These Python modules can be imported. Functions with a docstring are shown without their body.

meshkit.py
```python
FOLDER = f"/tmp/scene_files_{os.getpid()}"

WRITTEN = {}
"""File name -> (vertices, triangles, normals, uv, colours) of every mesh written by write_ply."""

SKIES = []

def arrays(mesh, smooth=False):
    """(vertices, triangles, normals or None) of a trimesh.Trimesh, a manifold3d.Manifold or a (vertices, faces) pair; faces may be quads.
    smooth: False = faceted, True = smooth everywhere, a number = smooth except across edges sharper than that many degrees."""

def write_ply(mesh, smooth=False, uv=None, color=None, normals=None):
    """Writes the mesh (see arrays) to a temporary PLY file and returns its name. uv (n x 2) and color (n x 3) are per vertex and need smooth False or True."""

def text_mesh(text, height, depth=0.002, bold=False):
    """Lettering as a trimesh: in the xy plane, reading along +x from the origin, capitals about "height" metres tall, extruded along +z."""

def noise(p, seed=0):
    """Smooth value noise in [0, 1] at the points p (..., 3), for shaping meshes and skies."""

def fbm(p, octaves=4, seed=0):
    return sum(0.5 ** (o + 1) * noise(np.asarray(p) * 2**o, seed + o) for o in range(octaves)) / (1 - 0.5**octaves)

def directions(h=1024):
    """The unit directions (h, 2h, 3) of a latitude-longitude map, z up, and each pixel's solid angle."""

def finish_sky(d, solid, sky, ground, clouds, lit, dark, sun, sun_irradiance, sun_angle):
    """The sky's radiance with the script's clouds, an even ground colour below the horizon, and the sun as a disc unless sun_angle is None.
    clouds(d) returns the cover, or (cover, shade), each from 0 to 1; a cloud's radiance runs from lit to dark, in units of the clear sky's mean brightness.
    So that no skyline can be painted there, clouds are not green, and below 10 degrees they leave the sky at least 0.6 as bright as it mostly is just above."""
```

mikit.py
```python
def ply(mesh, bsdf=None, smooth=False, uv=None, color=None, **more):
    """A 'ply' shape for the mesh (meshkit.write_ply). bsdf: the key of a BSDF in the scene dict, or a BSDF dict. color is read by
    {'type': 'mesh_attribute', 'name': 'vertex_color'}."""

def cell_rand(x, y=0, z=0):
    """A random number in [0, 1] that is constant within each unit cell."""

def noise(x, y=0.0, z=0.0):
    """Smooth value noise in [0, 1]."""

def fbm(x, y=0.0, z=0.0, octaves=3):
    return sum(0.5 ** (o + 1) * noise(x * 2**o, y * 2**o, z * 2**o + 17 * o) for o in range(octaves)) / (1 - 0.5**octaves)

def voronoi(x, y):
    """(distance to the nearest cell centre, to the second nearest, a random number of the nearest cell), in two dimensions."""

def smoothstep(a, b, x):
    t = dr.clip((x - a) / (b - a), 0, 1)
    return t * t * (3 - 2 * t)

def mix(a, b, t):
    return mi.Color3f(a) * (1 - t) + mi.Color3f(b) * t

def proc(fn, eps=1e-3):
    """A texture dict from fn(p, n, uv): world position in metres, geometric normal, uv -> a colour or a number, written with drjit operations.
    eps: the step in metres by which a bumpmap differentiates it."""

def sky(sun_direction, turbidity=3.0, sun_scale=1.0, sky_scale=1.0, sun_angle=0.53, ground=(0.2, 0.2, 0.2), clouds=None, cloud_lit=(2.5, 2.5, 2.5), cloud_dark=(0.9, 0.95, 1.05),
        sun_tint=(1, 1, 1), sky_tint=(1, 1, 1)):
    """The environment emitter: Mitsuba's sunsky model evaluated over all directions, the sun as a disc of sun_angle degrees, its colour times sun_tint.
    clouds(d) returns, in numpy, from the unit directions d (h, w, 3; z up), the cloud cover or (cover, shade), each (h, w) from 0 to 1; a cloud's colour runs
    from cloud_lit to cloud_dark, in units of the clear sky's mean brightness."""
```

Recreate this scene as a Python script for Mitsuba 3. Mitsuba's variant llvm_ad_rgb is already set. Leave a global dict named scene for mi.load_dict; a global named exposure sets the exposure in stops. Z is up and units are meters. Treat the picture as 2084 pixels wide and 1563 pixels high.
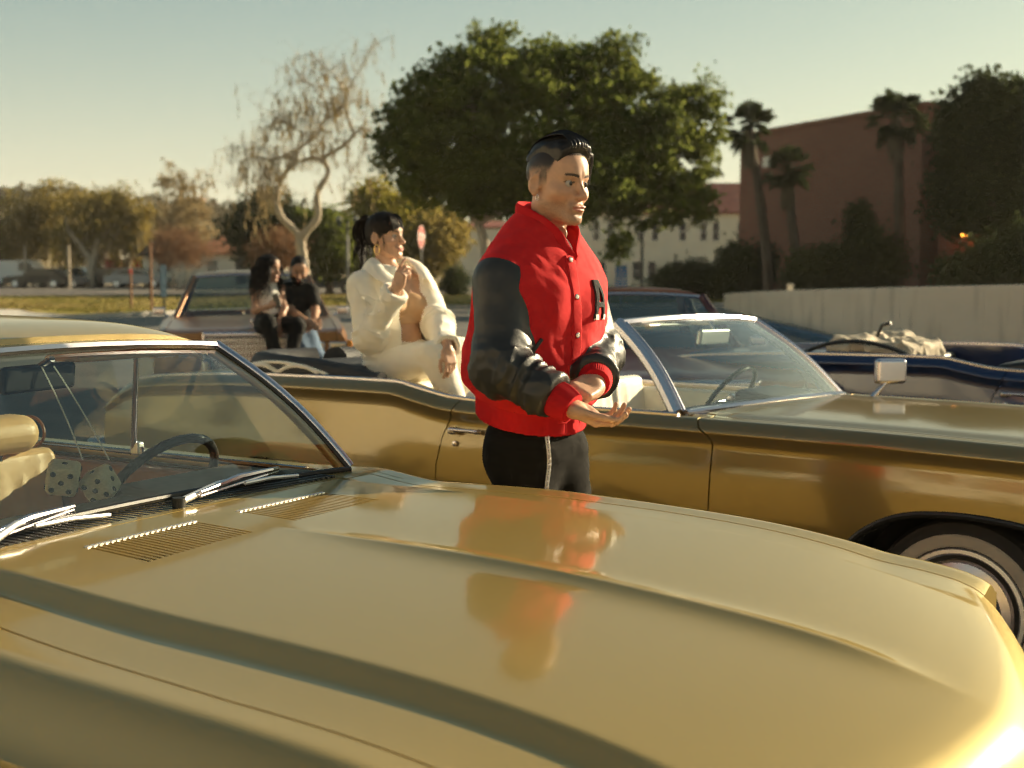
import math, random
import numpy as np, trimesh, mitsuba as mi, mikit, drjit as dr
import manifold3d as m3
from manifold3d import Manifold, CrossSection
from scipy.interpolate import PchipInterpolator, CubicSpline
import meshkit
from mikit import proc, noise, fbm, voronoi, smoothstep, mix, cell_rand

# ------------------------------------------------------------------ camera, sky, exposure
T = mi.ScalarTransform4f
scene, labels = {}, {}
EYE = (0.0, 0.0, 1.57)
FPX, HORIZON = 2700.0, 541.0
PITCH = math.atan((781.5 - HORIZON) / FPX)
scene['camera'] = {'type': 'thinlens', 'fov': math.degrees(2 * math.atan(1042 / FPX)), 'fov_axis': 'x',
                   'aperture_radius': 0.0062, 'focus_distance': 3.55, 'near_clip': 0.05, 'far_clip': 4000.0,
                   'to_world': T().look_at(origin=EYE, target=(0, math.cos(PITCH), EYE[2] - math.sin(PITCH)), up=(0, 0, 1))}
SUN_AZ, SUN_EL = math.radians(60), math.radians(19)
SUN = (math.sin(SUN_AZ) * math.cos(SUN_EL), math.cos(SUN_AZ) * math.cos(SUN_EL), math.sin(SUN_EL))
def haze_ring(d):   # thin bright haze low over the whole horizon
    el = np.degrees(np.arcsin(np.clip(d[..., 2], 0, 1)))
    return .66 * np.exp(-(el / 6.5) ** 1.4)
scene['sky'] = mikit.sky(SUN, turbidity=3.2, sun_scale=1.85, sky_scale=.76, sun_tint=(.88, 1.0, 1.18), sky_tint=(1.0, 1.0, 0.76),
                         ground=(0.18, 0.15, 0.11), clouds=haze_ring, cloud_lit=(4.2, 3.7, 2.65))
exposure = 2.5

# ------------------------------------------------------------------ helpers
def V(*a): return np.array(a, float)

def fresh(key):
    if key not in scene and key not in labels: return key
    n = 1
    while f'{key}_{n:03d}' in scene or f'{key}_{n:03d}' in labels: n += 1
    return f'{key}_{n:03d}'

def thing(name, label, cat, group=None, kind=None):
    k = fresh(name)
    labels[k] = {'label': label, 'category': cat}
    if group: labels[k]['group'] = group
    if kind: labels[k]['kind'] = kind
    return k

def put(key, mesh, mat, smooth=30, **kw):
    if len(mesh.faces) == 0: print('EMPTY', key); return key
    scene[key] = mikit.ply(mesh, mat, smooth=smooth, **kw)
    return key

def put_ref(key, mesh, mat, ref, angle=24):
    """A piece cut from a body, shaded with the normals of the uncut surface (ref = tree, normals) wherever it lies on it."""
    sm = trimesh.graph.smooth_shade(mesh, angle=math.radians(angle), facet_minarea=None)
    v, f, n = meshkit.arrays((np.asarray(sm.vertices), np.asarray(sm.faces)), True)
    d, i = ref[0].query(v, k=8); wt = 1 / (d + 1e-4) ** 2; m = (ref[1][i] * wt[..., None]).sum(1); m /= np.linalg.norm(m, axis=1, keepdims=True) + 1e-9
    ok = ((m * n).sum(1) > .93) & (d[:, 0] < .12)
    n = np.where(ok[:, None], m, n)
    scene[key] = {'type': 'ply', 'filename': meshkit.write_ply((v, f), False, normals=n), 'face_normals': False, 'bsdf': {'type': 'ref', 'id': mat}}
    return key

def part(parent, name, mesh, mat, smooth=30, label=None, kind=None, ref=None, **kw):
    k = fresh(parent + '__' + name)
    if ref is not None: put_ref(k, mesh, mat, ref)
    else: put(k, mesh, mat, smooth, **kw)
    if label or kind:
        labels[k] = {}
        if label: labels[k]['label'] = label
        if kind: labels[k]['kind'] = kind
    return k

def solo(name, mesh, mat, label, cat, group=None, kind=None, smooth=30, **kw):
    k = thing(name, label, cat, group, kind)
    return put(k, mesh, mat, smooth, **kw)

def struct(name, mesh, mat, smooth=False, kind='structure', label=None, **kw):
    k = fresh(name)
    put(k, mesh, mat, smooth, **kw)
    labels[k] = {'kind': kind}
    if label: labels[k]['label'] = label
    if kind == 'stuff': labels[k]['category'] = name.replace('_', ' ')
    return k

def tm(v, f): return trimesh.Trimesh(np.asarray(v, float), np.asarray(f, int), process=False)

def man2tm(m):
    q = m.to_mesh()
    return tm(q.vert_properties[:, :3], q.tri_verts)

def tm2man(m):
    return Manifold(m3.Mesh(np.asarray(m.vertices, np.float32), np.asarray(m.faces, np.uint32)))

def cat(*ms):
    ms = [m if isinstance(m, trimesh.Trimesh) else man2tm(m) for m in ms if m is not None]
    vs, fs, o = [], [], 0
    for m in ms:
        vs.append(np.asarray(m.vertices)); fs.append(np.asarray(m.faces) + o); o += len(m.vertices)
    return tm(np.vstack(vs), np.vstack(fs))

def xf(mesh, M):
    v = np.asarray(mesh.vertices) @ M[:3, :3].T + M[:3, 3]
    f = np.asarray(mesh.faces)
    if np.linalg.det(M[:3, :3]) < 0: f = f[:, ::-1]
    return tm(v, f)

def frame(o, x=None, y=None, z=None):
    """4x4 from an origin and two of the axes (the first given exact)."""
    def nz(a): a = np.asarray(a, float); return a / np.linalg.norm(a)
    if x is not None and z is not None:
        x = nz(x); y = nz(np.cross(z, x)); z = np.cross(x, y)
    elif x is not None and y is not None:
        x = nz(x); z = nz(np.cross(x, y)); y = np.cross(z, x)
    else:
        z = nz(z); x = nz(np.cross(y, z)); y = np.cross(z, x)
    M = np.eye(4); M[:3, 0], M[:3, 1], M[:3, 2], M[:3, 3] = x, y, z, o
    return M

def rotz(a, o=(0, 0, 0)):
    M = np.eye(4); c, s = math.cos(a), math.sin(a)
    M[:2, :2] = [[c, -s], [s, c]]; M[:3, 3] = o
    return M

def box(x0, x1, y0, y1, z0, z1):
    return tm([[x, y, z] for x in (x0, x1) for y in (y0, y1) for z in (z0, z1)],
              [[0, 1, 3], [0, 3, 2], [4, 6, 7], [4, 7, 5], [0, 4, 5], [0, 5, 1], [2, 3, 7], [2, 7, 6], [0, 2, 6], [0, 6, 4], [1, 5, 7], [1, 7, 3]])

def mbox(x0, x1, y0, y1, z0, z1):
    return Manifold.cube((x1 - x0, y1 - y0, z1 - z0)).translate((x0, y0, z0))

def rbox(x0, x1, y0, y1, z0, z1, r, seg=12):
    s = Manifold.sphere(r, seg)
    return Manifold.batch_hull([s.translate((x, y, z)) for x in (x0 + r, x1 - r) for y in (y0 + r, y1 - r) for z in (z0 + r, z1 - r)])

def tube(pts, rad, sides=8, close=True):
    """A swept round tube along a polyline; rad a number or one per point."""
    p = np.asarray(pts, float)
    t = np.gradient(p, axis=0); t /= np.linalg.norm(t, axis=1, keepdims=True) + 1e-12
    r = np.broadcast_to(rad, (len(p),)).astype(float)
    a = np.zeros_like(p)
    ref = V(0, 0, 1) if abs(t[0, 2]) < 0.9 else V(1, 0, 0)
    a0 = np.cross(t[0], ref); a0 /= np.linalg.norm(a0); a[0] = a0
    for i in range(1, len(p)):
        q = a[i - 1] - t[i] * (a[i - 1] @ t[i]); a[i] = q / (np.linalg.norm(q) + 1e-12)
    b = np.cross(t, a)
    g = np.arange(sides) * 2 * np.pi / sides
    v = p[:, None] + r[:, None, None] * (np.cos(g)[None, :, None] * a[:, None] + np.sin(g)[None, :, None] * b[:, None])
    i, j = np.meshgrid(np.arange(len(p) - 1), np.arange(sides), indexing='ij')
    q = np.stack([i * sides + j, i * sides + (j + 1) % sides, (i + 1) * sides + (j + 1) % sides, (i + 1) * sides + j], -1).reshape(-1, 4)
    f = np.vstack([q[:, [0, 1, 2]], q[:, [0, 2, 3]]])
    v = v.reshape(-1, 3)
    if close:
        n = len(v); v = np.vstack([v, p[0], p[-1]]); k = np.arange(sides)
        f = np.vstack([f, np.stack([(k + 1) % sides, k, k * 0 + n], 1), np.stack([k + (len(p) - 1) * sides, (k + 1) % sides + (len(p) - 1) * sides, k * 0 + n + 1], 1)])
    return tm(v, f)

def spline(pts, n):
    p = np.asarray(pts, float)
    s = np.concatenate([[0], np.cumsum(np.linalg.norm(np.diff(p, axis=0), axis=1))])
    return CubicSpline(s, p)(np.linspace(0, s[-1], n))

def sweep(pts, prof, up=(0, 0, 1), close=True):
    """Sweep a closed 2-D profile (n,2: side, up) along a polyline, keeping 'up'."""
    p = np.asarray(pts, float); prof = np.asarray(prof, float)
    t = np.gradient(p, axis=0); t /= np.linalg.norm(t, axis=1, keepdims=True) + 1e-12
    s = np.cross(t, up); s /= np.linalg.norm(s, axis=1, keepdims=True) + 1e-12
    u = np.cross(s, t)
    v = p[:, None] + prof[None, :, :1] * s[:, None] + prof[None, :, 1:] * u[:, None]
    n = len(prof)
    i, j = np.meshgrid(np.arange(len(p) - 1), np.arange(n), indexing='ij')
    q = np.stack([i * n + j, i * n + (j + 1) % n, (i + 1) * n + (j + 1) % n, (i + 1) * n + j], -1).reshape(-1, 4)
    f = np.vstack([q[:, [0, 1, 2]], q[:, [0, 2, 3]]])
    v = v.reshape(-1, 3)
    if close:
        tri = np.stack([np.zeros(n - 2, int), np.arange(1, n - 1), np.arange(2, n)], 1)
        f = np.vstack([f, tri[:, ::-1], tri + (len(p) - 1) * n])
    m = tm(v, f)
    if m.volume < 0: m = tm(v, f[:, ::-1])
    return m

def lathe(prof, sides=48):
    """Revolve (r, z) about z."""
    p = np.asarray(prof, float); g = np.arange(sides) * 2 * np.pi / sides
    v = np.stack([p[:, None, 0] * np.cos(g), p[:, None, 0] * np.sin(g), np.broadcast_to(p[:, None, 1], (len(p), sides))], -1).reshape(-1, 3)
    i, j = np.meshgrid(np.arange(len(p) - 1), np.arange(sides), indexing='ij')
    q = np.stack([i * sides + j, i * sides + (j + 1) % sides, (i + 1) * sides + (j + 1) % sides, (i + 1) * sides + j], -1).reshape(-1, 4)
    return tm(v, np.vstack([q[:, [0, 1, 2]], q[:, [0, 2, 3]]]))

def sheet(fn, u, v):
    """A grid surface fn(U, V) -> (..., 3)."""
    U, W = np.meshgrid(u, v, indexing='ij')
    P = fn(U, W); n, m = U.shape
    i, j = np.meshgrid(np.arange(n - 1), np.arange(m - 1), indexing='ij')
    q = np.stack([i * m + j, (i + 1) * m + j, (i + 1) * m + j + 1, i * m + j + 1], -1).reshape(-1, 4)
    return tm(P.reshape(-1, 3), np.vstack([q[:, [0, 1, 2]], q[:, [0, 2, 3]]]))

def thicken(m, t):
    """A sheet given a thickness along its vertex normals (an open sheet becomes closed)."""
    v, f = np.asarray(m.vertices), np.asarray(m.faces)
    n = np.zeros_like(v); fn = np.cross(v[f[:, 1]] - v[f[:, 0]], v[f[:, 2]] - v[f[:, 0]])
    for k in range(3): np.add.at(n, f[:, k], fn)
    n /= np.linalg.norm(n, axis=1, keepdims=True) + 1e-12
    e = np.vstack([f[:, [0, 1]], f[:, [1, 2]], f[:, [2, 0]]])
    es = {(a, b) for a, b in e.tolist()}
    b = np.array([(a, c) for a, c in es if (c, a) not in es])
    N = len(v)
    side = np.vstack([np.stack([b[:, 0], b[:, 0] + N, b[:, 1]], 1), np.stack([b[:, 1], b[:, 0] + N, b[:, 1] + N], 1)]) if len(b) else np.zeros((0, 3), int)
    return tm(np.vstack([v, v - n * t]), np.vstack([f, f[:, ::-1] + N, side]))

def prism(poly, lo, hi, axis='z'):
    """Extrude a polygon. axis z: (x,y); axis y: (x,z); axis x: (y,z)."""
    m = CrossSection([np.asarray(poly, float)], m3.FillRule.NonZero).extrude(hi - lo).translate((0, 0, lo))
    if axis == 'z': return m
    M = {'y': [[1, 0, 0, 0], [0, 0, 1, 0], [0, 1, 0, 0]], 'x': [[0, 0, 1, 0], [1, 0, 0, 0], [0, 1, 0, 0]]}[axis]
    return m.transform(np.array(M, float))

# ---- implicit surfaces
def nets(f, lo, hi, h):
    """Surface nets of f<0 inside the box lo..hi at spacing h; f takes (n,3)."""
    lo, hi = np.asarray(lo, float), np.asarray(hi, float)
    B = 6
    nb = np.maximum(1, np.ceil((hi - lo) / (h * B)).astype(int))
    cc = np.stack(np.meshgrid(*[(np.arange(k) + .5) * h * B for k in nb], indexing='ij'), -1) + lo
    d = f(cc.reshape(-1, 3)).reshape(nb)
    act = np.argwhere(np.abs(d) < h * B * 1.35)
    D = np.where(np.repeat(np.repeat(np.repeat(d, B, 0), B, 1), B, 2) < 0, -1.0, 1.0).astype(np.float32)
    D = np.pad(D, ((0, 1),) * 3, mode='edge')
    loc = np.stack(np.meshgrid(*[np.arange(B + 1)] * 3, indexing='ij'), -1).reshape(-1, 3)
    idx = (act[:, None] * B + loc[None]).reshape(-1, 3)
    flat = np.unique(np.ravel_multi_index(idx.T, D.shape))
    I = np.stack(np.unravel_index(flat, D.shape), -1)
    for s in range(0, len(I), 400000):
        q = I[s:s + 400000]
        D[q[:, 0], q[:, 1], q[:, 2]] = f(lo + q * h)
    S = D < 0
    nx, ny, nz = np.array(D.shape) - 1
    c = np.zeros((nx, ny, nz), np.uint8)
    corner = [(a, b, e) for a in (0, 1) for b in (0, 1) for e in (0, 1)]
    for a, b, e in corner: c += S[a:a + nx, b:b + ny, e:e + nz]
    cells = np.argwhere((c > 0) & (c < 8))
    cid = np.full((nx, ny, nz), -1, np.int64); cid[tuple(cells.T)] = np.arange(len(cells))
    acc, cnt = np.zeros((len(cells), 3)), np.zeros(len(cells))
    for i, A in enumerate(corner):
        for ax in range(3):
            if A[ax] == 0:
                Bc = list(A); Bc[ax] = 1
                da = D[tuple((cells + A).T)]; db = D[tuple((cells + Bc).T)]
                m = (da < 0) != (db < 0)
                t = np.where(m, da / np.where(m, da - db, 1), 0)
                p = np.array(A, float)[None].repeat(len(cells), 0); p[:, ax] = t
                acc[m] += p[m]; cnt[m] += 1
    v = lo + (cells + acc / cnt[:, None]) * h
    F = []
    for ax in range(3):
        o1, o2 = [(1, 2), (2, 0), (0, 1)][ax]
        sl = [slice(0, None)] * 3
        n = list(D.shape)
        a = S.take(np.arange(n[ax] - 1), ax); b = S.take(np.arange(1, n[ax]), ax)
        e = np.argwhere(a != b)
        e = e[(e[:, o1] > 0) & (e[:, o2] > 0) & (e[:, o1] < n[o1] - 1) & (e[:, o2] < n[o2] - 1)]
        ins = S[tuple(e.T)]
        def cell(d1, d2):
            q = e.copy(); q[:, o1] += d1; q[:, o2] += d2
            return cid[tuple(q.T)]
        q = np.stack([cell(-1, -1), cell(0, -1), cell(0, 0), cell(-1, 0)], 1)
        q[~ins] = q[~ins][:, ::-1]
        F.append(q)
    q = np.vstack(F); q = q[(q >= 0).all(1)]
    return tm(v, np.vstack([q[:, [0, 1, 2]], q[:, [0, 2, 3]]]))

def relax(m, it=3, lam=.5, mu=-.53):
    from scipy.sparse import coo_matrix, diags
    f = np.asarray(m.faces); v = np.asarray(m.vertices).copy(); n = len(v)
    e = np.vstack([f[:, [0, 1]], f[:, [1, 2]], f[:, [2, 0]]]); e = np.vstack([e, e[:, ::-1]])
    A = coo_matrix((np.ones(len(e)), (e[:, 0], e[:, 1])), (n, n)).tocsr(); A.data[:] = 1
    d = np.asarray(A.sum(1)).ravel(); d[d == 0] = 1; W = diags(1 / d) @ A
    for _ in range(it):
        for k in (lam, mu): v += k * (W @ v - v)
    return tm(v, f)
def smin(a, b, k):
    h = np.maximum(k - np.abs(a - b), 0) / k
    return np.minimum(a, b) - h * h * k * .25
def smax(a, b, k): return -smin(-a, -b, k)
def S_ell(p, c, r, R=None):
    q = p - np.asarray(c)
    if R is not None: q = q @ R
    r = np.asarray(r, float)
    k0 = np.linalg.norm(q / r, axis=1); k1 = np.linalg.norm(q / (r * r), axis=1)
    return k0 * (k0 - 1) / np.maximum(k1, 1e-9)
def S_cap(p, a, b, ra, rb=None):
    a, b = np.asarray(a, float), np.asarray(b, float); rb = ra if rb is None else rb
    ab = b - a; t = np.clip((p - a) @ ab / (ab @ ab + 1e-12), 0, 1)
    return np.linalg.norm(p - a - t[:, None] * ab, axis=1) - (ra + (rb - ra) * t)
def S_box(p, c, hsize, r=0.0, R=None):
    q = p - np.asarray(c)
    if R is not None: q = q @ R
    q = np.abs(q) - (np.asarray(hsize) - r)
    return np.linalg.norm(np.maximum(q, 0), axis=1) + np.minimum(q.max(1), 0) - r
def chain(p, pts, rad, k=.02):
    d = None
    for i in range(len(pts) - 1):
        e = S_cap(p, pts[i], pts[i + 1], rad[i], rad[i + 1])
        d = e if d is None else smin(d, e, k)
    return d
def along(p, pts):
    """Arc length of the nearest point on a polyline."""
    pts = np.asarray(pts, float); best = np.full(len(p), 1e9); s = np.zeros(len(p)); o = 0
    for a, b in zip(pts[:-1], pts[1:]):
        ab = b - a; L = np.linalg.norm(ab); t = np.clip((p - a) @ ab / (L * L), 0, 1)
        d = np.linalg.norm(p - a - t[:, None] * ab, axis=1)
        s = np.where(d < best, o + t * L, s); best = np.minimum(best, d); o += L
    return s
def N3(p, s, seed=0): return meshkit.noise(np.asarray(p) * s, seed) - .5
def clip_mesh(m, val):
    """The part of the mesh where the per-vertex val < 0, cut exactly at zero."""
    v, f = np.asarray(m.vertices), np.asarray(m.faces); val = np.asarray(val)
    ins = val < 0; n = ins[f].sum(1)
    keep = [f[n == 3]]; nv = []; base = len(v)
    mids = {}
    def mid(a, b):
        k = (min(a, b), max(a, b))
        if k not in mids:
            t = val[a] / (val[a] - val[b]); mids[k] = base + len(nv); nv.append(v[a] + t * (v[b] - v[a]))
        return mids[k]
    out = []
    for tri in f[(n == 1) | (n == 2)]:
        for r in range(3):
            a, b, c = tri[r], tri[(r + 1) % 3], tri[(r + 2) % 3]
            if ins[a] and not ins[b] and not ins[c]: out.append([a, mid(a, b), mid(a, c)]); break
            if not ins[a] and ins[b] and ins[c]:
                x, y = mid(a, b), mid(a, c); out += [[x, b, c], [x, c, y]]; break
    F = np.vstack(keep + ([np.array(out)] if out else []))
    VV = np.vstack([v] + ([np.array(nv)] if nv else []))
    u, inv = np.unique(F, return_inverse=True)
    return tm(VV[u], inv.reshape(-1, 3))
def S3(*a): return np.array(a, float)

# ------------------------------------------------------------------ materials
def rgb(*c): return {'type': 'rgb', 'value': [float(x) for x in c]}
def tex(c): return proc(c) if callable(c) else (c if isinstance(c, dict) else rgb(*c))
def mat(name, color, rough=.6, metal=0., coat=0., spec=.5, sheen=0., bump=None, bs=.002, two=True, **kw):
    b = {'type': 'principled', 'base_color': tex(color), 'roughness': rough if not callable(rough) else proc(rough), 'metallic': metal, 'specular': spec}
    if coat: b['clearcoat'] = coat; b['clearcoat_gloss'] = kw.pop('gloss', .97)
    if sheen: b['sheen'] = sheen; b['sheen_tint'] = .6
    b.update(kw)
    if bump: b = {'type': 'bumpmap', 'nested': proc(bump, eps=kw.get('eps', .002)), 'scale': bs, 'bsdf': b}
    if two: b = {'type': 'twosided', 'bsdf': b}
    scene['mat_' + name] = b
    return 'mat_' + name
VC = {'type': 'mesh_attribute', 'name': 'vertex_color'}
def paint(name, color, alpha=.012, flake=.45, frough=.2, wide=.5, two=True):
    """Car paint: clear coated pigment mixed with metal flake of two spreads."""
    a = {'type': 'roughplastic', 'diffuse_reflectance': tex(color), 'alpha': alpha, 'distribution': 'ggx', 'int_ior': 1.85, 'nonlinear': True}
    def fl(r): return {'type': 'principled', 'base_color': tex(color), 'metallic': 1.0, 'roughness': r, 'clearcoat': 1.0, 'clearcoat_gloss': .99}
    m = {'type': 'blendbsdf', 'weight': flake, 'a': a, 'b': {'type': 'blendbsdf', 'weight': .45, 'a': fl(frough), 'b': fl(wide)}}
    scene['mat_' + name] = {'type': 'twosided', 'bsdf': m} if two else m
    return 'mat_' + name
# ================================================================== SETTING
_CP, _SP = math.cos(PITCH), math.sin(PITCH)
def at(px, py, Y):
    """World point at depth Y that the photograph shows at (px, py) (2084-wide frame)."""
    x, y = (px - 1042) / FPX, (py - 781.5) / FPX
    d = V(x, _CP - y * _SP, -_SP - y * _CP)
    return V(0, 0, EYE[2]) + d * (Y / d[1])
def px_h(dpx, Y): return dpx * Y / FPX

rng = np.random.default_rng(7)

# ---- materials of the setting
def _asphalt(p, n, uv):
    a = fbm(p.x * 1.3, p.y * 1.3, 0, 4); b = noise(p.x * 90, p.y * 90, 0)
    return mix((.115, .105, .092), (.20, .182, .158), dr.clip(a * .9 + (b - .5) * .5, 0, 1))
mat('asphalt', _asphalt, .75, bump=lambda p, n, uv: noise(p.x * 120, p.y * 120, 3), bs=.003)
def _roadc(p, n, uv):
    a = fbm(p.x * .35, p.y * .5, 0, 4)
    return mix((.10, .088, .076), (.17, .145, .12), a)
mat('road', _roadc, .8)
def _conc(p, n, uv):
    a = fbm(p.x * 2, p.y * 2, p.z * 2, 4); s = noise(p.x * 40, p.y * 40, p.z * 40)
    return mix((.34, .31, .27), (.50, .47, .42), dr.clip(a * .8 + .2 * s, 0, 1))
mat('concrete', _conc, .85)
def _grass(p, n, uv):
    a = fbm(p.x * .22, p.y * .35, 0, 4); b = noise(p.x * 2.5, p.y * 2.5, 1)
    return mix((.17, .15, .035), (.34, .26, .10), smoothstep(.3, .7, a * .7 + b * .3))
mat('grass', _grass, .95, spec=.1)
def _dirt(p, n, uv):
    a = fbm(p.x * .12, p.y * .2, 0, 4)
    return mix((.20, .155, .085), (.36, .29, .19), a)
mat('dirt', _dirt, .95, spec=.1)
def _stucco(p, n, uv):
    a = fbm(p.x * .8, p.y * .8, p.z * 2.2, 4); s = noise(p.x * 35, p.y * 35, p.z * 35)
    st = smoothstep(.55, .8, fbm(p.y * 3.1, p.x * 3.1, p.z * .5, 3)) * .22
    c = mix((.52, .44, .34), (.62, .53, .42), dr.clip(a * .75 + .25 * s, 0, 1))
    return c * (1 - st)
mat('wall_stucco', _stucco, .9, bump=lambda p, n, uv: fbm(p.x * 30, p.y * 30, p.z * 30, 3), bs=.006)
def _brick(p, n, uv):
    # courses and headers of a far brick wall, in colour and shallow relief only
    k = p.z / .085; row = dr.floor(k); h = p.x * .62 + p.y * .79
    q = h / .24 + .5 * (row - 2 * dr.floor(row / 2)); col = dr.floor(q)
    m = dr.minimum(dr.minimum(k - row, 1 - (k - row)) * .085, dr.minimum(q - col, 1 - (q - col)) * .24)
    t = cell_rand(row, col, 5); big = fbm(p.x * .25, p.y * .25, p.z * .35, 3)
    c = mix((.150, .052, .034), (.225, .088, .056), dr.clip(t * .5 + big * .6, 0, 1))
    return mix((.19, .12, .09), c, smoothstep(.004, .012, m))
mat('brick', _brick, .9)
def _cream(p, n, uv): return mix((.62, .56, .44), (.74, .68, .55), fbm(p.x * .5, p.y * .5, p.z * .8, 3))
mat('cream', _cream, .9)
mat('maroon_tile', lambda p, n, uv: mix((.16, .05, .04), (.27, .09, .06), fbm(p.x * 3, p.y * 3, p.z * 3, 3)), .85)
mat('clay_tile', lambda p, n, uv: mix((.36, .13, .06), (.55, .24, .12), fbm(p.x * 2.5, p.y * 2.5, p.z * 2.5, 3)), .85)
mat('dark_trim', (.03, .028, .026), .6)
mat('window_glass', (.03, .04, .045), .08, spec=.6)
mat('grey_metal', (.22, .22, .21), .5, metal=.6)
mat('white_trim', (.72, .68, .6), .6)
mat('dark_pole', (.035, .033, .03), .5)
mat('rust_post', (.20, .10, .05), .8)
mat('sign_blue', (.015, .11, .33), .4)
mat('sign_white', (.62, .60, .56), .6)
mat('sign_red', (.36, .02, .018), .5)
mat('sign_back', (.02, .035, .05), .9, spec=.05)
def bark(name, a, b):
    mat(name, lambda p, n, uv: mix(a, b, fbm(p.x * 5, p.y * 5, p.z * 1.6, 4)), .9, bump=lambda p, n, uv: fbm(p.x * 14, p.y * 14, p.z * 3, 3), bs=.03)
bark('bark_pale', (.30, .24, .17), (.52, .44, .34))
bark('bark_dark', (.07, .05, .035), (.15, .11, .08))
def leafmat(name, a, b, c, tr=.7, sc=.5):
    def fn(p, n, uv):
        k = fbm(p.x * sc, p.y * sc, p.z * sc, 2); r = noise(p.x * 7, p.y * 7, p.z * 7)
        return mix(mix(a, b, smoothstep(.25, .75, k * .6 + r * .4)), c, smoothstep(.72, .95, r) * .7)
    scene['mat_' + name] = {'type': 'principledthin', 'base_color': proc(fn), 'roughness': .5, 'diff_trans': tr, 'spec_trans': 0., 'eta': 1.4}
leafmat('leaf_main', (.070, .092, .022), (.15, .17, .038), (.30, .285, .065), tr=1.1)
leafmat('leaf_olive', (.16, .13, .04), (.29, .225, .07), (.44, .33, .10), tr=1.1, sc=.25)
leafmat('leaf_dry', (.24, .18, .09), (.36, .28, .15), (.44, .33, .16), tr=.8)
leafmat('leaf_yellow', (.20, .18, .035), (.34, .29, .05), (.50, .40, .07), tr=1.0, sc=.3)
leafmat('leaf_dark', (.03, .04, .02), (.065, .078, .03), (.115, .12, .045), tr=.7)
leafmat('leaf_hill', (.10, .085, .045), (.17, .14, .08), (.24, .19, .10), tr=.6, sc=.1)
leafmat('leaf_brown', (.16, .085, .045), (.24, .14, .08), (.30, .19, .1), tr=.8)
leafmat('palm_green', (.03, .042, .016), (.07, .082, .03), (.12, .11, .045), tr=.6)
mat('palm_thatch', lambda p, n, uv: mix((.10, .075, .045), (.2, .155, .1), noise(p.x * 9, p.y * 9, p.z * 2)), .95)

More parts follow.
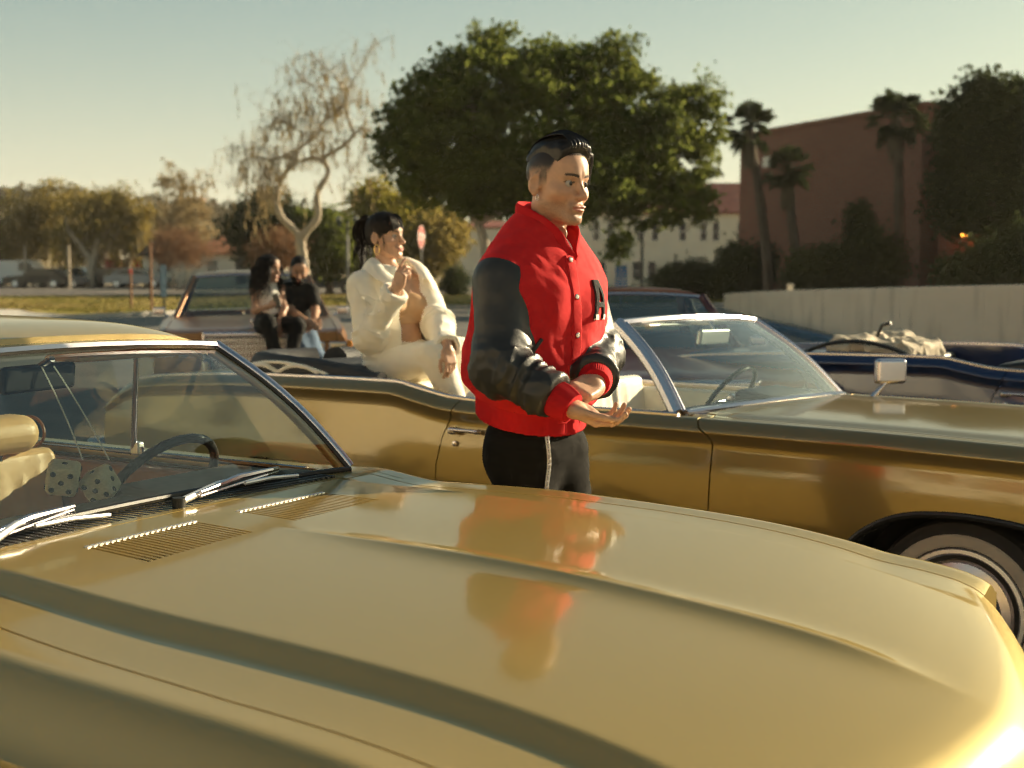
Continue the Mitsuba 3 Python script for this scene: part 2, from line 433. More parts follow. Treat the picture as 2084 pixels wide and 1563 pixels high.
# ---- ground
struct('ground', sheet(lambda a, b: np.stack([a, b, 0 * a - .012 + .0 * b], -1), np.linspace(-900, 900, 25), np.linspace(-300, 1500, 25)), 'mat_dirt')
def flat(poly, z):
    m = prism(poly, z - .02, z); q = man2tm(m); return q
struct('parking_lot', flat([(-14, -25), (60, -25), (60, 52), (8.4, 52), (2, 50), (-6, 47.5), (-11.2, 42.5), (-13, 39), (-60, 30), (-60, -25)], 0.0), 'mat_asphalt')
struct('street', flat([(-70, 66), (20, 74), (20, 92), (-70, 92)], 0.004), 'mat_road')
struct('path', flat([(-40, 45), (-26, 50), (-17.5, 47), (-16, 44), (-13.5, 41.2), (-14.5, 39.2), (-60, 32), (-60, 44)], 0.03), 'mat_concrete')
struct('street_far_lot', flat([(-70, 92.2), (-8, 92.2), (-8, 112), (-70, 112)], 0.002), 'mat_asphalt')
kp = spline([(-60, 30.2), (-30, 35.2), (-13, 39), (-11.2, 42.5), (-6, 47.5), (2, 50), (8.4, 52)], 60)
struct('kerb', sweep(np.c_[kp, np.zeros(60)], [(-.09, 0), (.09, 0), (.09, .11), (.07, .13), (-.07, .13), (-.09, .11)]), 'mat_concrete', 30)
def blades(poly_fn, n, h0, h1, w, seed, z=0.0):
    """Grass: thin upright triangles scattered by poly_fn(r, n) -> xy."""
    r = np.random.default_rng(seed); xy = poly_fn(r, n); k = len(xy)
    a = r.uniform(0, 2 * np.pi, k); h = r.uniform(h0, h1, k); l = r.normal(0, .3, (k, 2)) * h[:, None]
    d = np.stack([np.cos(a), np.sin(a)], 1) * w * .5
    b = np.c_[xy, np.full(k, z)]
    v = np.stack([b + np.c_[d, 0 * h], b - np.c_[d, 0 * h], b + np.c_[l, h]], 1)
    return tm(v.reshape(-1, 3), np.arange(3 * k).reshape(-1, 3))
def strip(x0, x1, ya, yb):
    def fn(r, n):
        x = r.uniform(x0, x1, n); t = r.uniform(0, 1, n)
        return np.c_[x, np.interp(x, [x0, x1], ya) * (1 - t) + np.interp(x, [x0, x1], yb) * t]
    return fn
struct('lawn', flat([(-60, 44.2), (-40, 45.3), (-26, 50.3), (-17.4, 47.3), (-15.8, 44.3), (-12.6, 42.2), (-6.3, 47.9), (2, 50.3), (8.4, 52.3), (20, 60), (20, 73.6), (-60, 66)], 0.012), 'mat_grass')
def lawnfn(r, n):
    x = r.uniform(-45, 12, n); lo = np.interp(x, [-45, -26, -17.4, -12.6, -6.3, 2, 12], [45.5, 50.6, 47.6, 42.6, 48.2, 50.6, 54]); hi = np.interp(x, [-45, 12], [67.3, 73])
    t = r.uniform(0, 1, n) ** 1.5; return np.c_[x, lo + (hi - lo) * t]
struct('grass', blades(lawnfn, 60000, .04, .13, .05, 3), 'mat_grass', kind='stuff')

# ---- foliage builders
def leaf_mesh(c, size, r, droop=0.0, long=1.6):
    """Diamond leaves at the points c."""
    n = len(c)
    d = r.normal(size=(n, 3)); d[:, 2] -= droop; d /= np.linalg.norm(d, axis=1, keepdims=True)
    e = np.cross(d, r.normal(size=(n, 3))); e /= np.linalg.norm(e, axis=1, keepdims=True) + 1e-9
    s = size * r.uniform(.6, 1.3, (n, 1))
    a, b = d * s * long * .5, e * s * .5
    up = np.cross(d, e) * s * .12
    v = np.stack([c - a, c + b + up, c + a, c - b + up], 1).reshape(-1, 3)
    i = np.arange(n)[:, None] * 4
    return tm(v, np.vstack([i + [0, 1, 2], i + [0, 2, 3]]))
def lobes_points(lobes, n, r, shell=.55):
    """Points in a union of ellipsoids (centre, radii), most of them near the outside."""
    vol = np.array([np.prod(l[1]) ** .7 for l in lobes]); pick = r.choice(len(lobes), n, p=vol / vol.sum())
    d = r.normal(size=(n, 3)); d /= np.linalg.norm(d, axis=1, keepdims=True)
    rad = np.where(r.random(n) < shell, r.uniform(.78, 1.03, n), r.random(n) ** (1 / 3))
    C = np.array([l[0] for l in lobes]); R = np.array([l[1] for l in lobes])
    return C[pick] + d * rad[:, None] * R[pick]
def crown(lobes, clumps, per, spread, size, seed, droop=0.0, shell=.55, long=1.6, flat_z=.7):
    r = np.random.default_rng(seed)
    cc = lobes_points(lobes, clumps, r, shell)
    k = r.poisson(per, clumps); idx = np.repeat(np.arange(clumps), k)
    s = spread * r.uniform(.6, 1.4, clumps)[idx][:, None]
    p = cc[idx] + r.normal(size=(len(idx), 3)) * s * [1, 1, flat_z]
    return leaf_mesh(p, size, r, droop, long), cc
def limb(a, b, r0, r1, r, bend=.12, n=7, sides=6, sag=0.0):
    a, b = np.asarray(a, float), np.asarray(b, float); L = np.linalg.norm(b - a)
    t = np.linspace(0, 1, n)[:, None]
    w = r.normal(size=(3, 3)) * L * bend
    off = np.sin(np.pi * t) * w[0] + np.sin(2 * np.pi * t) * w[1] * .5
    p = a + (b - a) * t + off; p[:, 2] += (np.sin(np.pi * t) * sag * L)[:, 0]
    return tube(p, np.linspace(r0, r1, n), sides)
def strands(tops, L, size, r, per=14, sway=.12, long=3.0):
    """Hanging leafy strands from the points 'tops'."""
    n = len(tops); l = L * r.uniform(.5, 1.2, n); t = np.linspace(0, 1, per)
    dirn = r.normal(size=(n, 2)) * sway
    p = tops[:, None] + np.concatenate([dirn[:, None] * (t ** 1.3)[None, :, None] * l[:, None, None], -(t[None, :, None] * l[:, None, None])], -1)
    p = p.reshape(-1, 3) + r.normal(size=(n * per, 3)) * size * .5
    return leaf_mesh(p, size, r, 2.5, long)

# ---- the big dense tree behind the man
D = 45.0
k = thing('shade_tree', 'big dense dark green broad crowned tree standing right behind the man in the red jacket', 'tree')
def lob(px, py, rx, ry, Y, ry_depth=None):
    c = at(px, py, Y); return (c, V(px_h(rx, Y), px_h(ry_depth or rx * .9, Y), px_h(ry, Y)))
mainl = [lob(1060, 275, 235, 155, 45), lob(905, 300, 120, 98, 44.5), lob(890, 210, 82, 68, 45.5), lob(1000, 165, 118, 62, 45.5), lob(1180, 170, 122, 72, 45.2),
         lob(1285, 270, 120, 120, 44.6), lob(1355, 310, 80, 108, 45), lob(1390, 245, 48, 62, 45), lob(1120, 116, 58, 24, 45.5), lob(985, 96, 46, 22, 46), lob(1235, 130, 50, 26, 45),
         lob(1180, 370, 165, 70, 44), lob(1320, 400, 85, 62, 44), lob(950, 380, 105, 52, 44.6), lob(835, 345, 50, 48, 45), lob(812, 245, 38, 40, 45), lob(1050, 385, 135, 62, 45)]
lf, cc = crown(mainl, 1200, 52, .24, .155, 11, droop=.3, shell=.80, flat_z=.62)
part(k, 'crown', lf, 'mat_leaf_main', False)
# loose outer sprays, right and top edges and the drooping lower right twigs
r = np.random.default_rng(5)
spr = [lob(1440, 200, 28, 50, 45), lob(1452, 300, 22, 70, 45), lob(1000, 66, 60, 12, 46), lob(1260, 95, 40, 25, 45), lob(1255, 500, 30, 32, 44), lob(775, 310, 22, 40, 45), lob(760, 270, 14, 25, 45), lob(1420, 415, 35, 35, 44)]
lf2, c2 = crown(spr, 130, 22, .16, .13, 12, droop=.4)
part(k, 'spray', lf2, 'mat_leaf_main', False)
base = at(985, 560, 45); base[2] = 0
fork = at(972, 455, 45)
brs = [tube(spline([base, at(990, 520, 45), at(982, 480, 45), fork], 10), np.linspace(.26, .15, 10), 10)]
r = np.random.default_rng(6)
tips = [at(900, 370, 45), at(860, 260, 45), at(960, 180, 45), at(1060, 130, 45.5), at(1180, 170, 45), at(1300, 240, 45), at(1370, 330, 45), at(1240, 400, 44.5), at(1080, 330, 44.5)]
for q in tips:
    mid_ = fork + (q - fork) * .45 + V(0, 0, .4)
    brs.append(tube(spline([fork, mid_, q], 9), np.linspace(.13, .03, 9), 7))
    for c in cc[np.argsort(np.linalg.norm(cc - q, axis=1))[:14]]: brs.append(limb(mid_ + (q - mid_) * r.uniform(.3, 1), c, .028, .008, r, .08, 5, 4))
part(k, 'trunk', cat(*brs), 'mat_bark_pale', True)

# ---- the bare bent tree with dry hanging foliage, left of it
Yb = 58.0
k = thing('willow_tree', 'tall half bare crooked tree with pale twisting limbs and thin dry hanging twigs', 'tree')
def P(*pts): return [at(x, y, Yb + (d if len(z) else 0)) for x, y, *z in pts for d in [(z[0] if z else 0)]]
limbs = [(P((622, 600), (619, 560), (614, 515), (610, 488)), .27, .22), (P((612, 492), (596, 466), (572, 442), (563, 412), (566, 385), (582, 350), (604, 330)), .17, .10),
         (P((612, 490), (632, 462), (648, 436), (644, 408), (655, 375), (668, 352), (660, 330), (640, 322), (612, 330)), .18, .09),
         (P((650, 330), (672, 312), (705, 292), (730, 266), (762, 272)), .11, .04), (P((604, 330), (580, 318), (552, 325), (520, 320), (495, 330)), .08, .03),
         (P((604, 332), (612, 300), (640, 280), (660, 245), (670, 210)), .09, .03), (P((722, 276), (708, 240), (702, 205), (716, 170), (740, 130), (756, 95)), .08, .02),
         (P((702, 205), (690, 170), (665, 140), (640, 122)), .05, .015), (P((640, 280), (600, 262), (570, 250), (545, 262)), .05, .02), (P((670, 215), (640, 180), (610, 165), (590, 175)), .04, .015),
         (P((660, 245), (690, 225), (702, 205)), .04, .02), (P((562, 412), (545, 400), (520, 396)), .05, .02), (P((730, 268), (745, 300), (720, 345), (712, 362)), .035, .012), (P((566, 385), (545, 360), (530, 340)), .045, .02)]
br = [tube(spline(p, 18), np.linspace(a, b, 18) * (1 + .12 * np.sin(np.arange(18) * 2.1)), 8) for p, a, b in limbs]
r = np.random.default_rng(21); tw, tips = [], []
for p, a, b in limbs[3:]:
    s = spline(p, 20)
    for _ in range(17):
        i = r.integers(4, 20); q = s[i] + r.normal(size=3) * [.75, .75, .45] + [0, 0, .25]
        tw.append(limb(s[i], q, .024, .008, r, .15, 5, 4, sag=.2)); tips.append(q)
        for _ in range(2):
            q2 = q + r.normal(size=3) * [.5, .5, .3]; tw.append(limb(q, q2, .008, .003, r, .15, 4, 3, sag=.2)); tips.append(q2)
part(k, 'trunk', cat(*br), 'mat_bark_pale', True)
part(k, 'twigs', cat(*tw), 'mat_bark_pale', True, kind='stuff')
tips = np.array(tips)
part(k, 'hanging_foliage', cat(strands(tips[r.random(len(tips)) < .45], 1.1, .07, r, 11, .25), strands(lobes_points([lob(500, 320, 42, 40, Yb), lob(545, 290, 55, 45, Yb), lob(600, 260, 70, 50, Yb), lob(570, 350, 40, 40, Yb), lob(640, 200, 70, 45, Yb)], 125, r, .4), 1.1, .075, r, 12, .25)), 'mat_leaf_dry', False)

# ---- other trees and shrubs: trunk > crown, each a thing
def tree(name, label, lobes, base, clumps, per, spread, size, leaf, seed, trunk=.12, bark_='mat_bark_dark', droop=.2, forks=6, group=None, strand=0, catg='tree', shell=.5, fork_h=.35, sl=1.2):
    k = thing(name, label, catg, group)
    lf, cc = crown(lobes, clumps, per, spread, size, seed, droop, shell)
    r = np.random.default_rng(seed + 1)
    if strand: lf = cat(lf, strands(lobes_points(lobes, strand, r, .5), sl, size * .8, r, 10, .15))
    part(k, 'crown' if catg == 'tree' else 'foliage', lf, leaf, False)
    top = np.mean([l[0] for l in lobes], axis=0)
    b = np.array(base, float)
    if catg == 'tree':
        f = b + (top - b) * fork_h
        ms = [tube(spline([b, b + (f - b) * .5 + r.normal(size=3) * .06, f], 8), np.linspace(trunk * 1.25, trunk * .85, 8), 8)]
        for i in range(forks):
            q = cc[r.integers(len(cc))]; ms.append(limb(f, q, trunk * .55, trunk * .12, r, .08, 7, 6, .1))
        part(k, 'trunk', cat(*ms), bark_, True)
    else:
        ms = [limb(b + r.normal(size=3) * [.15, .15, 0], cc[r.integers(len(cc))], .03, .01, r, .1, 5, 4) for _ in range(7)]
        part(k, 'stem', cat(*ms), bark_, True)
    return k
def G(px, Y, z=0): q = at(px, 560, Y); q[2] = z; return q

# the row of olive willowy trees on the left
row = [('loose olive tree at the far left edge of the row', 15, 102, [(20, 465, 60, 70), (-10, 500, 50, 60)], 70),
       ('tallest dark pointed crown in the left tree row', 128, 103, [(120, 440, 65, 70), (128, 395, 26, 28), (80, 460, 50, 60)], 90),
       ('olive tree with pale forked trunk beside the street', 184, 97, [(190, 440, 80, 50), (150, 490, 48, 40), (235, 470, 45, 50), (215, 415, 40, 26)], 110),
       ('wispy olive tree right of the pale forked trunk', 262, 101, [(255, 440, 60, 55), (285, 480, 40, 60), (240, 400, 40, 26)], 80),
       ('thin wispy topped tree behind the brown post', 374, 99, [(365, 420, 62, 55), (350, 360, 36, 30), (405, 385, 30, 34), (395, 460, 42, 42)], 60)]
for i, (lb, px, Y, ls, st) in enumerate(row):
    wispy = i >= 3
    tree('olive_tree', lb, [lob(x, y, a, b, Y) for x, y, a, b in ls], G(px, Y), 105 if not wispy else 48, 26, .40, .20, 'mat_leaf_olive' if i != 4 else 'mat_leaf_dry', 100 + i * 3, .2, 'mat_bark_pale', group='olive trees along the street', strand=int(st * (1.7 if not wispy else 1.1)), fork_h=.28, sl=2.2)
# pale forked limbs that show in front of the crown of the third
k = 'olive_tree_002'
part(k, 'limb', cat(tube(spline([at(186, 530, 96), at(172, 512, 96), at(158, 492, 96), at(138, 468, 96), at(136, 445, 96)], 12), np.linspace(.24, .12, 12), 8),
                    tube(spline([at(188, 530, 96), at(194, 505, 96), at(196, 495, 96), at(212, 475, 96), at(230, 448, 96)], 12), np.linspace(.22, .1, 12), 8),
                    tube(spline([G(184, 96), at(184, 560, 96), at(187, 528, 96)], 8), np.linspace(.34, .28, 8), 10)), 'mat_bark_pale', True)
tree('round_tree', 'full dark green tree behind the crooked willow, left half', [lob(545, 440, 65, 48, 74), lob(510, 480, 45, 45, 74), lob(600, 470, 50, 50, 75)], G(545, 74), 190, 40, .36, .2, 'mat_leaf_dark', 200, .2, strand=60)
tree('round_tree', 'olive green tree just right of the crooked willow trunk', [lob(670, 480, 55, 55, 73), lob(690, 510, 50, 50, 72), lob(650, 520, 40, 40, 72)], G(670, 73), 170, 40, .34, .19, 'mat_leaf_main', 206, .2)
tree('yellow_tree', 'bright yellow green tree behind the woman in white', [lob(800, 430, 78, 44, 80), lob(760, 410, 40, 30, 80), lob(860, 455, 50, 45, 80), lob(830, 480, 70, 45, 79)], G(800, 80), 230, 40, .4, .22, 'mat_leaf_yellow', 212, .2)
tree('yellow_tree', 'lower olive tree behind the red street sign', [lob(880, 500, 55, 60, 76), lob(920, 470, 35, 40, 77), lob(790, 530, 60, 40, 75)], G(880, 76), 170, 40, .38, .2, 'mat_leaf_olive', 218, .18)
tree('bare_shrub', 'reddish brown bare shrub below the wispy tree', [lob(365, 505, 60, 38, 84)], G(365, 84), 90, 50, .35, .10, 'mat_leaf_brown', 230, catg='shrub')
tree('bare_shrub', 'reddish brown shrub left of the crooked trunk', [lob(560, 515, 50, 42, 68)], G(560, 68), 90, 60, .3, .09, 'mat_leaf_brown', 236, catg='shrub')
tree('round_bush', 'dark clipped bush at the foot of the white building, left of the man', [lob(925, 577, 24, 30, 70)], G(925, 70), 60, 50, .18, .11, 'mat_leaf_dark', 240, catg='shrub')
tree('round_bush', 'round dark bush between the white and the brick building', [lob(1400, 570, 58, 34, 62), lob(1360, 585, 30, 25, 61)], G(1400, 62), 150, 50, .25, .14, 'mat_leaf_dark', 244, catg='shrub')
tree('round_bush', 'dark feathery bush at the left corner of the brick wall', [lob(1520, 545, 48, 50, 60), lob(1480, 575, 35, 30, 60)], G(1515, 60), 150, 45, .28, .16, 'mat_leaf_dark', 250, catg='shrub')
tree('round_bush', 'long dark shrub mass along the middle of the brick wall', [lob(1690, 545, 75, 42, 55), lob(1780, 530, 55, 55, 55), lob(1640, 570, 40, 28, 55)], G(1700, 55), 260, 45, .28, .15, 'mat_leaf_dark', 256, catg='shrub')
tree('round_bush', 'tall narrow dark shrub rising in front of the brick wall', [lob(1748, 455, 22, 42, 56), lob(1752, 500, 26, 40, 56)], G(1750, 56), 80, 45, .2, .14, 'mat_leaf_dark', 262, catg='shrub')
tree('ivy_tree', 'tall dark ivy covered tree in front of the right end of the brick building', [lob(1990, 300, 70, 110, 50), lob(2050, 260, 70, 90, 50), lob(2000, 190, 28, 32, 50), lob(1945, 250, 28, 46, 50), lob(1960, 400, 55, 80, 50), lob(2070, 420, 70, 120, 50), lob(2090, 220, 40, 40, 50)], G(2010, 50), 620, 48, .32, .17, 'mat_leaf_dark', 270, .25)
tree('ivy_tree', 'low dark shrubbery below the orange lamp, right end of the brick wall', [lob(2040, 540, 60, 50, 46), lob(1960, 560, 45, 30, 46), lob(2110, 520, 50, 60, 46)], G(2040, 46), 220, 45, .28, .15, 'mat_leaf_dark', 276, catg='shrub')

# ---- fan palms
def fan_palm(label, crown_px, path, Y, rpx, seed):
    k = thing('fan_palm', label, 'palm tree', 'fan palms against the brick wall')
    r = np.random.default_rng(seed); R = px_h(rpx, Y) * 1.22
    c = at(*crown_px, Y); pts = [at(x, y, Y) for x, y in path]; pts[-1][2] = 0
    part(k, 'trunk', tube(spline([c] + pts, 14), np.linspace(.17, .25, 14) * (1 + .06 * np.sin(np.arange(14) * 2.4)), 10), 'mat_bark_dark', True)
    for i in range(38):
        el = math.radians(r.uniform(-58, 78)); az = i * 2.399 + r.uniform(-.2, .2)
        d = V(math.cos(az) * math.cos(el), math.sin(az) * math.cos(el), math.sin(el)); L = R * r.uniform(.45, .62)
        p0, p1 = c + V(0, 0, .1), c + d * L + V(0, 0, .1 - .1 * L)
        ms = [tube([p0, (p0 + p1) / 2 + V(0, 0, .06), p1], [.02, .014, .01], 4)]
        s = np.cross(d, (0, 0, 1)); s /= np.linalg.norm(s) + 1e-9; u = np.cross(s, d); B = R * r.uniform(.5, .65)
        vv, ff = [], []
        for j, a in enumerate(np.linspace(-1.25, 1.25, 13)):
            q = d * math.cos(a) + s * math.sin(a); tip = p1 + q * B * (1 - .25 * abs(a) / 1.25) + V(0, 0, -.22 * B * r.uniform(.5, 1.5)); m_ = p1 + q * B * .55 + u * .05 * B
            w = np.cross(q, u) * B * .055; n0 = len(vv)
            vv += [p1, m_ + w, tip, m_ - w]; ff += [[n0, n0 + 1, n0 + 2], [n0, n0 + 2, n0 + 3]]
        part(k, 'frond', cat(tm(vv, ff), *ms), 'mat_palm_green', False)
    # skirt of dead fronds under the crown
    n = 420; a = r.uniform(0, 2 * np.pi, n); t = r.random(n); rr = (.26 + .28 * np.sin(t * 2.6)) * R * .55
    top = c + np.c_[np.cos(a) * rr * .5, np.sin(a) * rr * .5, -t * R * 1.1]
    tipz = top + np.c_[np.cos(a) * rr * .6, np.sin(a) * rr * .6, -r.uniform(.3, .55, n) * R]
    sd = np.c_[-np.sin(a), np.cos(a), 0 * a] * .05 * R
    v = np.stack([top + sd, top - sd, tipz], 1).reshape(-1, 3)
    part(k, 'dead_frond_skirt', tm(v, np.arange(3 * n).reshape(-1, 3)), 'mat_palm_thatch', False, label='dry brown skirt of dead fronds')
fan_palm('slim leaning fan palm at the left edge of the brick building', (1526, 262), [(1536, 330), (1550, 430), (1566, 540)], 58, 46, 31)
fan_palm('shorter fan palm, second from the left of the brick wall', (1604, 350), [(1608, 420), (1616, 490), (1622, 570)], 57, 44, 32)
fan_palm('fan palm before the right corner of the brick building', (1824, 240), [(1828, 320), (1830, 420), (1830, 520)], 55, 50, 33)

# ---- brick building
A, B = at(1507, 288, 77), at(1880, 226, 62)
zt = 8.9
A[2] = B[2] = 0
k = thing('brick_building', 'plain windowless red brick building with a flat roof behind the fan palms', 'building')
C_ = B + V(14.0, 4.5, 0); E_ = A + (C_ - B)
poly = [A[:2], B[:2], C_[:2], E_[:2]]
part(k, 'wall', man2tm(prism(poly if CrossSection([np.array(poly)]).area() > 0 else poly[::-1], 0, zt)), 'mat_brick', False)
def inset(poly, d):
    return CrossSection([np.array(poly)], m3.FillRule.NonZero).offset(d, m3.JoinType.Miter)
cap = man2tm(inset(poly, .10).extrude(.22).translate((0, 0, zt)))
part(k, 'parapet_cap', cap, 'mat_brick', False)
dAB = (B - A) / np.linalg.norm(B - A); nAB = np.cross(dAB, (0, 0, 1)); 
w0 = at(1524, 340, 74); s = (w0 - A) @ dAB; z = w0[2]
def onwall(s, z, out): q = A + dAB * s + nAB * out; q[2] = z; return q
vent = man2tm(mbox(-.32, .32, -.28, .28, 0, .1))
part(k, 'vent_cover', xf(vent, frame(onwall(s + .1, 7.3, 0), dAB, z=nAB)), 'mat_white_trim', False, label='small white vent cover high on the left end')
# a lower wing at the right, dark under the trees, with the lamp
W0 = at(1915, 300, 56); W1 = at(2200, 300, 50); W0[2] = W1[2] = 0
poly2 = [W0[:2] + [0, 0], W1[:2], W1[:2] + [3, 8], W0[:2] + [3, 8]]
part(k, 'wing', man2tm(prism(poly2, 0, 7.6)), 'mat_brick', False)
dW = (W1 - W0) / np.linalg.norm(W1 - W0); nW = np.cross(dW, (0, 0, 1))
lp = at(1957, 475, 54.3); s2 = (lp - W0) @ dW; lp = W0 + dW * s2 + nW * .28; lp[2] = at(1957, 475, lp[1])[2]
k2 = thing('wall_lamp', 'small glowing orange wall lamp on the brick wing', 'lamp')
part(k2, 'bracket', cat(mbox(-.05, .05, -.26, .0, .06, .12)).apply_transform(frame(lp, dW, y=nW)), 'mat_dark_trim', False)
part(k2, 'bulb', man2tm(Manifold.sphere(.13, 20).translate(tuple(lp))), None, True)
scene[k2 + '__bulb']['emitter'] = {'type': 'area', 'radiance': rgb(7, 2.2, .25)}
scene[k2 + '__bulb']['bsdf'] = {'type': 'diffuse', 'reflectance': rgb(.5, .3, .1)}

# ---- white two storey building with a maroon roof
def house(k, O, dx, W, Dp, H, roofh, wallm, roofm, wins, over=.5):
    dx = np.asarray(dx, float) / np.linalg.norm(dx); M = frame(O, dx, z=(0, 0, 1))
    body = mbox(0, W, 0, Dp, 0, H)
    for x, z, w, h in wins: body -= mbox(x - w / 2, x + w / 2, -.1, .16, z, z + h)
    part(k, 'wall', xf(man2tm(body), M), wallm, False)
    o = over
    v = [(-o, -o, H), (W + o, -o, H), (W + o, Dp + o, H), (-o, Dp + o, H), (Dp * .45, Dp / 2, H + roofh), (W - Dp * .45, Dp / 2, H + roofh)]
    lowv = [(x, y, z - .16) for x, y, z in v[:4]]
    m = Manifold.hull_points(np.array(v + lowv, float))
    part(k, 'roof', xf(man2tm(m.translate((0, 0, .003))), M), roofm, False)
    for x, z, w, h in wins:
        t = .07
        fr = mbox(x - w / 2, x + w / 2, .05, .11, z, z + h) - mbox(x - w / 2 + t, x + w / 2 - t, 0, .2, z + t, z + h - t)
        fr += mbox(x - w / 2 + t, x + w / 2 - t, .06, .1, z + h / 2 - .03, z + h / 2 + .03)
        kw = part(k, 'window', xf(man2tm(fr), M), 'mat_white_trim', False)
        part(kw, 'pane', xf(man2tm(mbox(x - w / 2 + t, x + w / 2 - t, .085, .095, z + t, z + h - t)), M), 'mat_window_glass', False)
        part(kw, 'sill', xf(man2tm(mbox(x - w / 2 - .1, x + w / 2 + .1, -.09, .05, z - .09, z - .003)), M), wallm, False)
Yw = 108.0
k = thing('white_building', 'cream two storey building with dark windows and a maroon tiled roof', 'building')
o = at(1180, 560, Yw); o[2] = 0
sc_ = Yw / FPX
def wx(px): return (px - 1180) * sc_
wins = []
for px in (1213, 1242, 1303, 1332, 1388, 1430, 1455, 1505):
    wins.append((wx(px), 3.55, .62, 1.55))
for px in (1225, 1295, 1326, 1380): wins.append((wx(px), .35, .75, 1.6))
house(k, o, (1, 0, 0), 22, 9, 5.9, 2.6, 'mat_cream', 'mat_maroon_tile', wins, .35)
k = thing('white_building', 'plain cream wing of the white building left of the man', 'building')
o = at(906, 560, 100); o[2] = 0
house(k, o, (1, 0, 0), 6.8, 6, 4.5, .5, 'mat_cream', 'mat_maroon_tile', [((928 - 906) * 100 / FPX, 2.7, .8, 1.25), (4.2, 2.7, .8, 1.25)], .1)
k = thing('tiled_house', 'low pale house with an orange tiled roof behind the brown sedan', 'house')
o = at(385, 560, 92); o[2] = .0
house(k, o, (1, -.05, 0), 6.5, 6, 2.5, 1.6, 'mat_cream', 'mat_clay_tile', [(1.6, .9, .9, 1.1), (3.6, .2, .9, 2.0), (5.4, .9, .9, 1.1)], .35)
k = thing('tiled_house', 'grey gabled house left of the orange roofed house', 'house')
o = at(292, 560, 96); o[2] = 0
house(k, o, (1, 0, 0), 3.2, 5, 2.4, 1.9, 'mat_cream', 'mat_dark_trim', [(1.5, 1.0, 1.1, 1.0)], .3)

# ---- cream wall along the ramp at the right
k = thing('ramp_wall', 'long low cream stucco wall rising to the right behind the blue convertible', 'wall')
p0, p1 = V(7.75, 48.6, 0), V(7.1, 15.5, 0)
dw = (p1 - p0) / np.linalg.norm(p1 - p0); nw = V(-dw[1], dw[0], 0) * (1 if -dw[1] > 0 else -1)
segs = 7; Lw = np.linalg.norm(p1 - p0)
def wtop(s): return .50 + .84 * (s / Lw) ** .85 + .04
for i in range(segs):
    a, b = i / segs * Lw + (.004 if i else 0), (i + 1) / segs * Lw - .004
    ss = np.linspace(a, b, 5); c0 = .018
    def row_(n_, zf): return [p0 + dw * q + nw * n_ + V(0, 0, zf(q)) for q in ss]
    pr = [(0, lambda q: -.05), (0, lambda q: wtop(q) - c0), (c0, lambda q: wtop(q)), (.32 - c0, lambda q: wtop(q)), (.32, lambda q: wtop(q) - c0), (.32, lambda q: -.05)]
    rows = np.array([row_(n_, z_) for n_, z_ in pr]).transpose(1, 0, 2).reshape(-1, 3); m_ = len(pr)
    ff = []
    for j in range(4):
        for e in range(m_):
            a1, b1 = j * m_ + e, j * m_ + (e + 1) % m_; ff += [[a1, b1, b1 + m_], [a1, b1 + m_, a1 + m_]]
    for t_ in range(1, m_ - 1): ff += [[0, t_ + 1, t_], [4 * m_, 4 * m_ + t_, 4 * m_ + t_ + 1]]
    part(k, 'panel', tm(rows, ff), 'mat_wall_stucco', 20)
k = thing('small_post', 'short pale post standing behind the left end of the cream wall', 'post')
q = at(1608, 590, 40); part(k, 'shaft', box(q[0] - .07, q[0] + .07, 39.9, 40.04, -.01, .98), 'mat_cream', False); part(k, 'cap', box(q[0] - .09, q[0] + .09, 39.88, 40.06, .982, 1.03), 'mat_concrete', False)
mat('blue_kerb', lambda p, n, uv: mix((.012, .05, .10), (.025, .085, .15), fbm(p.x * 3, p.y * 3, 0, 3)), .7)
kb = np.array([p0 + dw * q - nw * (.75 + .2 * math.sin(q * .1)) for q in np.linspace(12, Lw, 20)])
struct('painted_kerb', sweep(kb, [(-.12, -.01), (.12, -.01), (.12, .12), (.10, .14), (-.10, .14), (-.12, .12)]), 'mat_blue_kerb', 30)

# ---- signs and posts
def pole(name, label, px, Y, h, rad, m='mat_rust_post', cat_='post', group=None):
    q = G(px, Y); k = thing(name, label, cat_, group)
    part(k, 'shaft', tube([q, q + V(0, 0, h)], rad, 10), m, 30)
    part(k, 'cap', man2tm(Manifold.sphere(rad * 1.25, 12).scale((1, 1, .6)).translate((q[0], q[1], h + rad * .3))), m, True)
    return k, q
pole('street_post', 'short brown wooden post with a small red light, left of the brown sedan', 266, 50, 1.42, .045)
q = G(266, 50); part('street_post', 'reflector', box(q[0] - .05, q[0] + .05, 49.9, 49.95, 1.28, 1.46), 'mat_sign_red', False)
pole('street_post', 'taller brown post beside the street sign', 307, 47, 2.35, .05)
pole('street_post', 'pale slim pole left of the forked trunk', 141, 92, 2.9, .09, 'mat_bark_pale')
pole('street_post', 'pale slim pole at the left of the street', 52, 95, 2.9, .08, 'mat_bark_pale')
k, q = pole('street_sign', 'narrow blue grey street sign on a post beside the mirror of the brown sedan', 333, 44, 1.55, .03, 'mat_sign_back', 'sign')
part(k, 'panel', xf(man2tm(rbox(-.30, .30, -.012, .012, .55, 1.6, .01, 8)), rotz(1.50, (q[0], q[1] - .05, 0))), 'mat_sign_back', 30)
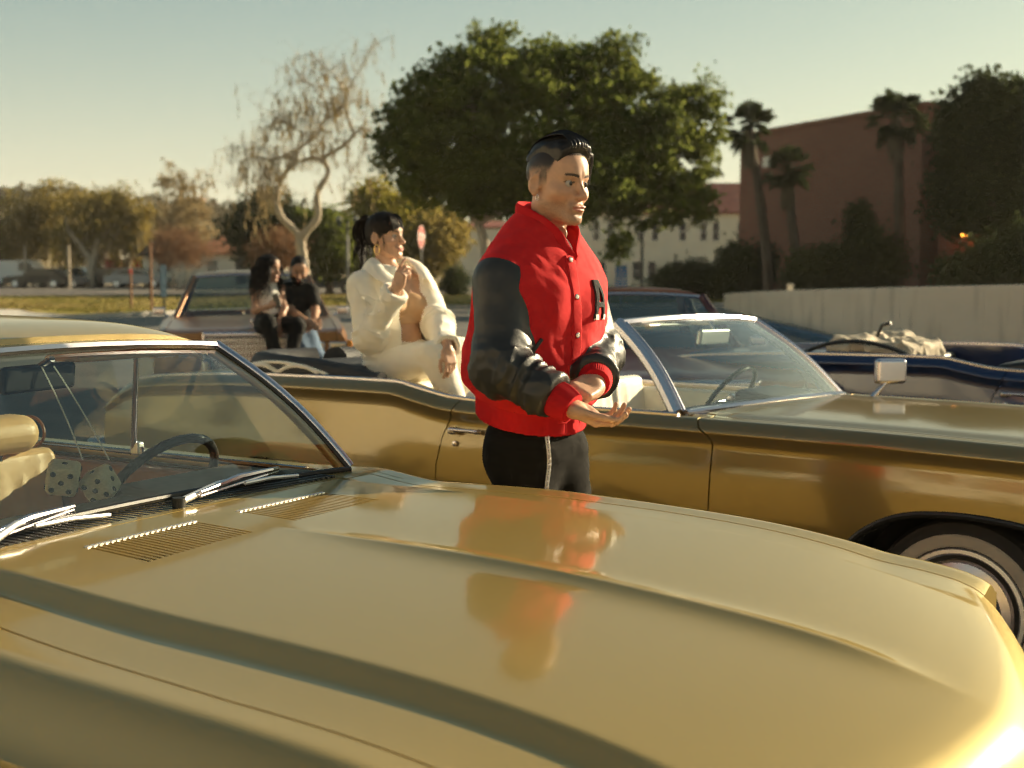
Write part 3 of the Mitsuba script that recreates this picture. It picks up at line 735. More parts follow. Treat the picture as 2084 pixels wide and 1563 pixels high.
# dark street pole and blue access sign behind the red sedan
pole('street_post', 'dark slim pole in front of the white building', 1306, 62, 3.25, .07, 'mat_dark_pole')
Ys = 46; q = G(1264, Ys)
k = thing('access_sign', 'blue parking sign with a white wheelchair symbol above a smaller blue plate', 'sign')
part(k, 'post', tube([q, q + V(0, 0, 1.5)], .03, 8), 'mat_grey_metal', 30)
def plate(z0, z1, w): return xf(man2tm(rbox(-w / 2, w / 2, -.05, -.035, z0, z1, .007, 6)), rotz(0, (q[0], q[1], 0)))
part(k, 'plate', plate(1.16, 1.58, .40), 'mat_sign_blue', 30)
part(k, 'plate', plate(.78, 1.12, .40), 'mat_sign_blue', 30)
X = q[0]
ring = lambda cx, cz, r0, w, a0, a1: tube([V(X + cx + r0 * math.cos(a), Ys - .055, cz + r0 * math.sin(a)) for a in np.linspace(a0, a1, 18)], w, 5)
part(k, 'wheelchair_symbol', cat(ring(-.015, 1.30, .085, .012, 1.9, 6.0), tube([V(X - .02, Ys - .055, 1.47), V(X - .015, Ys - .055, 1.36), V(X + .06, Ys - .055, 1.36), V(X + .09, Ys - .055, 1.25), V(X + .125, Ys - .055, 1.26)], .014, 5), man2tm(Manifold.sphere(.026, 10).translate((X - .02, Ys - .055, 1.51)))), 'mat_sign_white', 30)
part(k, 'lettering', cat(*[box(X - .14, X + .14, Ys - .057, Ys - .052, z, z + .035) for z in (1.04, .84)], box(X - .14, X - .02, Ys - .057, Ys - .052, .94, .975), box(X + .02, X + .14, Ys - .057, Ys - .052, .94, .975)), 'mat_sign_white', False)
# red octagonal sign seen nearly edge on
Yr = 52; q = at(857, 482, Yr)
k = thing('stop_sign', 'red octagonal stop sign seen nearly edge on behind the woman in white', 'sign')
g_ = np.arange(8) * math.pi / 4 + math.pi / 8
Mo = rotz(math.radians(78), (q[0], q[1], q[2]))
octo = prism(np.c_[np.cos(g_), np.sin(g_)] * .47, 0, .012).transform(np.array([[1, 0, 0, 0], [0, 0, -1, 0], [0, 1, 0, 0]], float))
part(k, 'plate', xf(man2tm(octo), Mo), 'mat_sign_red', False)
rim = (prism(np.c_[np.cos(g_), np.sin(g_)] * .455, 0, .004) - prism(np.c_[np.cos(g_), np.sin(g_)] * .43, -.1, .1)).transform(np.array([[1, 0, 0, 0], [0, 0, -1, -.0125], [0, 1, 0, 0]], float))
part(k, 'border', xf(man2tm(rim), Mo), 'mat_sign_white', False)
tx = meshkit.text_mesh('STOP', .27, .004, True); b_ = tx.bounds
tx.apply_translation((-(b_[0, 0] + b_[1, 0]) / 2, -.135, 0)); tx.apply_transform(np.array([[1, 0, 0, 0], [0, 0, -1, -.0125], [0, 1, 0, 0], [0, 0, 0, 1]], float))
part(k, 'lettering', xf(tx, Mo), 'mat_sign_white', False)
part(k, 'post', tube([V(q[0], q[1] + .05, 0), V(q[0], q[1] + .05, q[2] + .3)], .03, 8), 'mat_grey_metal', 30)
# twin headed lamp post
Yl = 48; q = G(708, Yl); zt_ = at(708, 450, Yl)[2]
k = thing('street_lamp', 'pale lamp post with two small hooded heads on a dark cross arm', 'lamp post')
part(k, 'pole', tube([q, q + V(0, 0, zt_ - .5)], .05, 10), 'mat_grey_metal', 30)
part(k, 'neck', tube([q + V(0, 0, zt_ - .5), q + V(0, 0, zt_ + .05)], .04, 10), 'mat_dark_pole', 30)
part(k, 'cross_arm', tube([q + V(-.3, 0, zt_ - .2), q + V(0, 0, zt_ - .28), q + V(.3, 0, zt_ - .2)], .03, 8), 'mat_dark_pole', 30)
for sx in (-.3, .3):
    h = lathe([(.001, .02), (.05, 0), (.13, -.10), (.12, -.12), (.001, -.12)], 16); kh = part(k, 'lamp_head', xf(h, rotz(0, q + V(sx, 0, zt_ + .16))), 'mat_grey_metal', 40)
    part(kh, 'globe', lathe([(.001, -.13), (.085, -.14), (.07, -.3), (.03, -.36), (.001, -.36)], 14).apply_translation(q + V(sx, 0, zt_ + .16)), 'mat_window_glass', 40)
    
# ---- hillside with its trees and far houses
def hillz(x, y):
    b = np.interp(x, [-320, -200, -140, -110, -90, -60, -20, 20, 80, 200], [19, 20, 17, 16, 14.2, 11, 9, 8, 7, 6])
    return b * np.clip((y - 190) / 130, 0, 1) ** .8 * (1 + .12 * (meshkit.noise(np.stack([x * .03, y * .03, 0 * x], -1)) - .5))
struct('hills', sheet(lambda a, b: np.stack([a, b, hillz(a, b) - .02], -1), np.linspace(-420, 300, 90), np.linspace(188, 700, 60)), 'mat_dirt', True)
r = np.random.default_rng(44); n = 420
hx, hy = r.uniform(-190, 60, n), r.uniform(200, 345, n)
hm = []
for x, y in zip(hx, hy):
    s = r.uniform(1.6, 3.4); z = hillz(np.array(x), np.array(y))
    hm.append(crown([(V(x, y, z + s * .75), V(s, s, s * r.uniform(.8, 1.2)))], 16, 18, .5, .62, int(r.integers(1e6)), shell=.7)[0])
struct('hillside_trees', cat(*hm), 'mat_leaf_hill', False, kind='stuff', label='hazy mass of small trees over the far hillside')
for i, (px, py) in enumerate([(8, 415), (44, 414), (105, 412), (241, 416), (404, 410), (430, 418)]):
    Y = 322 + 3 * i; q = at(px, py, Y); z = float(hillz(q[0], Y)); w = 2.6
    k = thing('hill_house', ['small pale house at the far left of the hill crest', 'pinkish house right of the far palm on the hill', 'tiny pale house below the pointed crown on the hill', 'round topped pale house in the middle of the hill crest', 'pale house on the hill behind the thin wispy tree', 'rightmost pale house on the hill crest'][i], 'house', 'houses on the hill crest')
    zz = q[2] - 1.6
    part(k, 'wall', box(q[0] - w / 2, q[0] + w / 2, Y, Y + 3, min(z, zz) - 1, q[2] + .3), 'mat_cream', False)
    part(k, 'roof', man2tm(Manifold.hull_points(np.array([(q[0] - w / 2 - .3, Y - .3, q[2] + .303), (q[0] + w / 2 + .3, Y - .3, q[2] + .303), (q[0] + w / 2 + .3, Y + 3.3, q[2] + .303), (q[0] - w / 2 - .3, Y + 3.3, q[2] + .303), (q[0], Y + 1.5, q[2] + 1.3)]))), 'mat_clay_tile', False)
    part(k, 'window', box(q[0] - .5, q[0] + .5, Y - .05, Y - .004, q[2] - .9, q[2] - .1), 'mat_window_glass', False)
k = thing('far_palm', 'tiny far palm sticking up from the hill at the left edge', 'palm tree')
q = at(28, 392, 318); part(k, 'trunk', tube([V(q[0], 318, float(hillz(q[0], 318.)) - .5), q], .25, 6), 'mat_bark_dark', True)
part(k, 'crown', crown([(q, V(1.5, 1.5, 1.2))], 12, 14, .3, .7, 77)[0], 'mat_leaf_dark', False)
# ---- trees standing outside the frame to the right, towards the sun: they only throw their broken shade (not needed for the picture's objects)

# ---- sunlit unseen buildings, added for fill light, behind and to the left of the camera (mirrored in the paint, they throw warm light back)
k = thing('campus_building', 'long cream building facing the sun, unseen, added to throw warm light back on the cars', 'building')
house(k, V(-26, -34, 0), (0, 1, 0), 46, 10, 8.5, 2.2, 'mat_cream', 'mat_clay_tile', [(x, z, 1.4, 1.7) for x in np.arange(3, 44, 4.2) for z in (1.1, 5.0)], .6)
k = thing('campus_building', 'second cream building behind the camera, unseen, added for more warm bounce light', 'building')
house(k, V(30, -24, 0), (-1, 0, 0), 50, 10, 8.5, 2.2, 'mat_cream', 'mat_clay_tile', [(x, z, 1.4, 1.7) for x in np.arange(3, 48, 4.2) for z in (1.1, 5.0)], .6)
# ================================================================== CARS
paint('gold', (.66, .535, .225), .006, .28, .15, .5)
paint('bronze', (.42, .315, .115), .006, .32, .18, .5)
paint('navy', (.014, .045, .17), .01, .25, .3)
paint('maroon', (.16, .035, .03), .03, .3, .3)
paint('brown', (.32, .16, .075), .03, .4, .3)
paint('cream_roof', (.55, .50, .42), .08, .1, .4)
scene['mat_chrome'] = {'type': 'twosided', 'bsdf': {'type': 'roughconductor', 'material': 'Cr', 'alpha': .06, 'distribution': 'ggx'}}
scene['mat_steel'] = {'type': 'twosided', 'bsdf': {'type': 'roughconductor', 'material': 'Al', 'alpha': .22, 'distribution': 'ggx'}}
scene['mat_auto_glass'] = {'type': 'thindielectric', 'int_ior': 1.5, 'specular_transmittance': rgb(.60, .67, .65), 'specular_reflectance': rgb(1, 1, 1)}
mat('rubber', (.018, .017, .016), .7, spec=.3)
mat('whitewall', (.36, .31, .25), .6)
mat('black_trim', (.012, .012, .012), .45)
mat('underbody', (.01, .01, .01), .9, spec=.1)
def _vinyl(c1, c2, s=60):
    return lambda p, n, uv: mix(c1, c2, fbm(p.x * 9, p.y * 9, p.z * 9, 3) * .7 + .3 * noise(p.x * s, p.y * s, p.z * s))
mat('tan_vinyl', _vinyl((.62, .39, .17), (.74, .50, .25)), .42, bump=lambda p, n, uv: noise(p.x * 300, p.y * 300, p.z * 300), bs=.0006)
mat('brown_vinyl', _vinyl((.20, .085, .035), (.29, .13, .06)), .45)
mat('dash_dark', _vinyl((.045, .038, .028), (.075, .062, .045)), .5, bump=lambda p, n, uv: noise(p.x * 260, p.y * 260, p.z * 260), bs=.0006)
mat('white_vinyl', _vinyl((.68, .62, .50), (.80, .75, .64)), .4)
mat('top_cloth', lambda p, n, uv: mix((.34, .28, .20), (.50, .43, .32), fbm(p.x * 14, p.y * 14, p.z * 14, 3)), .8)
mat('navy_vinyl', (.02, .03, .06), .5)
mat('black_canvas', lambda p, n, uv: mix((.012, .014, .018), (.035, .036, .04), fbm(p.x * 12, p.y * 12, p.z * 12, 3)), .7)
mat('lens_clear', (.5, .5, .5), .12, metal=.6)
mat('amber', (.6, .22, .03), .2)
mat('mirror_face', (.7, .72, .72), .03, metal=1.)

def loft(xs, sect, shift=None):
    """A closed solid from half sections sect(x) -> (K,2) of (y,z), bottom centre to top centre."""
    xs = np.asarray(xs, float); S = [np.asarray(sect(x), float) for x in xs]; K = len(S[0])
    rings = []
    for x, s in zip(xs, S):
        full = np.vstack([s, s[-2:0:-1] * [-1, 1]])
        rings.append(np.c_[np.full(len(full), x), full])
    n = len(rings[0]); v = np.vstack(rings)
    if shift is not None: v = shift(v)
    i, j = np.meshgrid(np.arange(len(xs) - 1), np.arange(n), indexing='ij')
    q = np.stack([i * n + j, i * n + (j + 1) % n, (i + 1) * n + (j + 1) % n, (i + 1) * n + j], -1).reshape(-1, 4)
    f = np.vstack([q[:, [0, 1, 2]], q[:, [0, 2, 3]]])
    # caps: zip left and right half
    cap = []
    for off, fl in ((0, 1), ((len(xs) - 1) * n, 0)):
        L = list(range(0, K)); R = [0] + [n - a for a in range(1, K - 1)] + [K - 1]
        for a in range(K - 1):
            t = [[L[a], L[a + 1], R[a + 1]], [L[a], R[a + 1], R[a]]]
            for p, q_, r_ in t:
                if len({p, q_, r_}) == 3: cap.append([p + off, r_ + off, q_ + off] if fl == 0 else [p + off, q_ + off, r_ + off])
    for c in (np.array(cap), np.array(cap)[:, ::-1]):
        m = tm(v, np.vstack([f, c]))
        if m.is_winding_consistent: break
    if m.volume < 0: m = tm(v, m.faces[:, ::-1])
    return tm2man(m)
def refof(m):
    from scipy.spatial import cKDTree
    t = man2tm(m); v, f, n = meshkit.arrays((np.asarray(t.vertices), np.asarray(t.faces)), True); return cKDTree(v), n
def interp(x, xs, ys): return float(PchipInterpolator(xs, ys)(np.clip(x, xs[0], xs[-1])))
def rounded(pts, n=6, r=.03):
    """A polyline with its inner corners rounded to radius ~r (quadratic), n points per corner."""
    p = np.asarray(pts, float); out = [p[0]]
    for i in range(1, len(p) - 1):
        a, b, c = p[i - 1], p[i], p[i + 1]; la, lc = np.linalg.norm(a - b), np.linalg.norm(c - b)
        rr = r[i] if hasattr(r, '__len__') else r
        da, dc = min(rr, la * .45), min(rr, lc * .45)
        s, e = b + (a - b) / la * da, b + (c - b) / lc * dc
        for t in np.linspace(0, 1, n): out.append((1 - t) ** 2 * s + 2 * t * (1 - t) * b + t * t * e)
    out.append(p[-1]); return np.array(out)

def wheel(k, M, x, y, side, R=.34, w=.20, white=True, hub='mat_chrome'):
    """side -1: outer face towards -y."""
    W = frame((x, y, R), (1, 0, 0), z=(0, side, 0))
    tire = lathe([(.19, -w), (.30, -w), (R - .02, -w + .02), (R, -w + .05), (R, -.05), (R - .015, -.018), (R - .06, 0), (.245, .002), (.235, -.004), (.19, -.01)], 56)
    kw = part(k, 'wheel', xf(xf(tire, W), M), 'mat_rubber', 30)
    if white: part(kw, 'whitewall', xf(xf(lathe([(.236, .0), (.242, .0045), (.275, .0045), (.281, .0)], 56), W), M), 'mat_whitewall', 30)
    part(kw, 'rim', xf(xf(lathe([(.236, -.012), (.228, .004), (.215, .006), (.205, -.012), (.19, -.03), (.10, -.03)], 48), W), M), 'mat_steel', 30)
    part(kw, 'hubcap', xf(xf(lathe([(.188, -.028), (.18, -.004), (.15, .004), (.13, -.006), (.09, .0), (.06, .018), (.03, .026), (.0005, .027)], 40), W), M), hub, 30)

def pane(k, mesh, M, name='windshield', t='mat_auto_glass'): return part(k, name, xf(mesh, M), t, True)

# ------------------------------------------------------------------ 1. the gold hardtop in the foreground
A1, N1 = math.radians(-31.5), 2.22
M1 = rotz(A1, (-math.sin(A1) * N1, math.cos(A1) * N1, 0))
FG = thing('gold_hardtop', 'gold hardtop coupe in the foreground with its long hood filling the lower half', 'car')
ZX, ZC = [-5.6, -5.3, -4.8, -4.2, -2.6, -2.3, -1.8, -1.3, -.9, -.66, -.53, -.44, -.375, -.335, -.315], [.80, .93, .975, .985, .988, .996, .984, .966, .934, .902, .876, .850, .80, .72, .63]
def ss(a, b, x): t = np.clip((x - a) / (b - a), 0, 1); return t * t * (3 - 2 * t)
def fg_top(x, y): return fg_top0(x, y) + .027 * y * ss(-2.3, -1.65, x)   # the old body sits a little twisted
def fg_top0(x, y):
    a = np.abs(y)
    z = PchipInterpolator(ZX, ZC)(np.clip(x, -5.6, -.315)) - .009 * (a / .76) ** 2
    hood = ss(-2.35, -2.1, x)
    z = z - .026 * ss(.578, .640, a) * hood * (1 - ss(-.75, -.42, x))
    fade = ss(-2.05, -1.35, x) * (1 - ss(-.75, -.44, x))
    z = z + .015 * np.exp(-(a / .034) ** 1.15) * fade
    z = z + .006 * np.exp(-((a - .86) / .07) ** 2) * ss(-2.6, -1.6, x) - (.095 - .060 * ss(-1.1, -.6, x)) * ss(.82, .955, a) ** 1.6
    return z
TY = np.concatenate([np.linspace(.952, .80, 18)[:-1], np.linspace(.80, .68, 8)[:-1], np.linspace(.68, .54, 26)[:-1], np.linspace(.54, .12, 14)[:-1], np.linspace(.12, 0, 15)])
def fg_sect(x):
    hw = interp(x, [-5.6, -5.2, -4.4, -3, -1.5, -.43], [.86, .93, .955, .955, .955, .95])
    ty = TY * hw / .952; tz = fg_top0(np.full(len(ty), x), TY)
    zt = tz[0]
    fz = min(1., zt / .80)
    side = rounded([(0, .22), (hw - .14, .22), (hw - .05, .30 * fz), (hw - .01, .50 * fz), (hw + .006, .66 * fz), (hw - .003, .78 * fz - .012), (ty[0], zt)], 5, [0, 0, .06, .1, .1, .08, 0])
    return np.vstack([side, np.c_[ty, tz][1:]])
xs = np.concatenate([np.linspace(-5.6, -2.6, 26)[:-1], np.linspace(-2.6, -.44, 76)[:-1], np.linspace(-.44, -.315, 14)])
def fg_shift(v):
    w = ss(-1.2, -.43, v[:, 0]); v = v.copy(); v[:, 2] += .027 * v[:, 1] * ss(-2.3, -1.65, v[:, 0]) * np.clip((v[:, 2] - .35) / .5, 0, 1); v[:, 0] -= .30 * np.minimum(np.abs(v[:, 1]), .765) ** 1.5 * w; return v
body = loft(xs, fg_sect, fg_shift); FGREF = refof(body)
cab = prism([(-4.35, -.76), (-2.47, -.74), (-2.42, -.5), (-2.40, 0), (-2.42, .5), (-2.47, .74), (-4.35, .76)], .30, 1.3)
wells = sum((Manifold.cylinder(2.2, .37, .37, 40, True).rotate((90, 0, 0)).translate((x, 0, .36)) ^ (mbox(x - .5, x + .5, .62, 1.2, -.1, .9) + mbox(x - .5, x + .5, -1.2, -.62, -.1, .9)) for x in (-1.10, -4.1)), Manifold())
body = body - cab - wells
for s_ in (-1, 1):   # the fenders end in a sharp upright edge; only the hood rolls over the nose
    yy_ = np.linspace(.762, 1.1, 9); body = body - prism([(-.612 - .05 * (a_ - .762), s_ * a_) for a_ in yy_] + [(0, s_ * 1.1), (0, s_ * .762)], .3, 1.2)
hood_poly = [(-2.285, -.74), (-2.27, -.4), (-2.272, 0), (-2.27, .4), (-2.285, .74), (-1.4, .775), (-.2, .765), (-.2, -.765), (-1.4, -.775)]
hc = CrossSection([np.array(hood_poly)], m3.FillRule.NonZero)
nose_ = mbox(-.62, 0, -.752, .752, .48, .80)
hood_solid = body ^ (hc.extrude(1.).translate((0, 0, .74)) + nose_)
rest = body - hc.offset(.0055, m3.JoinType.Round).extrude(1.).translate((0, 0, .735)) - mbox(-.625, .1, -.757, .757, .475, .81)
# louvres: two banks of narrow slots at the rear of the hood
for sy in (-1, 1):
    slots = Manifold()
    for i in range(20):
        y = sy * (.075 + i * .0158)
        slots += mbox(-2.155 + .012 * abs(y), -1.985 + .02 * abs(y), y - .0040, y + .0040, .9, 1.2)
    pk_ = sheet(lambda a, b: np.stack([a, b * sy, fg_top(a, b) - .0105], -1), np.linspace(-2.158, -1.978, 10), np.linspace(.060, .392, 14))
    if np.asarray(pk_.face_normals)[:, 2].mean() < 0: pk_ = tm(pk_.vertices, pk_.faces[:, ::-1])
    pk_ = thicken(pk_, .09); pk_ = pk_ if pk_.volume > 0 else tm(pk_.vertices, pk_.faces[:, ::-1])
    hood_solid = hood_solid - slots - tm2man(pk_)
FGREFW = (lambda t, n: (__import__('scipy.spatial').spatial.cKDTree(t.data @ M1[:3, :3].T + M1[:3, 3]), n @ M1[:3, :3].T))(*FGREF)
def fgp(name, m, mt, smooth=28, lab=None, par=FG): return part(par, name, xf(m if isinstance(m, trimesh.Trimesh) else man2tm(m), M1), mt, smooth, lab, ref=FGREFW if name in ('hood', 'fender', 'door', 'quarter_panel', 'cowl') else None)
def refine_top(m, L): return m.refine_to_length(L)
kh = fgp('hood', hood_solid, 'mat_gold', 22, 'long gold hood with a centre crease and two louvred vents')
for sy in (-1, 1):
    fgp('vent_floor', sheet(lambda a, b: np.stack([a, b * sy, fg_top(a, b) - .0135], -1), np.linspace(-2.157, -1.979, 8), np.linspace(.061, .391, 12)), 'mat_underbody', True, None, kh)  # black sheet close under the slots, stands in for the shade inside
    for i in range(20):   # bright rear lips of the slots
        y = sy * (.075 + i * .0158); z = float(fg_top(np.array(-2.157), np.array(y)))
        fgp('slot_lip', box(-2.164, -2.152, y - .005, y + .005, z - .002, z + .0025), 'mat_steel', False, None, kh)
def cutx(m, a, b): return m ^ mbox(a, b, -2, 2, -1, 3)
for nm, a, b in (('fender', -2.597, 0), ('door', -3.897, -2.603), ('quarter_panel', -6, -3.903)):
    seg = cutx(rest, a, b)
    if nm == 'fender':
        mid = seg ^ mbox(-2.60, -2.2, -.78, .78, .5, 2)
        fgp('cowl', mid, 'mat_gold'); seg -= mbox(-2.601, -2.2, -.783, .783, .5, 2)
    fgp(nm, seg ^ mbox(-7, 1, .0, 2, -1, 3), 'mat_gold', 25)
    fgp(nm, seg ^ mbox(-7, 1, -2, -.002, -1, 3), 'mat_gold', 25)
# cowl grille floor, wiper recess
fgp('cowl_grille', cat(*[box(-2.395, -2.30, y - .006, y + .006, .985, .996) for y in np.arange(-.6, .61, .021)], box(-2.40, -2.288, -.66, .66, .975, .985)), 'mat_black_trim', False)
# windshield: base curve to header curve
def wbase(y): return V(-2.415 + .03 * (y / .74) ** 2 + .02 * abs(y), y, 1.000 - .012 * (y / .74) ** 2)
def whead(y): return V(-2.725 - .02 * (y / .6) ** 2, y, 1.358 - .022 * (y / .6) ** 2)
def wsurf(U, W):
    B = np.stack([-2.415 + .055 * U ** 2, U * .735, 1.000 - .012 * U ** 2], -1); Hh = np.stack([-2.725 - .022 * U ** 2, U * .605, 1.358 - .024 * U ** 2], -1)
    t = W[..., None]; P_ = B * (1 - t) + Hh * t; P_[..., 0] += .02 * np.sin(np.pi * W); P_[..., 2] += .02 * np.sin(np.pi * W); return P_
gl = sheet(wsurf, np.linspace(-1, 1, 41), np.linspace(0, 1, 15))
kw_ = pane(FG, gl, M1)
trim = [(-.004, -.018), (.012, -.018), (.016, 0), (.012, .016), (-.004, .018)]
def edge(fixed, n=30, lo=0, hi=1):
    t = np.linspace(lo, hi, n)
    return wsurf(np.full(n, fixed), t) if abs(fixed) == 1 else wsurf(np.linspace(-1, 1, n), np.full(n, fixed))
for s in (-1, 1):
    e = edge(s); e[:, 1] += s * .008
    fgp('windshield_pillar', tube(e, .0065, 10), 'mat_black_trim', 40)
    e2 = e + V(-.008, s * .013, .009); fgp('pillar_trim', tube(e2, .0125, 10), 'mat_chrome', 40)
    fgp('pillar', tube(e + V(-.026, s * .006, -.002), .020, 10), 'mat_gold', 40)
hd = wsurf(np.linspace(-1, 1, 40), np.full(40, 1.0)); 
fgp('header_trim', sweep(hd + V(-.012, 0, .010), [(-.026, -.010), (.024, -.014), (.030, -.004), (.024, .007), (-.026, .009)]), 'mat_chrome', 40)
fgp('glass_seal', tube(wsurf(np.linspace(-1, 1, 40), np.full(40, 0.0)) + V(.006, 0, .004), .009, 8), 'mat_black_trim', 40)
# roof
def rf(U, W):
    x = -2.755 - 1.40 * U; hw = .612 + .03 * np.sin(np.pi * U) - .03 * U
    zc = PchipInterpolator([-4.2, -3.8, -3.4, -3.0, -2.8, -2.70], [1.362, 1.412, 1.432, 1.424, 1.402, 1.376])(x)
    y = W * hw; return np.stack([x - .022 * W ** 2, y, zc - .022 * W ** 2 - .040 * np.abs(W) ** 7], -1)
rs = sheet(rf, np.linspace(0, 1, 30), np.linspace(-1, 1, 41))
if np.asarray(rs.face_normals)[:, 2].mean() < 0: rs = tm(rs.vertices, rs.faces[:, ::-1])
fgp('roof', thicken(rs, .022), 'mat_gold', 35)
fgp('headliner', thicken(tm(np.asarray(rs.vertices) * [1, .97, 1] - [0, 0, .028], rs.faces), .006), 'mat_tan_vinyl', 35)
for s in (-1, 1):
    fgp('drip_rail', tube(np.array([rf(np.array(u), np.array(s * 1.0)) for u in np.linspace(0, 1, 24)]) + V(0, s * .006, -.012), .010, 6), 'mat_chrome', 40)
    fgp('sail_panel', Manifold.hull_points(np.array([(-3.80, s * .60, 1.33), (-4.16, s * .55, 1.315), (-3.82, s * .575, 1.33), (-4.16, s * .52, 1.315), (-4.02, s * .80, .96), (-4.95, s * .78, .955), (-4.02, s * .76, .955), (-4.95, s * .73, .955)])), 'mat_gold', 30)
    fgp('door_sill', cat(tube([(-2.52, s * .745, .975), (-3.9, s * .765, .968)], .010, 8)), 'mat_chrome', 40)
bw = sheet(lambda U, W: np.stack([-4.15 - .62 * W, U * (.53 + .2 * W), 1.335 - .375 * W - .02 * U ** 2], -1), np.linspace(-1, 1, 15), np.linspace(0, 1, 8))
pane(FG, bw, M1, 'rear_window')
sw = sheet(lambda U, W: np.stack([-2.62 - .60 * U - .20 * W * (1 - U) + .10 * W * U, .745 - .09 * W,   .975 + .335 * W], -1), np.linspace(0, 1, 8), np.linspace(0, 1, 6))
kd = [k for k in scene if k.startswith(FG + '__door')]
kg = part(FG, 'side_window', xf(sw, M1), 'mat_auto_glass', True)
part(kg, 'frame', xf(tube([(-3.245, .748, .97), (-3.18, .70, 1.15), (-3.12, .657, 1.312)], .009, 8), M1), 'mat_chrome', 40)
part(kg, 'guide', xf(man2tm(rbox(-3.25, -3.21, .735, .765, .965, 1.01, .008, 8)), M1), 'mat_steel', 40)
qw = sheet(lambda U, W: np.stack([-3.24 - .58 * U, .745 - .09 * W + .0 * U, .975 + .33 * W * (1 - .05 * U)], -1), np.linspace(0, 1, 6), np.linspace(0, 1, 6))
pane(FG, qw, M1, 'quarter_window')
# interior
def pleated(x0, x1, y0, y1, z0, z1, n, deep=.012, axis='x'):
    """A padded block with vertical pleats on its face that looks to +x."""
    base_ = man2tm(rbox(x0, x1, y0, y1, z0, z1, .035, 14).refine_to_length(.03)); v = np.asarray(base_.vertices).copy()
    q = np.abs(np.sin((v[:, 1] - y0) / (y1 - y0) * np.pi * n)); fr = ss((x0 + x1) / 2, x1, v[:, 0])
    v[:, 0] -= (1 - q) ** 3 * deep * fr
    return tm(v, base_.faces)
def tilt(m, a, o):
    M = np.eye(4); c, s = math.cos(a), math.sin(a); M[0, 0], M[0, 2], M[2, 0], M[2, 2] = c, s, -s, c
    o = np.asarray(o, float); M[:3, 3] = o - M[:3, :3] @ o; return xf(m, M)
for y0, y1, nm in ((.10, .66, 'driver'), (-.66, -.04, 'passenger')):
    fgp('seat', man2tm(rbox(-3.45, -2.92, y0, y1, .36, .58, .06, 16)), 'mat_tan_vinyl', 30)
    sb = tilt(pleated(-3.56, -3.40, y0, y1, .50, .985, 9), -.20, (-3.48, 0, .5)); fgp('seat_back', sb, 'mat_tan_vinyl', 40)
    yc = (y0 + y1) / 2
    hr = rbox(-3.58, -3.42, yc - .175, yc + .175, .985, 1.105, .058, 20).refine_to_length(.02)
    khr = fgp('headrest', hr, 'mat_tan_vinyl', True)
    fgp('post', cat(tube([(-3.50, yc - .06, .92), (-3.50, yc - .06, 1.0)], .007, 8), tube([(-3.50, yc + .06, .92), (-3.50, yc + .06, 1.0)], .007, 8)), 'mat_chrome', 30, None, khr)
    fgp('piping', tube([(-3.50 + .066 * math.cos(a), yc + .176, 1.045 + .048 * math.sin(a)) for a in np.linspace(0, 2 * np.pi, 24)], .005, 6), 'mat_brown_vinyl', 30, None, khr)
fgp('rear_seat', tilt(pleated(-4.30, -4.12, -.70, .70, .45, .93, 14), -.2, (-4.2, 0, .45)), 'mat_brown_vinyl', 40)
fgp('rear_shelf', box(-4.75, -4.20, -.72, .72, .93, .955), 'mat_brown_vinyl', False)
dash = Manifold.batch_hull([Manifold.cylinder(1.42, .022, .022, 16, True).rotate((90, 0, 0)).translate((x, 0, z)) for x, z in ((-2.44, .962), (-2.62, .958), (-2.665, .925), (-2.64, .78), (-2.48, .72))])
fgp('dashboard', dash.refine_to_length(.06), 'mat_dash_dark', 30)
fgp('instrument_hood', Manifold.batch_hull([Manifold.sphere(.03, 14).translate(p) for p in ((-2.50, .16, .965), (-2.50, .60, .965), (-2.66, .18, .972), (-2.66, .58, .972), (-2.67, .2, .88), (-2.67, .56, .88))]), 'mat_dash_dark', 30)
for s in (-1, 1):
    kdp = fgp('door_panel', man2tm(rbox(-3.95, -2.50, s * .70 - .03, s * .70 + .03, .38, .945, .02, 10)), 'mat_brown_vinyl', 30)
    fgp('lock_knob', tube([(-3.17, s * .715, .94), (-3.17, s * .715, .985), (-3.17, s * .715, 1.0)], [.006, .006, .009], 10), 'mat_chrome', 40, None, kdp)
    fgp('arm_rest', man2tm(rbox(-3.5, -2.95, s * .64 - .05, s * .64 + .05, .62, .69, .025, 12)), 'mat_tan_vinyl', 30, None, kdp)
    fgp('window_felt', box(-3.93, -2.50, s * .722 - .006, s * .722 + .006, .947, .955), 'mat_black_trim', False, None, kdp)
fgp('floor', box(-4.4, -2.45, -.72, .72, .30, .33), 'mat_underbody', False)
fgp('firewall', box(-2.47, -2.44, -.72, .72, .33, .93), 'mat_underbody', False)
# steering wheel
SWC = V(-2.765, .395, .945); ax = V(-.80, 0, .60); ax /= np.linalg.norm(ax)
Ms = frame(SWC, (0, 1, 0), z=ax)
tor = tube([(.19 * math.cos(a), .19 * math.sin(a), 0) for a in np.linspace(0, 2 * np.pi, 73)], .0125 + .0012 * np.abs(np.sin(np.linspace(0, 2 * np.pi, 73) * 24)), 12, False)
ksw = fgp('steering_wheel', xf(tor, Ms), 'mat_black_trim', True)
fgp('spoke', xf(cat(rbox(-.18, .18, -.016, .016, -.03, -.012, .008, 8), rbox(-.05, .05, -.04, .04, -.045, -.005, .012, 10)), Ms), 'mat_brown_vinyl', 30, None, ksw)
fgp('column', tube([SWC - ax * .03, SWC - ax * .45], [.03, .045], 14), 'mat_dash_dark', 30, None, ksw)
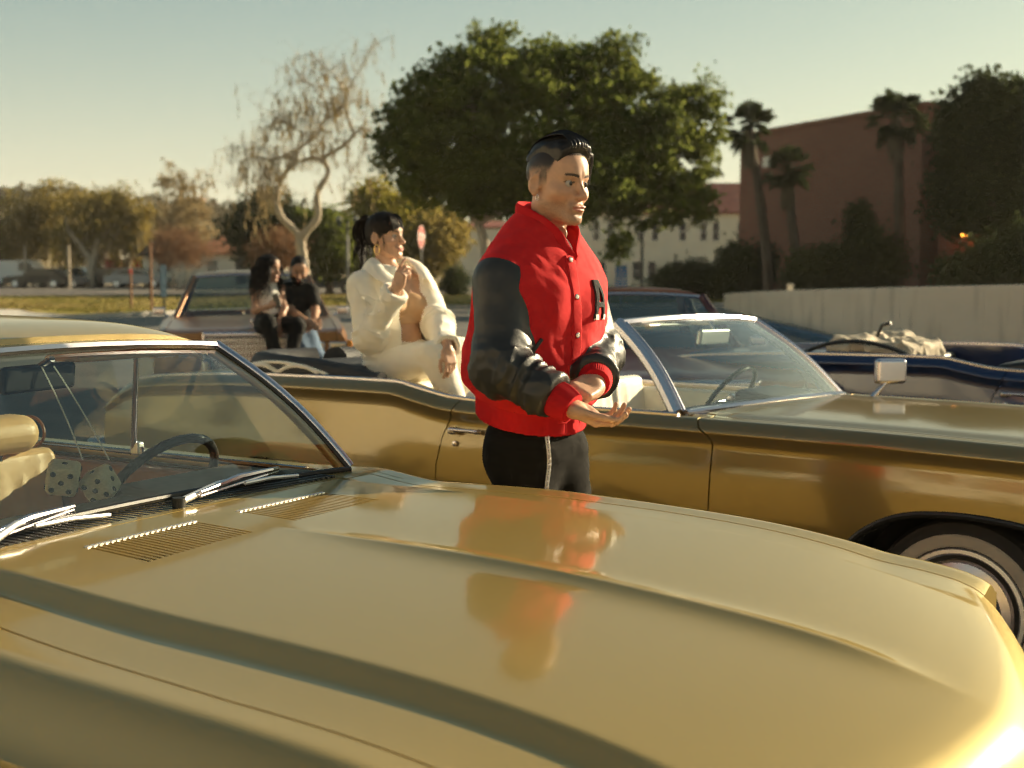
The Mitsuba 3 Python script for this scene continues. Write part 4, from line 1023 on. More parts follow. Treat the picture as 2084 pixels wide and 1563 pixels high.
# inside mirror on its stem
MC = V(-2.80, .03, 1.285)
kmr = fgp('inside_mirror', xf(man2tm(rbox(-.012, .012, -.125, .125, -.035, .035, .011, 12)), frame(MC, (1, .12, -.1), z=(0, 0, 1))), 'mat_black_trim', 30)
fgp('stem', tube([MC + V(.01, 0, .03), V(-2.745, .03, 1.335)], .009, 10), 'mat_chrome', 30, None, kmr)
fgp('glass', xf(box(-.0145, -.0125, -.118, .118, -.029, .029), frame(MC, (1, .12, -.1), z=(0, 0, 1))), 'mat_mirror_face', False, None, kmr)
for s in (-1, 1): fgp('sun_visor', man2tm(rbox(-2.90, -2.76, s * .33 - .2, s * .33 + .2, 1.318, 1.334, .007, 8)), 'mat_tan_vinyl', 30)
# wipers
def wiper(p, q, j, link):
    kk = fgp('wiper', tube([V(*p), V(*p) * .35 + V(*j) * .65 + V(0, 0, .012), V(*j) + V(0, 0, .006)], [.010, .008, .006], 10), 'mat_steel', 40)
    d = V(*q) - V(*j)
    fgp('blade', cat(tube([V(*j) - d * .9 + V(.0, 0, .004), V(*j) + V(0, 0, .010), V(*q)], [.005, .010, .006], 8), tube([V(*j) - d * .9 + V(0, 0, -.006), V(*q) + V(0, 0, -.008)], .004, 6)), 'mat_chrome', 40, None, kk)
    fgp('link', tube([V(*j) + V(.02, 0, -.004), (V(*j) + V(*link)) / 2 + V(.008, 0, .002), V(*link)], .0055, 8), 'mat_steel', 40, None, kk)
    fgp('pivot', tube([V(*p) - V(0, 0, .02), V(*p) + V(0, 0, .012)], .016, 14), 'mat_black_trim', 30, None, kk)
wiper((-2.31, .03, 1.008), (-2.425, .51, 1.018), (-2.365, .295, 1.018), (-2.345, .50, 1.006))
wiper((-2.30, -.50, 1.008), (-2.42, -.19, 1.022), (-2.36, -.36, 1.018), (-2.335, -.16, 1.006))
# front and rear ends, wheels
fgp('bumper', rbox(-.50, -.34, -.93, .93, .38, .52, .05, 14), 'mat_chrome', 35)
fgp('bumper', rbox(-5.74, -5.58, -.90, .90, .42, .56, .05, 14), 'mat_chrome', 35)
fgp('grille', cat(*[box(-.40, -.37, y - .006, y + .006, .36, .47) for y in np.linspace(-.48, .48, 41)]), 'mat_chrome', False)
for s in (-1, 1):
    fgp('tail_light', rbox(-5.62, -5.59, s * .62 - .2, s * .62 + .2, .66, .76, .012, 8), 'mat_sign_red', 30)
    for x in (-1.10, -4.1): wheel(FG, M1, x, s * .87, s)

# fuzzy dice hanging from its mirror
mat('dice_plush', lambda p, n, uv: mix((.56, .46, .28), (.70, .60, .40), noise(p.x * 240, p.y * 240, p.z * 240)), .95, sheen=.6, bump=lambda p, n, uv: noise(p.x * 330, p.y * 330, p.z * 330), bs=.004)
mat('dice_pip', (.015, .014, .013), .8)
PIP = {1: [(0, 0)], 2: [(-1, -1), (1, 1)], 3: [(-1, -1), (0, 0), (1, 1)], 4: [(-1, -1), (-1, 1), (1, -1), (1, 1)], 5: [(-1, -1), (-1, 1), (1, -1), (1, 1), (0, 0)], 6: [(-1, -1), (-1, 0), (-1, 1), (1, -1), (1, 0), (1, 1)]}
def die(label, c, S, yaw, pit, roll, anchor):
    k = thing('fuzzy_die', label, 'fuzzy dice')
    d = man2tm(rbox(-S / 2, S / 2, -S / 2, S / 2, -S / 2, S / 2, .014, 14).refine_to_length(.008)); v = np.asarray(d.vertices)
    nn = v / np.linalg.norm(v, axis=1, keepdims=True); v = v + nn * (N3(v, 260)[:, None] * .0025)
    R = trimesh.transformations.euler_matrix(roll, pit, yaw)[:3, :3]; M = np.eye(4); M[:3, :3] = R; M[:3, 3] = c
    part(k, 'body', xf(tm(v, d.faces), M1 @ M), 'mat_dice_plush', True)
    for n, (x, z) in {1: ((0, 0, 1), (1, 0, 0)), 3: ((1, 0, 0), (0, 1, 0)), 5: ((0, -1, 0), (1, 0, 0)), 2: ((0, 1, 0), (1, 0, 0)), 4: ((-1, 0, 0), (0, 1, 0)), 6: ((0, 0, -1), (1, 0, 0))}.items():
        Fm = frame(np.array(x) * S / 2, z, z=x)
        for a, b in PIP[n]: part(k, 'pip', xf(lathe([(.0070, -.003), (.0070, .0012), (.005, .0024), (.0003, .0026)], 14).apply_translation((a * S * .27, b * S * .27, 0)), M1 @ M @ Fm), 'mat_dice_pip', 40)
    top = V(*c) + R @ V(S / 2, S / 2, S / 2) * (1 if (R @ V(S / 2, S / 2, S / 2))[2] > 0 else -1)
    part(k, 'cord', xf(tube(spline([anchor, (np.array(anchor) + top) / 2 + V(.004, .003, 0), top], 8), .0022, 6), M1), 'mat_white_trim', 30)
die('larger looking cream fuzzy die hanging on the left', V(-2.735, .045, 1.030), .078, .75, .15, .22, V(-2.775, .02, 1.315))
die('lower right cream fuzzy die, half hidden by the dashboard', V(-2.69, .125, 1.006), .076, .35, -.42, .35, V(-2.765, .05, 1.315))

# ------------------------------------------------------------------ 2. the bronze convertible behind the man
A2, N2 = math.radians(-36), 5.45
roll = np.eye(4); cr, sr = math.cos(math.radians(-1.15)), math.sin(math.radians(-1.15)); roll[1:3, 1:3] = [[cr, -sr], [sr, cr]]; roll[:3, 3] = V(0, 0, .5) - roll[:3, :3] @ V(0, 0, .5)
M2 = rotz(A2, (-math.sin(A2) * N2, math.cos(A2) * N2, 0)) @ roll
def convertible(k, M, pt, side_k=1.0, belt=None, seatm='mat_white_vinyl'):
    def zt(x): return interp(x, [-6.3, -6.0, -5.4, -4.9, -4.05, -3.9, -3.7, -3.5, -2.6, -1.9, -1.2, -.4, .15, .32], [.80, .93, .985, 1.008, 1.018, .992, .962, .956, .958, .955, .942, .905, .84, .77])
    def sec(x):
        w = interp(x, [-6.3, -5.6, -4.5, -2.5, -.6, .32], [.74, .83, .875, .875, .865, .80]); z = zt(x); t = z - .958
        n = 26; yy = np.linspace(w - .075, 0, n); cr_ = interp(x, [-6.3, -2.6, -2.3, .32], [.03, .02, .022, .012])
        top = z + cr_ * (1 - (yy / (w - .075)) ** 2) - .012 * np.exp(-((np.abs(yy) - (w - .16)) / .05) ** 2)
        s_ = [(0, .22), (w - .10, .22), (w - .035, .27), (w - .008, .42), (w, .60), (w - .008, .74), (w - .028, .865 + t), (w - .004, .905 + t), (w - .012, .925 + t), (w - .048, z - .004), (yy[0], top[0])]
        return np.vstack([rounded(s_, 6, [0, 0, .05, .1, .12, .09, .03, .008, .02, .03, 0]), np.c_[yy, top][1:]])
    def sh(v):
        v = v.copy(); wgt = ss(-.6, .32, v[:, 0]); v[:, 0] -= .16 * (np.abs(v[:, 1]) / .86) ** 2.5 * wgt; return v
    b = loft(np.concatenate([np.linspace(-6.3, -4.3, 22)[:-1], np.linspace(-4.3, -3.4, 24)[:-1], np.linspace(-3.4, .32, 110)]), sec, sh); ref = refof(b)
    b -= prism(rounded([(-3.0, -.70), (-2.50, -.68), (-2.46, 0), (-2.50, .68), (-4.55, .70), (-4.62, .4), (-4.62, -.4), (-4.55, -.70), (-3.0, -.70)], 6, .06), .28, 1.4)
    arch = lambda x: rounded([(x - .47, .0), (x - .47, .36), (x - .40, .56), (x - .22, .672), (x + .02, .694), (x + .30, .668), (x + .46, .52), (x + .52, .3), (x + .52, 0)], 6, .12)
    XF, XR = -1.42, -4.75
    ar = prism(arch(XF), -1.2, 1.2, 'y')
    ar2 = prism(rounded([(XR - .42, 0), (XR - .42, .4), (XR - .3, .6), (XR + .3, .6), (XR + .42, .4), (XR + .42, 0)], 6, .15), -1.2, 1.2, 'y')
    wells = (ar + ar2) ^ (mbox(-9, 9, -1.3, -.58, -1, 2) + mbox(-9, 9, .58, 1.3, -1, 2))
    lip = Manifold()
    b -= wells
    from scipy.spatial import cKDTree
    refw = (cKDTree(ref[0].data @ M[:3, :3].T + M[:3, 3]), ref[1] @ M[:3, :3].T)
    P_ = lambda nm, m, mt, smooth=25, par=k, lab=None: part(par, nm, xf(m if isinstance(m, trimesh.Trimesh) else man2tm(m), M), mt, smooth, lab, ref=refw if nm in ('hood', 'door', 'fender', 'quarter_panel') else None)
    # hood, doors, fenders and quarters with real gaps
    hc = CrossSection([np.array([(-2.40, -.69), (-2.33, 0), (-2.40, .69), (-1.2, .70), (.6, .66), (.6, -.66), (-1.2, -.70)])], m3.FillRule.NonZero)
    hood = b ^ hc.extrude(1).translate((0, 0, .70)); b2 = b - hc.offset(.004).extrude(1).translate((0, 0, .695))
    dz = [(-2.36, .915), (-2.40, .90), (-2.425, .875), (-2.425, .30), (-3.80, .30), (-3.80, .62), (-3.77, .80), (-3.70, .90), (-3.63, .99), (-2.52, .99), (-2.46, .965)]
    dz = [(-2.50, 1.1), (-2.47, .962), (-2.44, .92), (-2.40, .893), (-2.385, .865), (-2.387, .30), (-3.75, .30), (-3.75, .66), (-3.72, .80), (-3.66, .92), (-3.60, 1.1)]
    dc = prism(dz, -1.2, 1.2, 'y'); dco = CrossSection([np.array(dz)], m3.FillRule.EvenOdd)
    if dco.area() <= 0: dco = CrossSection([np.array(dz[::-1])], m3.FillRule.EvenOdd)
    dcut = dco.offset(.006).extrude(2.4).translate((0, 0, -1.2)).transform(np.array([[1, 0, 0, 0], [0, 0, 1, 0], [0, 1, 0, 0]], float))
    P_('hood', hood, pt, 22)
    for s in (-1, 1):
        half = mbox(-9, 9, .68, 2, -1, 3) if s > 0 else mbox(-9, 9, -2, -.68, -1, 3)
        P_('door', b ^ dc ^ half, pt, 22)
    b3 = b2 - (dcut ^ (mbox(-9, 9, .66, 2, -1, 3) + mbox(-9, 9, -2, -.66, -1, 3)))
    for s in (-1, 1):
        hs = mbox(-9, 9, .001, 2, -1, 3) if s > 0 else mbox(-9, 9, -2, -.001, -1, 3)
        P_('fender', b3 ^ mbox(-3.0, 1, -2, 2, -1, 3) ^ hs, pt, 22)
        P_('quarter_panel', b3 ^ mbox(-9, -3.003, -2, 2, -1, 3) ^ hs, pt, 22)
        # bright belt moulding, arch lip, handle
        xx = np.concatenate([np.linspace(-6.0, -4.1, 16), np.linspace(-4.05, -2.56, 30)])
        P_('belt_moulding', sweep([(x, s * (interp(x, [-6.3, -5.6, -4.5, -2.5], [.74, .83, .875, .875]) - .072), zt(x) + .004) for x in xx], [(-.013, -.006), (.013, -.006), (.013, .003), (.006, .008), (-.006, .008), (-.013, .003)]), 'mat_chrome', 40)
        P_('wheel_arch_moulding', tube([(p[0], s * .868, p[1]) for p in arch(XF)], .011, 8), 'mat_black_trim', 40)
        hk = P_('door_handle', cat(rbox(-3.66, -3.50, s * .895 - .010, s * .895 + .010, .822, .838, .007, 10), rbox(-3.67, -3.63, s * .878 - .022, s * .878 + .022, .808, .840, .010, 10), rbox(-3.53, -3.50, s * .878 - .016, s * .878 + .016, .816, .838, .007, 8)), 'mat_chrome', 40)
        P_('lock', xf(lathe([(.012, -.006), (.012, .002), (.006, .004), (.0004, .004)], 16), frame((-3.645, s * .873, .765), (1, 0, 0), z=(0, s, 0))), 'mat_chrome', 40, hk)
    # windshield
    yw = .045
    def ws(U, W):
        B = np.stack([-2.475 - .07 * U ** 2, U * .70, .985 - .016 * U ** 2], -1); Hh = np.stack([-2.875 - .05 * U ** 2, U * .535, 1.332 - .020 * U ** 2], -1)
        t = W[..., None]; Q = B * (1 - t) + Hh * t; Q[..., 0] += .018 * np.sin(np.pi * W) + yw * U; Q[..., 2] += .018 * np.sin(np.pi * W); return Q
    part(k, 'windshield', xf(sheet(ws, np.linspace(-1, 1, 41), np.linspace(0, 1, 13)), M), 'mat_auto_glass', True)
    for s in (-1, 1):
        e = ws(np.full(24, float(s)), np.linspace(-.02, 1.02, 24))
        n_ = len(e); prof = [(-.030, -.030), (.030, -.030), (.034, -.006), (.022, .014), (.008, .018), (.004, .012), (-.012, .020), (-.026, .014), (-.034, -.006)]
        kp_ = P_('windshield_pillar', sweep(e + V(-.012, s * .018, 0), prof, (.6, 0, .8)), 'mat_chrome', 25)
        P_('pillar_seal', tube(e + V(-.05, s * .010, -.012), .016, 8), 'mat_black_trim', 40, kp_)
    P_('windshield_header', sweep(ws(np.linspace(-1.03, 1.03, 40), np.full(40, 1.0)) + V(-.016, 0, .004), [(-.032, -.016), (.022, -.018), (.028, -.004), (.020, .012), (-.02, .014), (-.034, 0)]), 'mat_chrome', 30)
    P_('cowl_trim', sweep(ws(np.linspace(-1.02, 1.02, 40), np.full(40, 0.0)) + V(.018, 0, -.002), [(-.014, -.010), (.016, -.012), (.018, -.002), (.006, .006), (-.014, .008)]), 'mat_chrome', 30)
    P_('cowl_panel', box(-2.50, -2.34, -.66, .66, .90, .958), pt, False)
    # interior
    P_('dashboard', Manifold.batch_hull([Manifold.cylinder(1.36, .025, .025, 14, True).rotate((90, 0, 0)).translate(p) for p in ((-2.52, 0, .93), (-2.70, 0, .935), (-2.76, 0, .89), (-2.70, 0, .70))]), 'mat_navy_vinyl', 30)
    P_('instrument_hood', Manifold.batch_hull([Manifold.sphere(.035, 14).translate(p) for p in ((-2.60, .14, .945), (-2.60, .58, .945), (-2.76, .17, .965), (-2.76, .55, .965), (-2.78, .2, .86), (-2.78, .52, .86))]), 'mat_navy_vinyl', 30)
    c = V(-2.93, .36, .93); Ms = frame(c, (0, 1, 0), z=(-.82, 0, .57))
    kk = P_('steering_wheel', xf(tube([(.19 * math.cos(a), .19 * math.sin(a), 0) for a in np.linspace(0, 2 * np.pi, 61)], .011, 10, False), Ms), 'mat_black_trim', True)
    P_('spoke', xf(cat(rbox(-.18, .18, -.02, .02, -.03, -.012, .008, 8), rbox(-.045, .045, -.045, .045, -.05, -.004, .012, 10)), Ms), 'mat_chrome', 30, kk)
    P_('column', tube([c, c + V(.3, 0, -.21)], .03, 10), 'mat_navy_vinyl', 30, kk)
    for y0, y1 in ((-.66, -.02), (.02, .66)):
        P_('seat', rbox(-3.55, -3.0, y0, y1, .38, .62, .06, 14), seatm, 30)
        P_('seat_back', tilt(pleated(-3.70, -3.50, y0, y1, .52, 1.00, 8, .016), -.16, (-3.6, 0, .52)), seatm, 40)
    P_('rear_seat', rbox(-4.35, -3.95, -.66, .66, .38, .62, .06, 14), seatm, 30)
    P_('rear_seat_back', tilt(pleated(-4.52, -4.34, -.66, .66, .5, .965, 14, .014), -.16, (-4.42, 0, .5)), seatm, 40)
    for s in (-1, 1):
        kd_ = P_('door_panel', rbox(-3.75, -2.55, s * .665 - .03, s * .665 + .03, .36, .945, .022, 10), seatm, 30)
        P_('arm_rest', rbox(-3.45, -2.95, s * .61 - .05, s * .61 + .05, .60, .67, .025, 10), seatm, 30, kd_)
    P_('floor', box(-4.7, -2.5, -.66, .66, .27, .31), 'mat_underbody', False)
    P_('firewall', box(-2.53, -2.50, -.66, .66, .31, .90), 'mat_underbody', False)
    mc = V(-2.845, .03, 1.245); kk = P_('inside_mirror', xf(man2tm(rbox(-.014, .014, -.13, .13, -.036, .036, .012, 12)), frame(mc, (1, -.05, -.15), z=(0, 0, 1))), 'mat_steel', 30)
    P_('stem', tube([mc + V(.01, 0, .03), V(-2.872, .03, 1.322)], .008, 8), 'mat_chrome', 30, kk)
    for s in (-1, 1): P_('sun_visor', rbox(-3.02, -2.90, s * .27 - .19, s * .27 + .19, 1.296, 1.310, .006, 8), seatm, 30)
    # ends
    P_('bumper', rbox(.20, .38, -.84, .84, .36, .54, .06, 14), 'mat_chrome', 35)
    P_('bumper', rbox(-6.46, -6.28, -.78, .78, .40, .58, .06, 14), 'mat_chrome', 35)
    P_('grille', cat(*[box(.31, .335, y - .008, y + .008, .56, .74) for y in np.linspace(-.45, .45, 31)]), 'mat_chrome', False)
    for s in (-1, 1):
        for yy in (.55, .70): P_('headlight', xf(lathe([(.001, .02), (.05, .014), (.08, -.004), (.085, -.04)], 24), frame((.315 - .16 * (yy / .86) ** 2.5, s * yy, .66), (0, 1, 0), z=(1, 0, 0))), 'mat_lens_clear', 40)
        P_('tail_light', rbox(-6.32, -6.29, s * .5 - .2, s * .5 + .2, .66, .74, .012, 8), 'mat_sign_red', 30)
        for x in (XF, XR): wheel(k, M, x, s * .825, s, .335)
        a_ = CrossSection([np.array(arch(XF))], m3.FillRule.NonZero)
        if a_.area() <= 0: a_ = CrossSection([np.array(arch(XF)[::-1])], m3.FillRule.NonZero)
        ln = (a_.offset(-.002) - a_.offset(-.016)).extrude(.27).transform(np.array([[1, 0, 0, 0], [0, 0, 1, .588 if s > 0 else -.858], [0, 1, 0, 0]], float)) + (a_.offset(-.016).extrude(.01).transform(np.array([[1, 0, 0, 0], [0, 0, 1, .590 if s > 0 else -.600], [0, 1, 0, 0]], float)))
        P_('wheel_well', ln, 'mat_underbody', 30)
    return P_, zt
CV = thing('bronze_convertible', 'long bronze gold convertible with its top down, standing behind the man in the red jacket', 'car')
P2, zt2 = convertible(CV, M2, 'mat_bronze')
# chrome door mirror on the far side
q = V(-2.30, .845, 1.075); km = part(CV, 'door_mirror', xf(man2tm(rbox(-.022, .022, -.085, .085, -.062, .062, .020, 14)), M2 @ frame(q, (.80, -.60, 0), z=(0, 0, 1))), 'mat_chrome', True)
part(km, 'stalk', xf(tube([q + V(-.01, -.03, -.055), V(-2.36, .77, .945)], [.010, .014], 10), M2), 'mat_chrome', 40)
# folded top: black canvas roll with pale bows and lining
fold = [(-5.35, 0), (-5.30, .55), (-5.0, .72), (-4.62, .74), (-4.35, .73)]
rollc = []
for s in (-1, 1):
    pts = spline([(-5.28, s * .08, 1.035), (-5.24, s * .50, 1.04), (-4.98, s * .69, 1.045), (-4.60, s * .715, 1.035), (-4.22, s * .715, 1.01)], 26)
    t_ = tube(pts, np.interp(np.arange(26), [0, 18, 25], [.075, .062, .035]), 14); v = np.asarray(t_.vertices); v = v + N3(v, 22)[:, None] * V(.012, .012, .02)
    rollc.append(tm(v, t_.faces))
kf = part(CV, 'folded_top', xf(cat(*rollc), M2), 'mat_black_canvas', 60, label='black folded canvas top behind the rear seat')
part(kf, 'cover', xf(man2tm(rbox(-5.26, -4.58, -.66, .66, .985, 1.05, .03, 12)), M2), 'mat_black_canvas', 40)
for s in (-1, 1):
    part(kf, 'bow', xf(cat(tube(spline([(-5.12, s * .74, 1.01), (-5.0, s * .77, 1.055), (-4.86, s * .775, 1.02)], 12), .012, 8), tube(spline([(-4.86, s * .775, 1.02), (-4.74, s * .78, 1.06), (-4.58, s * .775, 1.03)], 12), .011, 8), tube(spline([(-5.2, s * .72, 1.02), (-4.9, s * .77, 1.072), (-4.52, s * .77, 1.025)], 12), .009, 8)), M2), 'mat_white_vinyl', 40)

# ------------------------------------------------------------------ 3. the navy convertible beyond it
N3c = 8.78; A3 = math.radians(-36)
M3 = rotz(A3, (-math.sin(A3) * N3c + 1.45 * math.cos(A3), math.cos(A3) * N3c + 1.45 * math.sin(A3), 0))
BC = thing('navy_convertible', 'dark blue convertible with a loosely folded pale top at the right edge', 'car')
P3, _ = convertible(BC, M3, 'mat_navy', seatm='mat_black_trim')
r = np.random.default_rng(9)
def crumple(lo, hi, seed, amp=.05, rr=.05):
    m = man2tm(rbox(*lo[:1], *hi[:1], lo[1], hi[1], lo[2], hi[2], rr, 12).refine_to_length(.025)); v = np.asarray(m.vertices)
    nn = np.stack([N3(v, 9, seed), N3(v, 9, seed + 5), N3(v, 11, seed + 9)], 1) + .5 * np.stack([N3(v, 24, seed), N3(v, 24, seed + 5), N3(v, 24, seed + 9)], 1)
    return tm(v + nn * amp * 2, m.faces)
kf = part(BC, 'folded_top', xf(crumple((-4.90, -.55, 1.0), (-4.62, .45, 1.06), 3, .035), M3), 'mat_top_cloth', 50, label='loosely folded pale convertible top')
part(kf, 'fold', xf(crumple((-4.62, -.58, .985), (-4.32, .1, 1.04), 8, .03), M3), 'mat_top_cloth', 50)
part(kf, 'bow', xf(cat(tube(spline([(-5.0, -.66, 1.0), (-4.7, -.69, 1.09), (-4.3, -.68, 1.02)], 12), .014, 8), tube([(-4.72, -.1, 1.08), (-4.68, -.1, 1.17), (-4.62, -.1, 1.19)], .012, 8)), M3), 'mat_black_trim', 40)

# ------------------------------------------------------------------ 4. sedans
def sedan(k, M, pt, roofm, L=5.3, W=.94, H=1.46, cab=(-3.9, -1.75), vert_grille=True, hood_z=.97, lamps='square', seatm='mat_brown_vinyl'):
    """x forward, front bumper near x=0."""
    def zt(x): return interp(x, [-L, -L + .12, -L + .6, cab[0] - .5, cab[1] + .05, cab[1] + .5, -.5, -.12, 0], [.72, .86, .93, .95, hood_z, hood_z, hood_z - .035, hood_z - .06, hood_z - .10])
    def sec(x):
        w = interp(x, [-L, -L + .5, -2.6, -.4, 0], [W - .07, W - .01, W, W - .02, W - .05]); z = zt(x); yy = np.linspace(w - .07, 0, 18)
        top = z + .028 * (1 - (yy / w) ** 2) + .012 * np.exp(-(yy / .06) ** 2) + .015 * np.exp(-((yy - w + .12) / .06) ** 2)
        return np.vstack([rounded([(0, .24), (w - .1, .24), (w - .02, .34), (w, .58), (w - .02, z - .16), (w - .03, z - .05), (yy[0], top[0])], 6, .06), np.c_[yy, top][1:]])
    b = loft(np.linspace(-L, 0, 70), sec)
    XF, XR = -.95, -L + 1.25
    for x in (XF, XR):
        b -= Manifold.cylinder(2.6, .38, .38, 32, True).rotate((90, 0, 0)).translate((x, 0, .36)) ^ (mbox(-9, 9, -1.3, -.6, -1, .75) + mbox(-9, 9, .6, 1.3, -1, .75))
    b -= mbox(cab[0] - .2, cab[1] - .18, -W + .16, W - .16, .35, 1.4)
    P_ = lambda nm, m, mt, smooth=25, par=k, lab=None: part(par, nm, xf(m if isinstance(m, trimesh.Trimesh) else man2tm(m), M), mt, smooth, lab)
    hc = mbox(cab[1] + .06, -.03, -W + .17, W - .17, hood_z - .16, 2)
    P_('hood', b ^ hc, pt); b -= mbox(cab[1] + .054, .1, -W + .164, W - .164, hood_z - .17, 2)
    P_('body', b - mbox(-2.95, -2.94, -2, 2, .4, 2) - mbox(cab[1] - .15, cab[1] - .14, -2, 2, .4, 2), pt)
    zb, hwt, hwb = zt(cab[1]) + .01, W - .33, W - .15
    x0, x1, x2, x3 = cab[1], cab[1] - .62, cab[0] + .42, cab[0] - .25
    def rff(U, Q):
        x = x1 + (x2 - x1) * U; return np.stack([x - .05 * Q ** 2 * (1 - 2 * U), Q * (hwt + .03), H - .012 * (2 * U - 1) ** 2 - .02 * Q ** 2 - .045 * np.abs(Q) ** 6], -1)
    rs = sheet(rff, np.linspace(0, 1, 16), np.linspace(-1, 1, 25))
    if np.asarray(rs.face_normals)[:, 2].mean() < 0: rs = tm(rs.vertices, rs.faces[:, ::-1])
    P_('roof', thicken(rs, .035), roofm, 35)
    def ws(U, Q, xa=x0, xb=x1, sg=1):
        B = np.stack([xa - sg * .09 * U ** 2, U * hwb, zb - .02 * U ** 2], -1); Hh = np.stack([xb - sg * .05 * U ** 2, U * hwt, H - .045 - .03 * U ** 2], -1); t = Q[..., None]; return B * (1 - t) + Hh * t
    part(k, 'windshield', xf(sheet(ws, np.linspace(-1, 1, 21), np.linspace(0, 1, 8)), M), 'mat_auto_glass', True)
    part(k, 'rear_window', xf(sheet(lambda U, Q: ws(U, Q, x3, x2, -1), np.linspace(-1, 1, 21), np.linspace(0, 1, 8)), M), 'mat_auto_glass', True)
    P_('windshield_trim', cat(tube(ws(np.linspace(-1, 1, 24), np.full(24, 1.)), .016, 8), tube(ws(np.linspace(-1, 1, 24), np.full(24, 0.)), .014, 8)), 'mat_chrome', 40)
    for s in (-1, 1):
        e = ws(np.full(8, float(s)), np.linspace(0, 1, 8)); e2 = ws(np.full(8, float(s)), np.linspace(0, 1, 8), x3, x2, -1)
        P_('front_pillar', tube(e, .032, 10), roofm if s > 9 else pt, 40); P_('pillar_trim', tube(e + V(.02, s * .012, .012), .010, 8), 'mat_black_trim', 40)
        P_('rear_pillar', Manifold.batch_hull([Manifold.sphere(.02, 8).translate(tuple(p)) for p in (e2[0], e2[-1], e2[0] + V(.18, 0, 0), e2[-1] + V(.30, s * .0, 0))]), pt, 30)
        xm = -2.95
        P_('door_pillar', tube([(xm, s * hwb, zb - .02), (xm - .03, s * hwt, H - .07)], .03, 8), 'mat_black_trim', 40)
        sg = sheet(lambda U, Q: np.stack([(x0 - .12 + (x3 + .3 - x0) * U) * (1 - Q) + (x1 - .06 + (x2 - x1 + .1) * U) * Q, s * (hwb - (hwb - hwt) * Q + .005), zb - .01 + (H - .075 - zb) * Q], -1), np.linspace(0, 1, 8), np.linspace(0, 1, 4))
        part(k, 'side_window', xf(sg, M), 'mat_auto_glass', True)
        P_('belt_moulding', tube([(x0, s * (hwb + .05), zb - .005), (x3, s * (hwb + .05), zb - .015)], .012, 8), 'mat_chrome', 40)
        P_('bumper_guard', rbox(.05, .16, s * .42 - .04, s * .42 + .04, .40, .66, .03, 10), 'mat_chrome', 35)
        for yy in (W - .36, W - .16) if lamps == 'square' else (W - .33, W - .15):
            hl = rbox(-.035, .012, s * yy - .085, s * yy + .085, hood_z - .29, hood_z - .16, .02, 10) if lamps == 'square' else Manifold.cylinder(.05, .085, .085, 24).rotate((0, 90, 0)).translate((-.03, s * yy, hood_z - .22))
            P_('headlight', hl, 'mat_lens_clear', 35)
        P_('marker_light', rbox(-.06, .004, s * (W - .045) - .025, s * (W - .045) + .025, hood_z - .30, hood_z - .15, .012, 8), 'mat_amber', 30)
        kmm = P_('door_mirror', rbox(x0 - .30, x0 - .25, s * (W + .02) - .065, s * (W + .02) + .065, zb + .02, zb + .10, .02, 10), 'mat_chrome', 35)
        P_('stalk', tube([(x0 - .26, s * (W - .02), zb + .04), (x0 - .26, s * (W - .1), zb - .02)], .012, 6), 'mat_chrome', 30, kmm)
        for x in (XF, XR): wheel(k, M, x, s * (W - .07), s, .345)
        P_('seat_back', tilt(man2tm(rbox(-3.0, -2.84, s * .38 - .30, s * .38 + .30, .5, 1.02, .05, 10)), -.15, (-2.9, 0, .5)), seatm, 30)
    P_('rear_seat', tilt(man2tm(rbox(-3.95, -3.8, -.68, .68, .5, .98, .05, 10)), -.15, (-3.9, 0, .5)), seatm, 30)
    P_('dashboard', rbox(x0 - .5, x0 - .05, -.72, .72, .74, zb - .03, .05, 10), 'mat_dash_dark', 30)
    gw = .42 if vert_grille else W - .5
    P_('grille', cat(*[box(-.02, .02, y - .006, y + .006, .52, hood_z - .115) for y in np.linspace(-gw, gw, 31)], *[box(-.01, .014, -gw, gw, z - .004, z + .004) for z in np.linspace(.55, hood_z - .14, 6)]), 'mat_steel', False)
    P_('grille_surround', cat(rbox(-.05, .045, -gw - .03, gw + .03, hood_z - .115, hood_z - .06, .018, 8), rbox(-.05, .045, -gw - .035, -gw - .003, .5, hood_z - .06, .014, 8), rbox(-.05, .045, gw + .003, gw + .035, .5, hood_z - .06, .014, 8)), 'mat_chrome', 35)
    P_('bumper', rbox(-.02, .16, -W, W, .38, .50, .045, 12), 'mat_chrome', 35); P_('bumper', rbox(-L - .14, -L + .02, -W + .04, W - .04, .40, .52, .045, 12), 'mat_chrome', 35)
    P_('floor', box(cab[0] - .2, cab[1] - .2, -W + .17, W - .17, .33, .36), 'mat_underbody', False)
    return P_
BS = thing('brown_sedan', 'old brown sedan facing the camera with two people sitting on its front', 'car')
a = math.radians(-79); fx = V(-2.42, 12.35, .05)
M4 = rotz(a, fx)
P4 = sedan(BS, M4, 'mat_brown', 'mat_cream_roof', 5.5, .95, 1.47)
part(BS, 'hood_ornament', xf(cat(tube([(-.10, 0, .90), (-.06, 0, .99)], .006, 6), lathe([(.001, -.02), (.016, -.005), (.016, .012), (.001, .025)], 10).apply_translation((-.058, 0, 1.005))), M4), 'mat_chrome', 40)
RS = thing('maroon_sedan', 'maroon sedan parked nose first behind the windshield of the bronze convertible', 'car')
M5 = rotz(math.radians(-86), V(1.06, 8.1, 0))
P5 = sedan(RS, M5, 'mat_maroon', 'mat_maroon', 5.2, .93, 1.40, (-3.8, -1.65), False, .93, 'round', 'mat_navy_vinyl')

